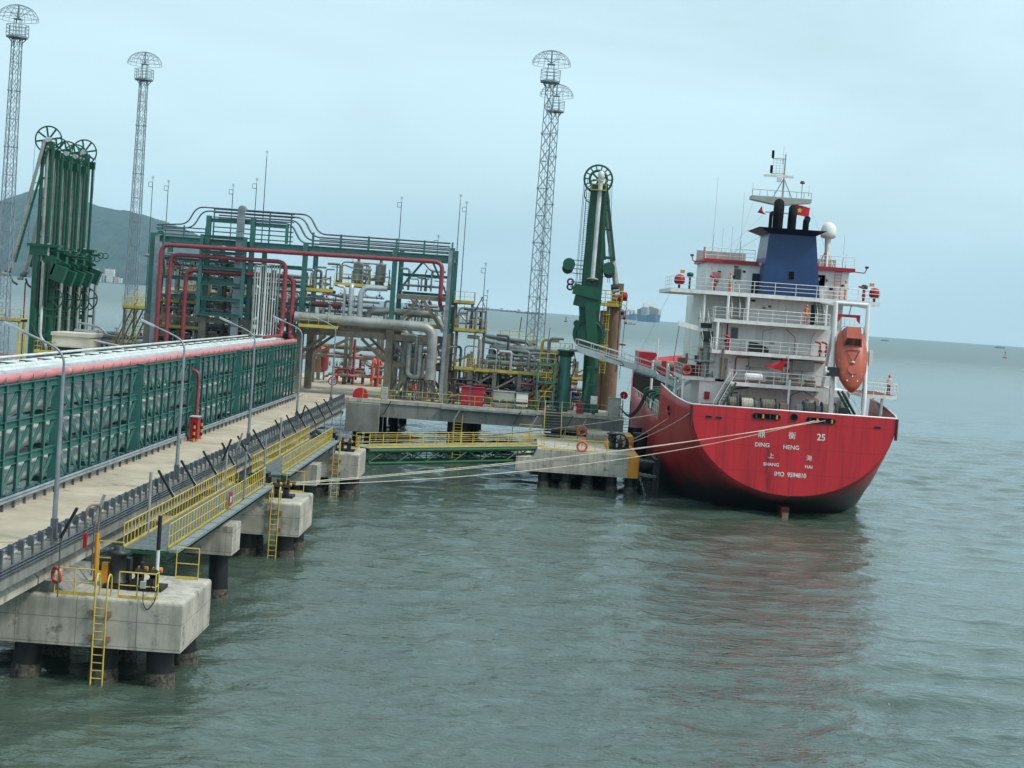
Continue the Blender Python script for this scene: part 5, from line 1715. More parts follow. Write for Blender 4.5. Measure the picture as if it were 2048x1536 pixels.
def left_arm(x, y, label, lean):
    root = thing('loading_arm', label, 'loading arm', (x, y, 5.5), 'five green marine loading arms')
    g = 'dgreen'
    MB().tube((x - .3, y, 5.5), (x - .3, y, 18.2), .52, 14).o('riser_column', g, root)
    MB().tube((x - .3, y, 5.5), (x - .3, y, 5.9), .8, 14).o('base_flange', g, root)
    MB().box(x - 1.1, x + .9, y - .5, y + .5, 18.2, 19.2).o('trunnion_head', g, root)
    # inboard arm: two green booms with rungs and the product pipe between
    for s, xx in ((-1, x - .35), (1, x + .75)):
        MB().tube((xx, y, 18.4), (xx + .0, y, 30.6), .22, 8).o('boom', g, root)
    for i in range(5):
        MB().box(x - .35, x + .75, y - .12, y + .12, 20.2 + i * 2.2, 20.45 + i * 2.2).o('boom_tie', g, root)
    for xx, r, m in ((x - .05, .16, g), (x + .5, .13, 'clad_d'), (x + .95, .17, g)):
        MB().tube((xx, y + 1.5, 18.6), (xx, y + 1.5, 29.8), r, 8).o('rear_boom', m, root)
    MB().box(x - .3, x + 1.2, y + 1.3, y + 1.7, 29.4, 30.3).o('rear_head', g, root)
    MB().box(x - .8, x + 1.6, y + 1.0, y + 1.9, 17.9, 19.3).o('rear_trunnion', g, root)
    MB().tube((x + .2, y - .1, 17.5), (x + .2, y - .1, 30.6), .19, 10).o('product_pipe', 'clad_d', root)
    MB().tube((x + .2, y - .4, 31.3), (x + .2, y + .3, 31.3), .32, 12).o('apex_swivel', 'clad', root)
    MB().box(x - .5, x + .9, y - .2, y + .25, 30.2, 31.1).o('apex_head', g, root)
    spoked_wheel(root, (x + .1, y + .35, 31.35), 1.5, g, 8, .2, 'apex_wheel')
    # outboard arm, folded down on the berth side
    tip = V(x - 3.2 * lean, y, 16.6)
    ap = V(x - .1, y, 31.2)
    MB().tube(ap + V(0, -.4, 0), tip + V(0, -.4, 0), .2, 10).o('outboard_pipe', 'clad_d', root)
    MB().tube(ap + V(.45, -.3, -.8), tip + V(.5, -.3, .6), .14, 8).o('outboard_truss_boom', g, root)
    for i in range(1, 6):
        p = ap.lerp(tip, i / 6)
        MB().bar(p + V(0, -.38, 0), p + V(.5, -.3, 0), .1).o('outboard_tie', g, root)
    for k in range(3):
        MB().tube(tip + V(-.25 - .3 * k, -.3 - .1 * k, -.4 * k), tip + V(.35 - .3 * k, -.3 - .1 * k, -.4 * k), .3 - .03 * k, 10).o('swivel_joint', 'galv_d' if k % 2 else 'clad_d', root)
    MB().path([tip + V(0, -.3, -.8), tip + V(.3, -.3, -1.6), tip + V(.9, -.3, -1.9)], .12, 8, .3).o('coupler', 'dark', root)
    # counterweights
    MB().bar((x + .3, y, 18.7), (x + 2.4, y, 17.6), .3, .5, (0, 1, 0)).o('counterweight_beam', g, root)
    MB().cbox((x + 1.1, y, 17.2), (1.5, .8, 1.9), Matrix.Rotation(R(18), 3, 'Y')).o('counterweight_plate', g, root)
    MB().cbox((x + 2.2, y, 16.3), (1.6, .8, 1.8), Matrix.Rotation(R(18), 3, 'Y')).o('counterweight_plate', g, root)
    spoked_wheel(root, (x + 1.4, y + .3, 13.4), 1.35, g, 6, .16, 'lower_wheel', .3)
    MB().tube((x + .9, y - .2, 18.8), (x + 3.0, y - .2, 18.9), .12, 8).o('balance_rod', g, root)
    for dx in (3.0, 3.6):
        MB().ring((x + dx, y - .2, 18.85), .34, .06, (0, 1, 0), 14, 5).o('balance_wheel', g, root)
    MB().path([(x + .6, y - .3, 17.4), (x + .6, y - .3, 9.0), (x + 1.4, y - .3, 8.0), (x + 1.4, y - .3, 6.0)], .17, 8, .5).o('feed_pipe', 'wpipe', root)
    MB().bar((x - .4, y - .6, 10.5), (x + 1.0, y - .6, 8.0), .06).o('stay', 'galv_d', root)
    MB().tube((x + 1.2, y + .8, 5.5), (x + 1.2, y + .8, 16.2), .42, 12).o('rear_column', g, root)
    MB().tube((x + 2.2, y + 1.2, 5.5), (x + 2.2, y + 1.2, 15.2), .2, 8).o('rear_pipe', 'clad_d', root)
    for zz in (9.0, 11.2):
        MB().box(x - .6, x + 2.4, y - .15, y + .15, zz, zz + .3).o('tie_beam', g, root)
    MB().tube((x + .95, y - .2, 17.9), (x + .95, y - .2, 19.6), .16, 8).o('swivel_pipe', 'wpipe', root)
    MB().box(x - 1.4, x + 2.3, y - .6, y + .6, 19.2, 19.5).o('head_beam', g, root)
    for i in range(4):
        MB().tube((x + .1 + .35 * i, y - .5, 12.5), (x + .1 + .35 * i, y - .5, 17.6), .09, 6).o('hydraulic_pipe', ('dark', 'clad_d', g, 'dark')[i], root)
    # ropes and ladder
    MB().tube((x + 1.58, y + .35, 31.3), (x + 1.3, y + .3, 19), .02, 4).o('wire_rope', 'dark', root)
    MB().tube((x - 1.4, y + .35, 31.3), (x - 1.6, y + .3, 19), .02, 4).o('wire_rope', 'dark', root)
    return root
AX = -56.0
nn = ['nearest and tallest looking', 'second nearest', 'middle', 'second farthest', 'farthest']
arm0 = left_arm(AX, 175.0, 'nearest of five green loading arms at the far berth, with slanted silver outer pipe', 1.0)
for k, dy in enumerate((3.5, 7.0, 10.5, 14.0)):
    a = left_arm(AX, 175.0 + dy, f'{nn[k + 1]} of five green loading arms at the far berth', .45 if k != 0 else .8)
    if k in (0, 1, 2):   # these stand a little lower, their wheels hidden behind the first one
        a.scale = (1, 1, .965)
gp('mast_pipe', [(-58.5, 178, 5.6), (-58.5, 178, 15)], .08, 'red', 'thin red standpipe left of the five loading arms', .2, 6)
gp('deck_pipe', [(-60.5, 170, 6.9), (-52.5, 172, 6.9)], .12, 'pinkred', 'faded red deck pipe at the left picture edge', .2, 8)
gp('deck_pipe', [(-60.5, 169, 6.2), (-53.5, 171, 6.2)], .1, 'pinkred', 'lower faded red deck pipe at the left picture edge', .2, 8)
platform_deck('access_platform', -58.5, -55.2, 167, 169.5, 11.0, 'yellow railed platform on the leftmost lattice tower', 'fr', legs=5.5, legm='yellow')
platform_deck('access_platform', -54.5, -52.8, 170, 172, 7.6, 'small yellow railed platform at the foot of the first loading arm', 'flr', legs=5.5)

# ------------------------------------------------------------------ big loading arm at the ship's berth
def right_arm():
    x, y = 6.3, 165.0
    g = 'dgreen'
    root = thing('loading_arm', 'large green loading arm beside the ship, with white pipe and round counterweights', 'loading arm', (x, y, 5.5))
    MB().tube((x + .7, y, 5.5), (x + .55, y, 13), .78, 18).o('riser_column', g, root)
    MB().tube((x + .7, y, 5.5), (x + .7, y, 5.9), 1.1, 18).o('base_flange', g, root)
    # inboard boom: broad tapering green box with the white pipe in front
    MB().prism([(-1.0, 12.8), (1.1, 12.8), (1.25, 19.5), (1.0, 29.9), (-.75, 29.9), (-1.0, 19.5)], lambda u, v, t: (x + u, y + t, v), .1, .8).o('boom', g, root)
    for s, xx in ((-1, -.72), (1, .98)):
        MB().bar((x + xx, y + .0, 19), (x + xx * .85, y + .0, 29.8), .16, .3, (1, 0, 0)).o('boom_flange', g, root)
    MB().tube((x + .1, y - .4, 19.6), (x + .22, y - .4, 30.4), .23, 12).o('product_pipe', 'wpipe', root)
    MB().lathe([(.23, 0), (.34, .05), (.36, .5), (.3, .8), (.1, .95), (0, .96)], (x + .22, y - .4, 30.3), 12).o('apex_elbow', 'wpipe', root)
    MB().disc((x + .22, y - .4, 30.2), .36, .12, (0, 0, 1), 12).o('pipe_flange', 'wpipe', root)
    MB().disc((x + .1, y - .4, 19.7), .62, .14, (0, .2, 1), 14).o('lower_flange', 'clad_d', root)
    # apex wheel with cut-outs
    c = V(x + .0, y + .95, 30.45)
    rim = MB().ring(c, 1.5, .11, (0, 1, 0), 36, 6).o('apex_wheel', g, root)
    for k in range(14):
        a = 2 * math.pi * k / 14
        MB().bar(c + V(math.cos(a), 0, math.sin(a)) * .85, c + V(math.cos(a), 0, math.sin(a)) * 1.46, .13, .12, (0, 1, 0)).o('spoke', g, rim)
    MB().ring(c, .92, .14, (0, 1, 0), 28, 6).o('inner_ring', g, rim)
    for k in range(6):
        a = 2 * math.pi * k / 6 + .3
        MB().bar(c, c + V(math.cos(a), 0, math.sin(a)) * .9, .2, .12, (0, 1, 0)).o('inner_spoke', g, rim)
    MB().ring(c + V(-.35, .4, -1.6), 1.0, .06, (0, 1, 0), 24, 5).o('cable_sheave', g, root)
    # apex platform
    MB().box(x - .75, x + .85, y - .95, y - .05, 29.15, 29.22).o('apex_platform', 'yellow', root)
    railing('apex_railing', [(x - .72, y - .92, 29.22), (x + .82, y - .92, 29.22)], 1.05, .8, 'yellow', root, toe=0)
    # ropes on the left, ladder
    for dx in (-1.5, -1.38, -1.15):
        MB().tube((x + dx, y + .95, 30.4), (x + dx - .12, y + .9, 18.9), .025, 5).o('wire_rope', 'dark', root)
    for dx in (1.5, 1.3):
        MB().tube((x + dx, y + .95, 30.2), (x + dx + .5, y + .9, 19.5), .025, 5).o('wire_rope', 'dark', root)
    mb = MB()
    for i in range(46): mb.ring((x - 1.02, y + .3, 18.5 + i * .23), .17, .012, (0, 0, 1), 8, 3)
    for s in (-.14, .14): mb.tube((x - 1.02 + s, y + .3, 18.3), (x - 1.02 + s, y + .3, 29), .02, 4)
    tag(mb.o('caged_ladder', 'dgreen', root), kind='stuff')
    # round counterweights on rods
    for sx, xx, zz in ((-1, x - 2.5, 21.15), (1, x + 1.75, 21.0)):
        MB().disc((xx, y - .3, zz), .66, .25, (0, 1, 0), 22).o('round_counterweight', g, root)
        MB().disc((xx + .1 * sx, y + .1, zz - .45), .6, .2, (0, 1, 0), 22).o('round_counterweight', 'dark', root)
        for dz in (.5, .0, -.4, -.9):
            MB().tube((xx, y - .1, zz + dz), (x + (-.9 if sx < 0 else .9), y - .1, zz + dz - .05), .045, 6).o('counterweight_rod', 'dark', root)
    for zz in (19.3, 18.75):
        MB().ring((x - 2.2, y - .1, zz), .3, .1, (0, 1, 0), 16, 6).o('trim_wheel', 'dark', root)
        MB().tube((x - 2.2, y - .1, zz), (x - .8, y - .1, zz), .06, 6).o('trim_rod', 'dark', root)
    # main counterweight: stacked plates, hanging arm, round hub plate
    rot = Matrix.Rotation(R(10), 3, 'Y')
    MB().cbox((x - .45, y - 1.5, 18.35), (2.9, .7, 1.15), rot).o('counterweight_plate', g, root)
    MB().cbox((x - .3, y - 1.25, 17.2), (2.85, .6, 1.2), rot).o('counterweight_plate', g, root)
    MB().prism([(-1.35, 18.6), (1.0, 19.0), (.95, 14.6), (-.8, 14.2)], lambda u, v, t: (x + u, y + t, v), -.45, .05).o('counterweight_cheek', g, root)
    MB().bar((x + .0, y - 1.6, 17.2), (x + .55, y - 1.6, 12.9), 1.15, .3, (0, 1, 0)).o('hanging_arm', g, root)
    MB().disc((x + .15, y - .5, 13.9), 1.75, .6, (0, 1, 0), 32).o('hub_plate', g, root)
    MB().ring((x + .15, y - .85, 13.9), 1.4, .09, (0, 1, 0), 28, 5).o('hub_rim', g, root)
    MB().disc((x - 1.2, y - .45, 14.9), .38, .5, (0, 1, 0), 16).o('pivot', g, root)
    # outboard arm folded at the right: green ladder frame and grey pipe
    for p, q in (((x + .9, y + .6, 30.0), (x + 2.35, y + .6, 21.9)), ((x + .75, y + .6, 27.0), (x + 1.3, y + .6, 21.9))):
        MB().bar(p, q, .24, .3, (0, 1, 0)).o('outboard_boom', g, root)
    for t in (.35, .6, .97):
        p, q = V(x + .9, y + .6, 30).lerp(V(x + 2.35, y + .6, 21.9), t), V(x + .75, y + .6, 30 - 8.1 * t)
        q = V(x + .75 + max(0, (t - .37)) * .85, y + .6, 30 - 8.1 * t)
        MB().bar(p, q, .3 if t > .9 else .16, .5 if t > .9 else .16, (0, 1, 0)).o('outboard_tie', g, root)
    MB().tube((x + .85, y + .8, 28.3), (x + 2.75, y + .9, 19.0), .28, 12).o('outboard_pipe', 'clad_d', root)
    MB().tube((x + 2.2, y + .8, 21.5), (x + 3.1, y + .9, 18.2), .05, 6).o('hose_line', 'dark', root)
    for k in range(4):
        MB().tube((x + 2.2 + .25 * k, y + .7, 19.0 - .35 * k), (x + 3.0 + .1 * k, y + .7, 19.1 - .35 * k), .34 - .03 * k, 10).o('swivel_joint', ('dark', 'clad_d', 'wpipe', 'fred')[k], root)
    MB().path([(x + 3.1, y + .7, 18.6), (x + 3.3, y + .7, 17.0), (x + 3.4, y + .7, 10)], .05, 6, .4).o('hose_line', 'hose', root)
    MB().ring((x + 3.7, y + .7, 16.9), .35, .04, (0, 1, 0), 16, 5).o('hose_loop', 'clad_d', root)
    # A-frame foot
    for sx in (-.55, .55):
        MB().bar((x + .5 + sx * 1.1, y - 3.6, 5.5), (x + .75 + sx * .6, y - 3.2, 10.4), .32).o('frame_leg', g, root)
    MB().box(x + .1, x + 1.35, y - 3.6, y - 2.9, 10.3, 10.5).o('frame_cap', g, root)
    for z in (6.9, 8.6):
        MB().bar((x + .1, y - 3.45, z), (x + 1.3, y - 3.45, z), .2).o('frame_tie', g, root)
    return root
right_arm()

def berth_column():
    x, y = 9.15, 171
    root = thing('berth_riser', 'rust brown riser column with yellow caged ladder behind the large green arm', 'column', (x, y, 5.5))
    MB().tube((x + .25, y, 5.5), (x + .15, y, 17.6), .85, 18).o('column_shaft', 'rust', root)
    MB().tube((x - .85, y + .3, 5.5), (x - 1.0, y + .3, 16.5), .36, 12).o('side_pipe', 'rust', root)
    MB().tube((x - 1.35, y + .3, 5.5), (x - 1.35, y + .3, 14.5), .1, 8).o('slim_pipe', 'red', root)
    MB().box(x - 1.6, x + .9, y - 1.7, y + .4, 17.0, 17.12).o('landing', 'yellow', root)
    railing('landing_railing', [(x - 1.6, y + .3, 17.12), (x - 1.6, y - 1.7, 17.12), (x + .85, y - 1.7, 17.12), (x + .85, y + .3, 17.12)], 1.6, .55, 'yellow', root, r=.045, mids=3, toe=.25)
    MB().box(x - .2, x + 1.0, y - .6, y + .6, 17.5, 19.6).o('head_block', 'rust', root)
    MB().tube((x + .3, y - .2, 19), (x - .3, y - .2, 22), .3, 10, .22).o('swivel_pipe', 'clad_d', root)
    MB().disc((x + 1.2, y - .6, 18.2), .5, .4, (1, 0, 0), 14).o('red_valve', 'fred', root)
    for s in (-.3, .3):
        MB().tube((x - .75 + s, y - 1.2, 9.5), (x - .75 + s, y - 1.2, 17.0), .04, 6).o('ladder_rail', 'yellow', root)
    src = None
    for i in range(24):
        if src is None: src = MB().tube((x - 1.05, y - 1.2, 9.7), (x - .45, y - 1.2, 9.7), .025, 5).o('ladder_rung', 'yellow', root)
        else: inst(src, (0, 0, i * .3), root)
    for i in range(4):
        MB().ring((x - .75, y - 1.45, 11 + i * 1.7), .45, .035, (0, 0, 1), 14, 5).o('cage_hoop', 'yellow', root)
    for a in (-.8, -2.34, -1.57):
        MB().tube((x - .75 + .45 * math.cos(a), y - 1.45 + .45 * math.sin(a), 10.6), (x - .75 + .45 * math.cos(a), y - 1.45 + .45 * math.sin(a), 16.8), .025, 5).o('cage_strip', 'yellow', root)
    MB().bar((x + .9, y, 12.9), (x + 1.7, y, 12.85), .2).o('bracket', 'rust', root)
    for k in range(3):
        MB().disc((x + 1.1 + .2 * k, y - .3, 16.4 - .5 * k), .25, .3, (1, 0, 0), 10).o('coupling', ('dark', 'fred', 'clad_d')[k], root)
    MB().tube((x + 1.5, y - .2, 18.5), (x + 1.25, y - .2, 9), .03, 5).o('hanging_cable', 'hose', root)
berth_column()

# ------------------------------------------------------------------ gangway
def gangway():
    root = thing('gangway_tower', 'dark green gangway column with flanged head at the berth', 'gangway tower', (4.15, 163.5, 5.5))
    MB().tube((4.15, 163.5, 5.5), (4.15, 163.5, 11.4), .62, 16).o('column', 'green', root)
    MB().lathe([(.62, 0), (.8, .1), (.8, .5), (.95, .55), (.95, .75), (0, .76)], (4.15, 163.5, 11.3), 16).o('head', 'dgreen', root)
    MB().path([(3.5, 163, 12), (3.2, 162.6, 11), (3.6, 162.6, 10.2), (3.4, 162.7, 9)], .05, 6, .4).o('hydraulic_hose', 'hose', root)
    MB().path([(4.9, 163, 12), (5.3, 162.6, 10.6), (4.9, 162.6, 9.2)], .05, 6, .4).o('hydraulic_hose', 'hose', root)
    root = thing('gangway', 'white aluminium gangway sloping from the berth down to the ship', 'gangway', (5.0, 163.0, 12.2))
    A, B = V(5.2, 163.0, 12.25), V(13.4, 160.5, 10.35)
    C = V(17.4, 159.0, 8.7)
    d = (B - A).normalized()
    s = d.cross(V(0, 0, 1)).normalized()
    for k in (-1, 1):
        MB().bar(A + s * .5 * k, B + s * .5 * k, .16, .6).o('main_beam', 'wpipe', root)
        MB().bar(B + s * .42 * k - d * 1.5, C + s * .42 * k, .12, .5).o('telescopic_beam', 'wpipe', root)
    MB().bar(A, B, .9, .05).o('tread_deck', 'grate', root)
    MB().bar(B, C, .75, .05).o('tread_deck', 'grate', root)
    for k in (-1, 1):
        railing('hand_railing', [A + s * .52 * k, B + s * .52 * k], 1.05, 1.7, 'wpipe', root, r=.035, toe=0)
        railing('hand_railing', [B + s * .44 * k, C + s * .44 * k], 1.0, 1.5, 'wpipe', root, r=.03, toe=0)
    MB().tube(B + V(0, -.5, -.35) - d * 2.2, B + V(0, -.5, -.35) + d * .2, .24, 12).o('hydraulic_cylinder', 'galv', root)
    MB().path([A + d * 3.2 + V(0, -.62, .2), A + d * 5.2 + V(0, -.62, .1), A + d * 5.4 + V(0, -.62, -.2), A + d * 4.9 + V(0, -.62, -.3)], .04, 6, .3).o('cable_loop', 'hose', root)
    MB().box(A.x - .7, A.x + .1, A.y - .8, A.y + .8, A.z - .3, A.z - .1).o('hinge_plate', 'galv_d', root)
    railing('berth_cage', [A + d * 4.6 + V(0, -1.0, .15), A + d * 6.6 + V(0, -1.0, -.3)], 1.3, .7, 'wpipe', root, r=.035, toe=0, mids=1)
gangway()
def gangway_frame():
    x, y = 2.2, 162.4
    root = thing('stair_tower', 'green framed stair tower with yellow landings left of the gangway column', 'stair tower', (x, y, 5.5))
    for xx in (x - .9, x + .9):
        for yy in (y - .5, y + 1.2):
            MB().bar((xx, yy, 5.5), (xx, yy, 10.6), .2).o('post', 'green', root)
    for z in (6.4, 8.4, 10.4):
        MB().box(x - 1.0, x + 1.0, y - .6, y + 1.3, z, z + .06).o('landing', 'galv_d', root)
        MB().bar((x - .9, y - .62, z + .1), (x + .9, y - .62, z + .1), .1, .2).o('landing_edge', 'green', root)
        railing('landing_railing', [(x - .8, y - .5, z + .06), (x + .8, y - .5, z + .06)], 1.1, .8, 'yellow', root, r=.035, toe=.1)
    MB().bar((x - .6, y + .2, 6.5), (x + .7, y + .2, 8.4), .5, .06).o('stair_flight', 'yellow', root)
    MB().bar((x + .7, y + .9, 8.5), (x - .6, y + .9, 10.4), .5, .06).o('stair_flight', 'yellow', root)
gangway_frame()
railing('platform_railing', [(2.2, 158.4, 5.7), (10.2, 158.4, 5.7)], 1.05, 1.6, 'galv', None, 'grey railing on the berth end of the platform front', toe=0)
railing('platform_railing', [(10.2, 158.6, 5.5), (10.2, 176, 5.5)], 1.2, 1.8, 'yorange', None, 'orange yellow railing along the ship side of the platform', toe=.1)
ladder(10.75, 160.0, 2.5, 6.4, 'dark ladder frame hanging at the ship side corner of the platform', 'dark', .8, None)
# ------------------------------------------------------------------ tanker
SX, SY = 22.9, 130.0
def hull_material():
    m = mat('hull_red_paint', (184, 46, 49), (156, 38, 42), 0.5, 0.45, c3=(124, 44, 44), c3_amt=0.5, stretch=(1, 1, .16), joints={'Y': (6.0, 1.0), 'Z': (2.3, .4)}, streak=.6)
    n, l = m.node_tree.nodes, m.node_tree.links
    b = n["Principled BSDF"]
    src = b.inputs["Base Color"].links[0].from_socket
    g = n.new("ShaderNodeNewGeometry")
    sp = n.new("ShaderNodeSeparateXYZ")
    l.new(g.outputs["Position"], sp.inputs[0])
    t = n.new("ShaderNodeTexNoise")
    t.inputs["Scale"].default_value = .45
    t.inputs["Detail"].default_value = 6
    mp = n.new("ShaderNodeMapping")
    mp.inputs["Scale"].default_value = (1, .5, .5)
    l.new(g.outputs["Position"], mp.inputs["Vector"]); l.new(mp.outputs[0], t.inputs["Vector"])
    # antifouling paint below the load line, dirty upper edge
    ma = n.new("ShaderNodeMath"); ma.operation = 'MULTIPLY_ADD'
    ma.inputs[1].default_value = 3.2
    l.new(t.outputs["Fac"], ma.inputs[0]); l.new(sp.outputs["Z"], ma.inputs[2])
    r = n.new("ShaderNodeMapRange")
    r.inputs["From Min"].default_value = 3.2; r.inputs["From Max"].default_value = 5.2
    r.inputs["To Min"].default_value = 1.0; r.inputs["To Max"].default_value = 0.0
    l.new(ma.outputs[0], r.inputs["Value"])
    mx = n.new("ShaderNodeMix"); mx.data_type = 'RGBA'
    mx.inputs["B"].default_value = lin((44, 34, 34))
    l.new(r.outputs[0], mx.inputs["Factor"]); l.new(src, mx.inputs["A"])
    l.new(mx.outputs["Result"], b.inputs["Base Color"])
    return m
M['hull'] = hull_material()
M['transom'] = mat('transom_red_paint', (206, 40, 50), (180, 33, 43), 0.45, 0.4, c3=(130, 26, 36), c3_amt=0.42, stretch=(1, 1, .12), streak=.62, joints={'X': (2.9, .3), 'Z': (2.15, .55)})

st_s = [0, 1.5, 3.5, 7, 12, 16.4, 16.9, 22, 30, 45, 56.6, 57.1, 64, 70, 75, 79, 81.6, 82.5]
st_b = [8.65, 8.95, 9.25, 9.6, 9.85, 9.95, 9.95, 10, 10, 10, 9.9, 9.9, 9.2, 7.9, 6.0, 3.6, 1.4, .25]
st_zb = [1.86, 1.1, .25, -1, -2.5, -3.6, -3.7, -4.3, -5, -5, -5, -5, -5, -5, -5, -5, -4.5, -3]
st_n = [2.0, 2.05, 2.2, 2.6, 3.3, 4, 4, 5, 8, 8, 7, 7, 5, 4, 3, 2.5, 2.2, 2]
st_zt = [9.02, 9.05, 9.15, 9.35, 9.65, 9.88, 6.4, 6.5, 6.7, 7.1, 7.7, 9.9, 10.2, 10.5, 10.8, 11.1, 11.3, 11.4]
def hb(s): return float(np.interp(s, st_s, st_b))
def section(i, K=18):
    b, zb, n, zt = st_b[i], st_zb[i], st_n[i], st_zt[i]
    zr = 9.0
    pts = []
    for k in range(K + 1):
        t = (k / K)
        z = zb + (zt - zb) * (t ** 1.5)
        u = min(1, max(0, (zr - z) / (zr - zb)))
        x = b * (1 - u ** n) ** (1 / n) if u < 1 else 0.0
        if z > zr: x = b
        pts.append((x, z))
    return pts

def build_ship():
    ship = thing('tanker_ship', 'red hulled tanker with white superstructure and blue funnel, seen from astern', 'ship', (SX, SY, 0))
    K = 18
    rows = []
    v, f = [], []
    for i in range(len(st_s)):
        p = section(i, K)
        line = [(SX - x, SY + st_s[i], z) for x, z in reversed(p)] + [(SX + x, SY + st_s[i], z) for x, z in p[1:]]
        rows.append(line); v += line
    w = 2 * K + 1
    for i in range(len(st_s) - 1):
        for k in range(w - 1):
            f.append((i * w + k, i * w + k + 1, (i + 1) * w + k + 1, (i + 1) * w + k))
    h = MB()._add(v, f, True)
    hull = h.o('hull', 'hull', ship)
    so = hull.modifiers.new('plate', 'SOLIDIFY'); so.thickness = .1; so.offset = 0
    # transom plate
    tr = MB()
    ring = rows[0]
    poly = [(x, z) for x, y, z in ring]
    tr.prism(poly, lambda u, vv, t: (u, SY + t, vv), -.06, .04)
    tro = fix(tr.o('transom', 'transom', ship))
    # white rail cap on the bulwark
    MB().path([(x, SY + s, z + .03) for x, s, z in [(SX - hb(s), s, float(np.interp(s, st_s, st_zt))) for s in (16.3, 12, 7, 3.5, 1.5, 0)]] +
              [(SX + hb(s), SY + s, float(np.interp(s, st_s, st_zt)) + .03) for s in (0, 1.5, 3.5, 7, 12, 16.3)], .07, 6).o('bulwark_cap', 'white', ship)
    # decks
    def deck(name, s0, s1, z, m, inset=.12):
        ss = [s0] + [s for s in st_s if s0 < s < s1] + [s1]
        poly = [(SX - hb(s) + inset, SY + s) for s in ss] + [(SX + hb(s) - inset, SY + s) for s in reversed(ss)]
        return fix(MB().prism(poly, lambda u, vv, t: (u, vv, t), z - .1, z).o(name, m, ship))
    deck('poop_deck', .15, 16.4, 8.0, 'deckred')
    deck('main_deck', 16.5, 57, 5.7, 'deckred')
    deck('forecastle_deck', 57.1, 80, 9.3, 'deckred', .3)
    MB().box(SX - 9.7, SX + 9.7, SY + 16.5, SY + 16.7, 5.7, 8.0).o('poop_bulkhead', 'white', ship)
    MB().box(SX - 9.7, SX + 9.7, SY + 56.9, SY + 57.15, 5.7, 9.3).o('forecastle_bulkhead', 'pile', ship)
    # fairleads in the transom: rollers and frame on black plate standing for hole shade
    def fair(xc, z, wd, hgt, rollers):
        def oval(wd, hgt, n=20):
            pts = []
            for k in range(n):
                a = 2 * math.pi * k / n
                cx = (wd - hgt) / 2 * (1 if math.cos(a) > 0 else -1)
                pts.append((cx + hgt / 2 * math.cos(a), hgt / 2 * math.sin(a)))
            return pts
        fr = fix(MB().prism(oval(wd, hgt), lambda u, vv, t: (xc + u, SY + t, z + vv), -.075, -.061).o('fairlead_hole_shade', 'soot_and_shade', ship))
        MB().path([(xc + u, SY - .08, z + vv) for u, vv in oval(wd, hgt)], .045, 6, closed=True).o('fairlead_frame', 'dark', fr)
        for k in range(rollers):
            xx = xc - wd / 2 + .3 + k * (wd - .6) / max(1, rollers - 1)
            MB().tube((xx, SY - .1, z - hgt * .36), (xx, SY - .1, z + hgt * .36), .09, 8).o('roller', 'yorange' if k % 2 else 'dark', fr)
    fair(20.55, 8.45, 2.35, .48, 4)
    fair(25.15, 8.42, 2.45, .48, 4)
    fair(22.88, 8.55, .62, .62, 0)
    fair(15.7, 8.1, .5, .13, 0); fair(16.55, 8.08, .5, .13, 0); fair(29.95, 8.2, .5, .13, 0)
    for x in (SX - 8.66, SX + 8.66):
        MB().tube((x, SY - .05, 7.2), (x, SY - .05, 9.0), .13, 10).o('corner_pipe', 'darkred', ship)
    # lettering
    rot = (R(90), 0, 0)
    for b, sz, x, z, sxx in (('鼎', .66, 20.27, 6.9, 1), ('衡', .66, 22.84, 6.96, 1), ('25', .78, 25.29, 7.0, .95), ('DING', .48, 20.38, 6.02, 1.05), ('HENG', .48, 22.84, 5.98, 1.05),
                          ('上', .52, 21.21, 5.14, 1), ('海', .52, 24.42, 5.16, 1), ('SHANG', .38, 21.27, 4.42, 1.05), ('HAI', .38, 24.44, 4.44, 1.05), ('IMO  9594810', .54, 22.94, 3.65, .85)):
        text(b, sz, (x, SY - .075, z), rot, 'letter', ship, 'lettering', .008, sxx)
    # rudder post
    MB().box(SX - .35, SX + .35, SY + .8, SY + 2.6, -1.2, .8).o('rudder_head', 'darkred', ship)
    MB().box(SX - .25, SX + .25, SY + .5, SY + .79, -.6, .35).o('rudder_plate', 'rust', ship)

    # ---------------- superstructure
    W = 'white'
    def wall(x0, x1, y0, y1, z0, z1, nm='house_wall', m=W): return MB().box(x0, x1, y0, y1, z0, z1).o(nm, m, ship)
    wall(16.2, 30.2, 143.2, 163, 8.01, 10.6)
    wall(17.0, 28.6, 143.4, 163, 10.86, 13.25)
    wall(16.5, 28.9, 144.2, 163, 13.61, 16.1)
    wall(16.45, 29.7, 147.15, 163.1, 10.6, 18.63, 'house_core')
    wall(20.2, 26.4, 145.6, 147.2, 16.46, 18.7)
    wall(16.6, 29.6, 147.21, 163, 16.46, 18.7)
    wall(16.5, 30.1, 147.6, 156, 19.02, 21.75, 'wheelhouse_wall')
    # deck plates with white fascia
    def plate(x0, x1, y0, y1, z, t=.34, nm='deck_plate'):
        o = MB().box(x0, x1, y0, y1, z - t, z).o(nm, W, ship)
        MB().box(x0 + .1, x1 - .1, y0 + .1, y1 - .1, z + .001, z + .012).o('deck_covering', 'deckred', o)
        return o
    plate(18.5, 27.5, 138.8, 144.0, 10.85)
    plate(14.5, 17.6, 143.0, 151, 10.95)
    plate(16.9, 27.8, 141.2, 145.0, 13.6)
    plate(17.0, 27.7, 142.2, 149.0, 16.45)
    plate(12.9, 32.4, 143.8, 156.5, 19.0, .36, 'bridge_deck')
    plate(30.0, 33.2, 137.5, 146, 10.65, .3)
    wall(15.3, 17.3, 143.21, 163, 11.0, 16.1, 'port_casing') if False else None
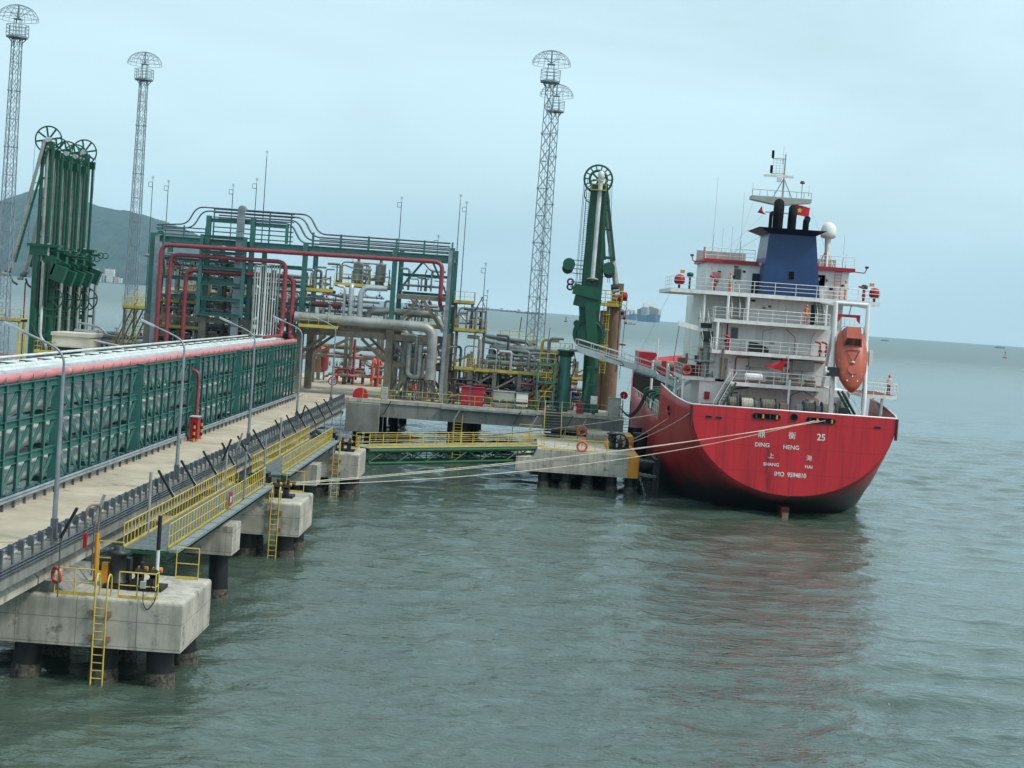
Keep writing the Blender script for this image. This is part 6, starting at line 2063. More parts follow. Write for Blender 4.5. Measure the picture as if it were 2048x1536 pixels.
    # pillars
    for x, y, z0, z1 in ((18.2, 142.6, 16.46, 18.63), (20.1, 143.0, 16.46, 18.63), (27.3, 142.8, 16.46, 18.63), (17.3, 141.7, 13.62, 16.1), (14.7, 143.3, 8.0, 10.6), (14.7, 150.5, 8.0, 10.6), (17.4, 144.5, 8, 10.6), (32.0, 138, 8, 10.35), (33.0, 145.5, 7.9, 10.35), (16.2, 144.2, 13.6, 18.6)):
        MB().tube((x, y, z0), (x, y, z1), .13, 8).o('pillar', W, ship)
    MB().path([(16.3, 146, 18.6), (16.2, 146, 17.6), (16.2, 146, 11)], .12, 8, .4).o('vent_pipe', W, ship)
    # red band and top of the wheelhouse
    MB().box(16.2, 21.4, 147.2, 156.2, 21.76, 22.1).o('monkey_deck_edge', 'fred', ship)
    MB().box(26.9, 30.6, 147.2, 156.2, 21.76, 22.1).o('monkey_deck_edge', 'fred', ship)
    MB().box(21.42, 26.88, 147.4, 156.1, 21.76, 22.05).o('monkey_deck', W, ship)
    MB().box(16.35, 21.3, 155.9, 156.0, 22.11, 23.2).o('wind_screen', 'gbox', ship)
    MB().box(27.0, 30.4, 155.9, 156.0, 22.11, 23.2).o('wind_screen', 'gbox', ship)
    MB().prism([(0, 22.1), (2.0, 22.1), (1.6, 23.2), (.3, 23.2)], lambda u, v, t: (16.25 + t, 147.3 + u, v), 0, .06).o('wing_screen', 'pinkred', ship)
    for x0, x1 in ((16.3, 21.0), (27.2, 30.5)):
        railing('railing', [(x0, 147.3, 22.1), (x1, 147.3, 22.1)], 1.05, 1.1, W, ship, r=.03, mids=2, toe=0)
    for x, s in ((16.2, -1), (30.6, 1)):
        MB().path([(x, 147.6, 21.8), (x + s * 1.0, 147.6, 21.75), (x + s * 1.15, 147.6, 22.2)], .05, 6, .1).o('light_bracket', 'fred', ship)
        MB().box(x + s * 1.15 - .15, x + s * 1.15 + .15, 147.45, 147.75, 22.2, 22.4).o('wing_light', 'darkred', ship)
    # windows and doors
    def window(x, y, z, wd, hg, door=False):
        a = MB().box(x - wd / 2 - .06, x + wd / 2 + .06, y - .05, y - .002, z - hg / 2 - .06, z + hg / 2 + .06).o('window_frame', 'gbox', ship)
        MB().box(x - wd / 2, x + wd / 2, y - .065, y - .051, z - hg / 2, z + hg / 2).o('pane', 'glass', a)
    for x, y, z in ((19.5, 147.6, 20.8), (27.5, 147.6, 20.75), (19.2, 144.2, 15.2), (27.9, 147.6, 20.75) if False else (27.5, 147.6, 20.75)):
        window(x, y, z, .62, .95)
    window(29.2, 144.2, 15.2, .55, .4)
    def door(x, y, z0, m='gbox', h=1.9, w=.75):
        d = MB().box(x - w / 2, x + w / 2, y - .06, y - .002, z0, z0 + h).o('door', m, ship)
        MB().box(x + w / 2 - .14, x + w / 2 - .08, y - .1, y - .061, z0 + .9, z0 + 1.1).o('handle', 'dark', d)
    door(21.3, 147.6, 19.1, 'navy'); door(20.75, 147.2, 16.5, 'gbox'); door(26.9, 147.2, 16.5, 'dark'); door(18.3, 143.4, 10.9, 'gbox') ; door(29.1, 143.2, 8.05, 'gbox')
    MB().box(17.1, 17.9, 147.42, 147.598, 20.2, 20.85).o('fire_hose_box', 'pinkred', ship)
    MB().box(19.0, 20.0, 147.3, 147.598, 19.9, 20.4).o('name_board', 'rust', ship) if False else None
    MB().box(16.7, 17.2, 143.05, 143.198, 8.9, 9.6).o('fire_hose_box', 'fred', ship)
    # grey ventilator boxes of the engine casing
    for x in (21.6, 25.6):
        MB().box(x - 1.0, x + 1.0, 142.7, 143.399, 12.2, 13.1).o('ventilator_hood', 'gbox', ship)
        MB().box(x - 1.2, x - .9, 143.0, 143.398, 10.9, 12.19).o('ventilator_leg', 'gbox', ship)
    for x, z in ((20.6, 12.0), (24.0, 12.4), (24.3, 11.9), (23.3, 12.3), (20.9, 11.6)):
        MB().box(x - .18, x + .18, 143.2, 143.397, z, z + .3).o('junction_box', random.choice(('letter', 'gbox', 'fred')), ship)
    rw = random.Random(9)
    for k in range(46):
        y, z0, z1, x0, x1 = rw.choice(((143.2, 8.3, 10.2, 18.5, 27.5), (143.4, 11.0, 12.9, 18.6, 27.8), (144.2, 13.9, 15.7, 18, 28), (147.6, 19.3, 21.4, 17, 21), (147.6, 19.3, 21.4, 27, 29.8), (145.6, 16.8, 18.3, 20.4, 26.2)))
        x, z, w, h = rw.uniform(x0, x1), rw.uniform(z0, z1), rw.uniform(.05, .2), rw.uniform(.06, .26)
        MB().box(x - w, x + w, y - rw.uniform(.06, .16), y - .003, z, z + h).o('wall_fitting', rw.choice(('dark', 'gbox', 'rust', 'letter', 'gbox', 'black', 'fred')), ship)
    for k in range(9):
        y, z0, z1, x0, x1 = rw.choice(((143.2, 8.1, 10.5, 18.5, 27.5), (143.4, 10.9, 13.2, 18.6, 27.8), (144.2, 13.7, 16.0, 18, 28)))
        x = rw.uniform(x0, x1)
        MB().path([(x, y - .05, z0), (x, y - .05, rw.uniform(z0 + 1, z1)), (x + rw.uniform(-2, 2), y - .05, z1 - .1)], .025, 5, .15).o('wall_cable', rw.choice(('gbox', 'dark', 'white')), ship)
    # red fire pipes on the white walls
    MB().path([(19.4, 143.2, 11.0), (19.4, 143.2, 13.0), (21.8, 143.2, 13.05), (27.5, 143.2, 13.0)], .05, 6, .2).o('fire_pipe', 'fred', ship)
    MB().path([(18.5, 144.0, 13.7), (18.5, 144.0, 16.0)], .07, 6).o('fire_pipe', 'fred', ship)
    MB().path([(19.2, 142.9, 8.1), (19.2, 142.9, 10.0), (20.8, 142.9, 10.3)], .06, 6, .3).o('fire_pipe', 'darkred', ship)
    # railings
    W_ = 'letter'
    def rl(pts, h=1.05, st=1.4, mids=2, r=.03): railing('railing', pts, h, st, W_, ship, r=r, mids=mids, toe=0)
    rl([(12.95, 150, 19.0), (12.95, 143.9, 19.0), (32.3, 143.9, 19.0), (32.3, 150, 19.0)], 1.1, 1.9)
    rl([(17.05, 146.5, 16.45), (17.05, 142.3, 16.45), (27.6, 142.3, 16.45), (27.6, 145, 16.45)], 1.05, 1.3)
    rl([(16.95, 144.0, 13.6), (16.95, 141.3, 13.6), (27.7, 141.3, 13.6)], 1.05, 1.5)
    rl([(18.6, 143.2, 10.85), (18.6, 138.9, 10.85), (27.4, 138.9, 10.85)], 1.05, 1.2)
    rl([(14.55, 151, 10.95), (14.55, 143.1, 10.95), (17.55, 143.1, 10.95)], 1.05, 1.3)
    rl([(30.1, 137.6, 10.65), (33.15, 137.6, 10.65), (33.15, 146, 10.65)], 1.05, 1.0)
    # sloping stairs
    def lad(p, q, w=.7, m='dgreen', n=9):
        p, q = V(p), V(q)
        d = V(q.x - p.x, q.y - p.y, 0)
        d = d.normalized() if d.length > .01 else V(0, 1, 0)
        s = V(-d.y, d.x, 0)
        st0 = MB().bar(p + s * w / 2, q + s * w / 2, .05, .22).o('stair_stringer', m, ship)
        MB().bar(p - s * w / 2, q - s * w / 2, .05, .22).o('stair_stringer', m, ship)
        src = None
        for i in range(n):
            c = p.lerp(q, (i + .5) / n)
            if src is None: src = MB().bar(c - s * (w / 2 - .03), c + s * (w / 2 - .03), .2, .04).o('tread', 'dark', st0); c0 = c
            else: inst(src, c - c0, st0)
        for k in (-1, 1):
            MB().path([p + s * w / 2 * k, p + s * w / 2 * k + V(0, 0, .95), q + s * w / 2 * k + V(0, 0, .95)], .03, 5).o('stair_rail', W_, st0)
    lad((17.2, 137.6, 8.05), (18.7, 138.6, 10.8), .75)
    lad((29.8, 137.2, 8.05), (28.3, 138.6, 10.7), .7)
    lad((17.0, 142.9, 10.95), (16.6, 145.5, 13.6), .8, 'gbox', 11)
    lad((16.5, 142.3, 13.6), (16.2, 144.6, 16.45), .8, 'gbox', 11)
    lad((19.1, 143.4, 16.46), (19.1, 145.8, 18.9), .75, 'gbox', 10)
    lad((27.0, 143.4, 16.46), (27.0, 145.8, 18.9), .65, 'gbox', 10)
    MB().tube((28.75, 147.4, 19.05), (28.75, 147.4, 22), .03, 5).tube((29.35, 147.4, 19.05), (29.35, 147.4, 22), .03, 5).o('ladder_rail', 'pinkred', ship)
    src = None
    for i in range(9):
        if src is None: src = MB().tube((28.75, 147.4, 19.3), (29.35, 147.4, 19.3), .025, 5).o('ladder_rung', 'pinkred', ship)
        else: inst(src, (0, 0, i * .3), ship)
    # bridge-wing lamps and gear
    for x, s in ((13.75, -1), (32.0, 1)):
        MB().lathe([(0, 0), (.3, .02), (.5, .2), (.5, .6), (.35, .9), (0, 1.0)], (x, 144.5, 19.35), 14).o('red_gear_cover', 'fred', ship)
        MB().box(x - .1, x + .1, 144.4, 144.6, 19.0, 19.36).o('gear_stand', 'dark', ship)
        xx = x + (.95 if s < 0 else -1.0)
        MB().tube((xx, 144.4, 19.0), (xx, 144.4, 20.2), .1, 8).o('compass_stand', 'dgreen', ship)
        MB().lathe([(.1, 0), (.3, .1), (.32, .35), (.2, .45), (0, .47)], (xx, 144.4, 20.1), 12).o('compass_hood', 'dgreen', ship)
        MB().box(x - .2 - .25 * s, x + .2 - .25 * s, 144.7, 144.9, 20.45, 20.75).o('amber_lamp', 'yorange', ship)
    for x, y, z, m in ((18.4, 141.6, 13.6, 'fred'), (26.8, 141.6, 13.6, 'fred'), (27.5, 142.2, 13.6, 'fred'), (17.0, 144.1, 19.0, 'fred'), (30.9, 144.2, 19.0, 'fred')):
        MB().path([(x, y, z), (x, y, z + 1.25), (x - .5, y, z + 1.35)], .09, 8, .15).o('hydrant_standpipe', m, ship)
        MB().disc((x, y - .1, z + .5), .18, .1, (0, 1, 0), 10).o('hydrant_valve', m, ship)
    # black covered box on the second deck
    MB().prism([(-.85, 0), (.95, 0), (1.0, .35), (.55, .6), (-.1, .85), (-.8, .9)], lambda u, v, t: (21.2 + u, 141.9 + t, 13.62 + v), 0, .7).o('covered_box', 'black', ship)
    # ---------------- funnel
    def taper(nm, x0, x1, y0, y1, z0, X0, X1, Y0, Y1, z1, m):
        vs = [(x0, y0, z0), (x1, y0, z0), (x1, y1, z0), (x0, y1, z0), (X0, Y0, z1), (X1, Y0, z1), (X1, Y1, z1), (X0, Y1, z1)]
        return MB()._add(vs, [(3, 2, 1, 0), (4, 5, 6, 7), (0, 1, 5, 4), (1, 2, 6, 5), (2, 3, 7, 6), (3, 0, 4, 7)]).o(nm, m, ship)
    fun = taper('funnel', 21.4, 27.0, 144.9, 151.5, 19.02, 21.95, 26.3, 145.3, 151.2, 24.75, 'blue')
    taper('funnel_side_panel', 21.5, 21.54, 145.2, 151.0, 19.3, 21.88, 21.92, 145.5, 150.8, 24.5, 'galv')
    taper('funnel_cap', 21.95, 26.25, 145.3, 151.2, 24.755, 20.75, 27.1, 144.2, 152.2, 25.25, 'navy')
    MB().box(24.0, 24.45, 144.95, 145.1, 20.6, 21.3).o('funnel_vent', 'soot_and_shade', ship)
    for x, y, r, zt, bend in ((23.0, 148, .5, 27.9, 1.0), (24.4, 148.4, .42, 27.5, .8), (25.6, 147.5, .3, 26.6, .3), (22.15, 147, .17, 26.9, .2)):
        MB().path([(x, y, 24.9), (x + .02, y, zt - bend * .9), (x + .12, y + bend * .5, zt - .25), (x + .18, y + bend * 1.1, zt)], r, 12, .6).o('exhaust_pipe', 'soot_and_shade', ship)
    # ---------------- mast
    MB().box(23.2, 24.0, 151.6, 152.6, 22.0, 28.2).o('mast_column', 'gbox', ship)
    MB().prism([(-2.9, .35), (2.95, .35), (2.95, 0), (.6, -.35), (-.6, -.35), (-2.9, 0)], lambda u, v, t: (23.7 + u, 151.3 + t, 28.35 + v), 0, 1.7).o('radar_platform', 'gbox', ship)
    railing('mast_railing', [(20.85, 151.35, 28.7), (26.6, 151.35, 28.7)], .6, .7, 'gbox', ship, r=.03, mids=0, toe=0)
    MB().tube((23.9, 152, 28.7), (23.9, 152, 33.0), .11, 8, .06).o('topmast', 'gbox', ship)
    for s in (-1, 1):
        MB().tube((23.9, 152, 30.6), (23.9 + s * .9, 152, 28.75), .05, 6).o('mast_stay', 'gbox', ship)
    MB().cbox((23.3, 151.6, 30.75), (2.9, .22, .22), Matrix.Rotation(R(0), 3, 'Y')).o('radar_scanner', 'letter', ship)
    MB().box(23.2, 23.6, 151.4, 151.9, 30.2, 30.63).o('radar_motor', 'letter', ship)
    for z, w in ((32.5, 1.25), (31.05, 1.3)):
        MB().tube((23.9, 152, z), (23.9 - w, 152, z - .03), .05, 6).o('mast_arm', 'gbox', ship)
        MB().tube((23.9 - w, 152, z), (23.9 - w, 152, z + .75), .13, 8).o('signal_lamp', 'soot_and_shade', ship)
    mb = MB()
    for k in range(4): mb.tube((22.75 + .33 * k, 152, 31.1), (22.75 + .33 * k, 152, 32.45), .014, 4)
    for k in range(5): mb.tube((22.75, 152, 31.25 + k * .27), (23.75, 152, 31.25 + k * .27), .014, 4)
    tag(mb.o('aerial_grid', 'gbox', ship), kind='stuff')
    MB().tube((22.3, 151.8, 27.2), (26.0, 151.8, 27.2), .05, 6).o('signal_yard', 'gbox', ship)
    MB().tube((25.7, 151.8, 28.7), (25.7, 151.8, 30.2), .04, 6).o('anemometer_post', 'gbox', ship)
    MB().lathe([(0, 0), (.25, .05), (.25, .12), (.15, .3), (0, .32)], (25.7, 151.8, 30.15), 10).o('anemometer', 'darkred', ship)
    # satellite dome
    MB().lathe([(0, 0), (.45, .0), (.72, .12), (.76, .5), (.74, .9), (.6, 1.25), (.35, 1.5), (0, 1.6)], (28.2, 149.5, 24.9), 20).o('satellite_dome', 'letter', ship)
    MB().tube((28.2, 149.5, 22.1), (28.2, 149.5, 24.9), .16, 10, .3).o('dome_post', 'letter', ship)
    for a in (0.4, 2.5, 4.6):
        MB().tube((28.2 + .9 * math.cos(a), 149.5 + .9 * math.sin(a), 22.1), (28.2 + .12 * math.cos(a), 149.5 + .12 * math.sin(a), 23.7), .07, 6).o('dome_strut', 'letter', ship)
    # whip aerials and stays
    for x, y, z0, z1 in ((17.0, 148, 22.1, 30.0), (18.0, 149, 22.1, 25.2), (18.9, 149, 22.1, 25.4), (19.9, 150, 22.1, 28.8), (29.7, 149, 22.1, 25.4), (26.9, 150, 22.1, 25.2), (30.2, 150, 22.1, 23.6), (20.9, 151.8, 29, 30), (26.4, 151.8, 29, 30), (23.7, 152.2, 32, 33.8)):
        MB().tube((x, y, z0), (x, y, z0 + (z1 - z0) * .3), .035, 5).tube((x, y, z0 + (z1 - z0) * .3), (x, y, z1), .014, 4).o('whip_aerial', 'gbox', ship)
    for p, q in (((21.1, 151.5, 28.4), (19.0, 148, 22.2)), ((22.4, 151.8, 27.2), (17.5, 148, 22.2)), ((26.4, 151.5, 28.4), (28.5, 148, 22.2)), ((22.0, 146, 25), (18.2, 148, 22.3)), ((13.5, 150, 18.7), (13.6, 186, 11.8))):
        MB().tube(p, q, .014, 4).o('stay_wire', 'gbox', ship)
    # ---------------- port side crane
    MB().tube((16.6, 143.6, 10.95), (16.6, 143.6, 14.4), .32, 12).o('crane_pedestal', 'gbox', ship)
    MB().box(16.1, 17.1, 143.0, 144.1, 14.2, 15.2).o('crane_house', 'dark', ship)
    MB().bar((16.6, 143.3, 15.2), (13.8, 143.0, 15.75), .35, .45).o('crane_boom', 'white', ship)
    MB().tube((13.9, 143, 15.5), (13.6, 143, 12.2), .03, 5).o('crane_wire', 'dark', ship)
    MB().box(15.9, 16.9, 142.9, 143.3, 15.5, 15.95).o('crane_motor', 'black', ship)
    for k in range(6):
        MB().box(15.6 + .25 * k, 15.95 + .25 * k, 143.2 + .1 * k, 143.7 + .1 * k, 12.3 + .3 * (k % 3), 12.9 + .35 * (k % 3)).o('crane_machinery', ('dark', 'gbox', 'rust')[k % 3], ship)
    MB().box(15.0, 17.5, 142.6, 145.2, 12.4, 12.5).o('crane_platform', 'gbox', ship)
    railing('railing', [(15.0, 142.7, 12.5), (17.4, 142.7, 12.5)], 1.2, .8, 'gbox', ship, r=.025, mids=2, toe=0)
    # hose gear on the port balcony
    for x, y, m in ((15.3, 147, 'fred'), (15.9, 148.5, 'dark'), (16.4, 145.5, 'fred'), (15.0, 149.5, 'rust'), (16.7, 147.5, 'dgreen')):
        MB().box(x - .35, x + .35, y - .35, y + .35, 10.97, 10.97 + random.uniform(.8, 1.5)).o('deck_locker', m, ship)
    MB().tube((14.9, 144, 10.9), (14.9, 144, 13.0), .12, 8).o('red_post', 'rust', ship)
    MB().tube((17.9, 141.2, 10.9), (17.9, 141.2, 13.6), .13, 8).o('rusty_post', 'rust', ship)
    # ---------------- mooring winches on the poop
    def winch(x, w, m, r=.55):
        y = 136.2
        a = MB().tube((x - w / 2, y, 9.0), (x + w / 2, y, 9.0), r, 16).o('winch_drum', m, ship)
        for s in (-1, 1):
            MB().disc((x + s * (w / 2 + .05), y, 9.0), r * 1.35, .08, (1, 0, 0), 18).o('drum_flange', 'dark', a)
        src = None
        for i in range(int(w / .14)):
            MB().ring((x - w / 2 + .07 + i * .14, y, 9.0), r + .02, .06, (1, 0, 0), 16, 5).o('rope_turn', m, a)
        MB().box(x - w / 2 - .2, x + w / 2 + .2, y - .4, y + .5, 8.0, 8.35).o('winch_bed', 'dgreen', a)
    for x, w, m in ((18.45, .7, 'drope'), (19.75, 1.1, 'rope'), (21.6, 1.2, 'drope'), (25.2, .9, 'drope'), (26.9, 1.1, 'rope')):
        winch(x, w, m)
    for x, m in ((20.75, 'gbox'), (23.0, 'rust'), (26.1, 'gbox'), (24.5, 'gbox'), (28.3, 'dark')):
        MB().box(x - .35, x + .35, 136.0, 136.8, 8.0, 9.35).o('winch_motor', m, ship)
    MB().tube((23.65, 138.0, 8), (23.65, 138.0, 11.4), .1, 8).o('ensign_post', 'white', ship)
    for x in (15.4, 15.8, 16.3):
        MB().lathe([(.2, 0), (.2, .5), (.28, .55), (.28, .65), (0, .68)], (x + 1.0, 140.5, 8.0), 12).o('bollard_post', 'dark', ship)
    # ---------------- main deck piping and forecastle
    for i in range(15):
        y = 149.5 + i * 2.3
        zz = 7.6 + .08 * (i % 3)
        MB().path([(14.0 + .2 * (i % 2), y, 6.0), (14.2 + .2 * (i % 2), y, zz), (16.0, y, zz + .25), (19, y, zz + .25), (24, y, zz + .1)], .13, 8, .5).o('cargo_pipe', 'dgreen', ship)
        MB().path([(15.0, y + .9, 6.0), (15.0, y + .9, zz - .4), (22.0, y + .9, zz - .4)], .11, 8, .5).o('cargo_pipe', 'green', ship)
    for x in (17.5, 18.4, 19.6):
        MB().tube((x, 152, 7.0), (x, 184, 7.0), .18, 8).o('cargo_main', 'dgreen', ship)
    MB().box(13.4, 13.6, 150, 158, 6.3, 7.8).o('manifold_screen', 'gbox', ship)
    MB().box(13.15, 13.3, 146.9, 149.4, 5.75, 7.4).o('side_screen', 'gbox', ship)
    railing('railing', [(13.15, 149.5, 5.7), (13.05, 186, 5.7)], 1.9, 2.2, 'letter', ship, r=.03, mids=2, toe=0)
    MB().box(15.2, 20, 190.5, 192, 9.3, 10.9).o('forecastle_house', 'fred', ship)
    for k, x in enumerate((15.5, 17.0, 18.3)):
        MB().tube((x, 187.3, 10.4), (x + .9, 187.3, 10.4), .6, 12).o('anchor_winch', ('drope', 'rust', 'fred')[k], ship)
    MB().tube((16.2, 192, 9.3), (16.2, 192, 13.6), .1, 6).o('foremast', 'white', ship)
    MB().prism([(0, 9.4), (.6, 9.4), (2.2, 11.6), (2.0, 11.9), (0, 11.9)], lambda u, v, t: (13.6 + u, 187 + t, v), 0, 7).o('forecastle_bulwark', 'fred', ship)
    for k in range(7):
        MB().box(14.6 + k * .5, 14.95 + k * .5, 152 + k * 4, 153 + k * 4, 8.0, 8.6 + .4 * (k % 3)).o('deck_fitting', random.choice(('rust', 'gbox', 'fred', 'dgreen', 'letter')), ship)
    for (x, y) in ((14.8, 160), (15.6, 170), (14.6, 178)):
        MB().tube((x, y, 5.7), (x, y, 11.2), .14, 8).o('vent_mast', 'white', ship)
        MB().tube((x, y, 10.2), (x + 1.4, y, 9.2), .06, 6).o('vent_stay', 'white', ship)
    MB().path([(17.2, 151.5, 8.2), (17.2, 150.5, 10.0), (16.0, 150.5, 10.2), (14.9, 150.5, 9.2)], .16, 8, .5).o('vent_pipe', 'white', ship)
    # ---------------- lifeboat launching frame (port leg, starboard leg, head)
    for x in (26.9, 29.75):
        MB().path([(x, 135.0, 8.0), (x, 134.9, 10.6), (x + .02, 136.2, 15.0), (x, 136.4, 18.6)], .2, 8, .5).o('davit_leg', 'white', ship)
        MB().bar((x, 139.8, 10.8), (x, 136.3, 17.2), .24, .3).o('launch_ramp', 'white', ship)
        MB().tube((x, 135.0, 9.3), (x, 135.1, 11.2), .22, 8).o('rusty_joint', 'rust', ship)
    MB().tube((26.9, 136.4, 18.55), (29.75, 136.4, 18.55), .16, 8).o('davit_head', 'white', ship)
    MB().tube((26.9, 136.4, 18.3), (26.9, 143.5, 18.6), .12, 8).o('davit_tie', 'white', ship)
    MB().tube((29.75, 136.4, 18.3), (29.75, 143.5, 18.6), .12, 8).o('davit_tie', 'white', ship)
    MB().prism([(-1.0, .3), (1.0, .3), (1.0, -.45), (.75, -.2), (.7, .05), (-.7, .05), (-.75, -.2), (-1.0, -.4)], lambda u, v, t: (28.3 + u, 137.2 + t, 17.3 + v), 0, .25).o('spreader_beam', 'fred', ship)
    MB().tube((28.3, 137.3, 17.6), (28.3, 136.5, 18.5), .04, 5).o('hoist_wire', 'dark', ship)
    MB().box(26.2, 27.2, 134.3, 135.2, 12.1, 12.9).o('davit_winch', 'dark', ship)
    MB().disc((26.2, 134.7, 12.5), .42, .3, (1, 0, 0), 14).o('davit_winch_drum', 'white', ship)
    MB().box(30.05, 30.35, 135.6, 136.2, 13.2, 14.6).o('davit_control_box', 'white', ship)
    rl([(27.7, 140.5, 16.45), (30.0, 140.5, 16.45)], 1.05, .5)
    return ship
ship = build_ship()

def lifeboat():
    """enclosed free-fall boat, bow down towards the stern"""
    c = V(28.35, 135.1, 13.65)
    root = thing('lifeboat', 'orange enclosed lifeboat hanging bow down in the white frame at the stern', 'lifeboat', c)
    # local frame: l along the boat (bow = +), s sideways, n outwards from the deckhead (towards the viewer)
    ln = V(0, -.40, -.917).normalized()
    sd = V(1, 0, 0)
    nm = sd.cross(ln).normalized()
    if nm.y > 0: nm = -nm
    P = lambda l, s, n: c + ln * l + sd * s + nm * n
    st = [(-2.75, .75, .62), (-2.3, 1.12, .9), (-1.2, 1.33, 1.05), (0, 1.36, 1.08), (1.0, 1.26, 1.0), (1.9, .98, .82), (2.55, .6, .55), (3.0, .18, .2)]
    K = 20
    v, f = [], []
    for l, w, h in st:
        for k in range(K):
            a = 2 * math.pi * k / K
            ca, sa = math.cos(a), math.sin(a)
            x = w * (abs(ca) ** .8) * (1 if ca > 0 else -1)
            n = h * (abs(sa) ** .85) * (1 if sa > 0 else -1) * (.62 if sa > 0 else 1.0)
            v.append(P(l, x, n))
    for i in range(len(st) - 1):
        for k in range(K):
            k2 = (k + 1) % K
            f.append((i * K + k, i * K + k2, (i + 1) * K + k2, (i + 1) * K + k))
    f += [tuple(range(K)), tuple((len(st) - 1) * K + k for k in reversed(range(K)))]
    fix(MB()._add(v, f, True).o('hull', 'boat', root))
    # rubbing strake
    MB().path([P(l, w * 1.01, 0) for l, w, h in st], .05, 6).o('strake', 'boat', root)
    MB().path([P(l, -w * 1.01, 0) for l, w, h in st], .05, 6).o('strake', 'boat', root)
    # helmsman's cupola near the stern (upper end)
    vs = [P(-2.7, -.78, .35), P(-2.7, .78, .35), P(-.95, .85, .5), P(-.95, -.85, .5), P(-2.6, -.62, 1.25), P(-2.6, .62, 1.25), P(-1.5, .66, 1.3), P(-1.5, -.66, 1.3)]
    cu = fix(MB()._add(vs, [(0, 1, 2, 3), (4, 5, 6, 7), (0, 1, 5, 4), (1, 2, 6, 5), (2, 3, 7, 6), (3, 0, 4, 7)]).o('cupola', 'boat', root))
    for s in (-1, 1):
        a, b, d, e = P(-1.46, s * .1, 1.2), P(-1.46, s * .56, 1.2), P(-1.12, s * .66, .72), P(-1.12, s * .12, .72)
        o = (ln * .5 + nm * .5) * .06
        MB()._add([a + o, b + o, d + o, e + o], [(0, 1, 2, 3)]).o('window', 'glass', cu)
    for s in (-1, 1):
        MB().tube(P(-.6, s * .6, .72), P(.55, s * .05, .78), .03, 5).o('lifting_sling', 'dark', root)
    MB().tube(P(-.6, -.6, .72), P(-.6, .6, .72), .03, 5).o('sling_bar', 'dark', root)
    MB().lathe([(0, 0), (.16, 0), (.16, .16), (0, .2)], P(.6, 0, .68), 10).o('lifting_hook', 'wpipe', root)
    for l, s in ((1.3, .8), (1.3, -.8), (.2, 1.12), (.2, -1.12), (2.0, .45), (2.0, -.45), (1.65, 0)):
        p = P(l, s, .62 - abs(s) * .22 - max(0, l - 1) * .12)
        MB().bar(p - ln * .18, p + ln * .18, .08, .04, nm).o('reflective_strip', 'letter', root)
    hatch = MB().disc(P(1.2, 0, .62), .42, .06, nm, 20).o('bow_hatch', 'boat', root)
    MB().path([P(-2.6, -.6, 1.3), P(-2.75, -.9, .9), P(-2.3, -1.1, .4)], .025, 5, .2).o('grab_rail', 'galv', root)
    MB().path([P(-2.6, .6, 1.3), P(-2.75, .9, .9), P(-2.3, 1.1, .4)], .025, 5, .2).o('grab_rail', 'galv', root)
lifeboat()

# loose things on the ship
lifebuoy((14.9, 142.95, 11.5), .4, 'orange lifebuoy on the port balcony rail of the ship', (0, 1, 0), .11)
def raft():
    x, y, z = 20.6, 139.5, 11.35
    root = thing('life_raft_canister', 'white ribbed life raft canister on the aft deck rail', 'life raft', (x, y, 10.87))
    MB().lathe([(0, -.8), (.3, -.8), (.36, -.72), (.36, .72), (.3, .8), (0, .8)], (x, y, z), 16, 'X').o('canister', 'letter', root)
    for k in range(5):
        MB().disc((x - .6 + .3 * k, y, z), .385, .05, (1, 0, 0), 16).o('band', 'letter', root)
    for s in (-.5, .5): MB().box(x + s - .08, x + s + .08, y - .3, y + .3, 10.87, 11.02).o('cradle', 'gbox', root)
raft()
def coil(x, y, z, w, n, lb):
    root = thing('rope_coil', lb, 'rope', (x, y, z), 'rope coils on the aft deck')
    for i in range(n):
        MB().ring((x + .04 * ((i * 7) % 3 - 1), y, z + .07 + i * .11), w * (1 - .03 * ((i * 5) % 4)), .07, (0, 0, 1), 18, 5).o('rope_turn', 'drope', root)
coil(22.5, 140.0, 10.87, .62, 6, 'lower left coil of grey rope on the aft deck')
coil(24.2, 140.2, 10.87, .6, 9, 'taller right coil of grey rope on the aft deck')
coil(25.9, 140.3, 10.87, .5, 5, 'small grey rope coil right of the taller coil')

def cloth(name, label, corners, m, nx=10, ny=6, amp=.08, star=None):
    """flag as a thin rippled sheet"""
    a, b, c, d = [V(p) for p in corners]     # hoist top, fly top, fly bottom, hoist bottom
    root = thing(name, label, 'flag', d)
    v, f = [], []
    def P(s, t):
        p = a.lerp(b, s).lerp(d.lerp(c, s), t)
        return p + V(0, amp * math.sin(s * 7 + t * 2) * s, amp * .4 * math.sin(s * 5) * s)
    for off in (0, .01):
        for j in range(ny + 1):
            for i in range(nx + 1):
                v.append(P(i / nx, j / ny) + V(0, off, 0))
    n1 = (nx + 1) * (ny + 1)
    for o in (0, n1):
        for j in range(ny):
            for i in range(nx):
                q = (o + j * (nx + 1) + i, o + j * (nx + 1) + i + 1, o + (j + 1) * (nx + 1) + i + 1, o + (j + 1) * (nx + 1) + i)
                f.append(q if o else q[::-1])
    MB()._add(v, f, True).o('cloth', m, root)
    if star:
        pts = []
        for k in range(10):
            r = star if k % 2 == 0 else star * .42
            t = math.pi / 2 + k * math.pi / 5
            pts.append((r * math.cos(t), r * math.sin(t)))
        cc = P(.45, .5)
        MB().prism(pts, lambda u, w, t: (cc.x + u, cc.y + t - .06, cc.z + w), 0, .015).o('star', 'gold', root)
    return root
cloth('flag', 'red flag with yellow star flying from the ship mast', [(24.8, 151.5, 28.15), (26.6, 151.5, 27.9), (26.5, 151.3, 26.95), (24.75, 151.5, 27.15)], 'flag', star=.3)
cloth('flag', 'small dark red pennant left of the ship mast', [(21.9, 151.5, 27.75), (21.5, 151.5, 27.1), (22.4, 151.5, 26.95), (22.0, 151.5, 27.1)], 'flag', 5, 4)
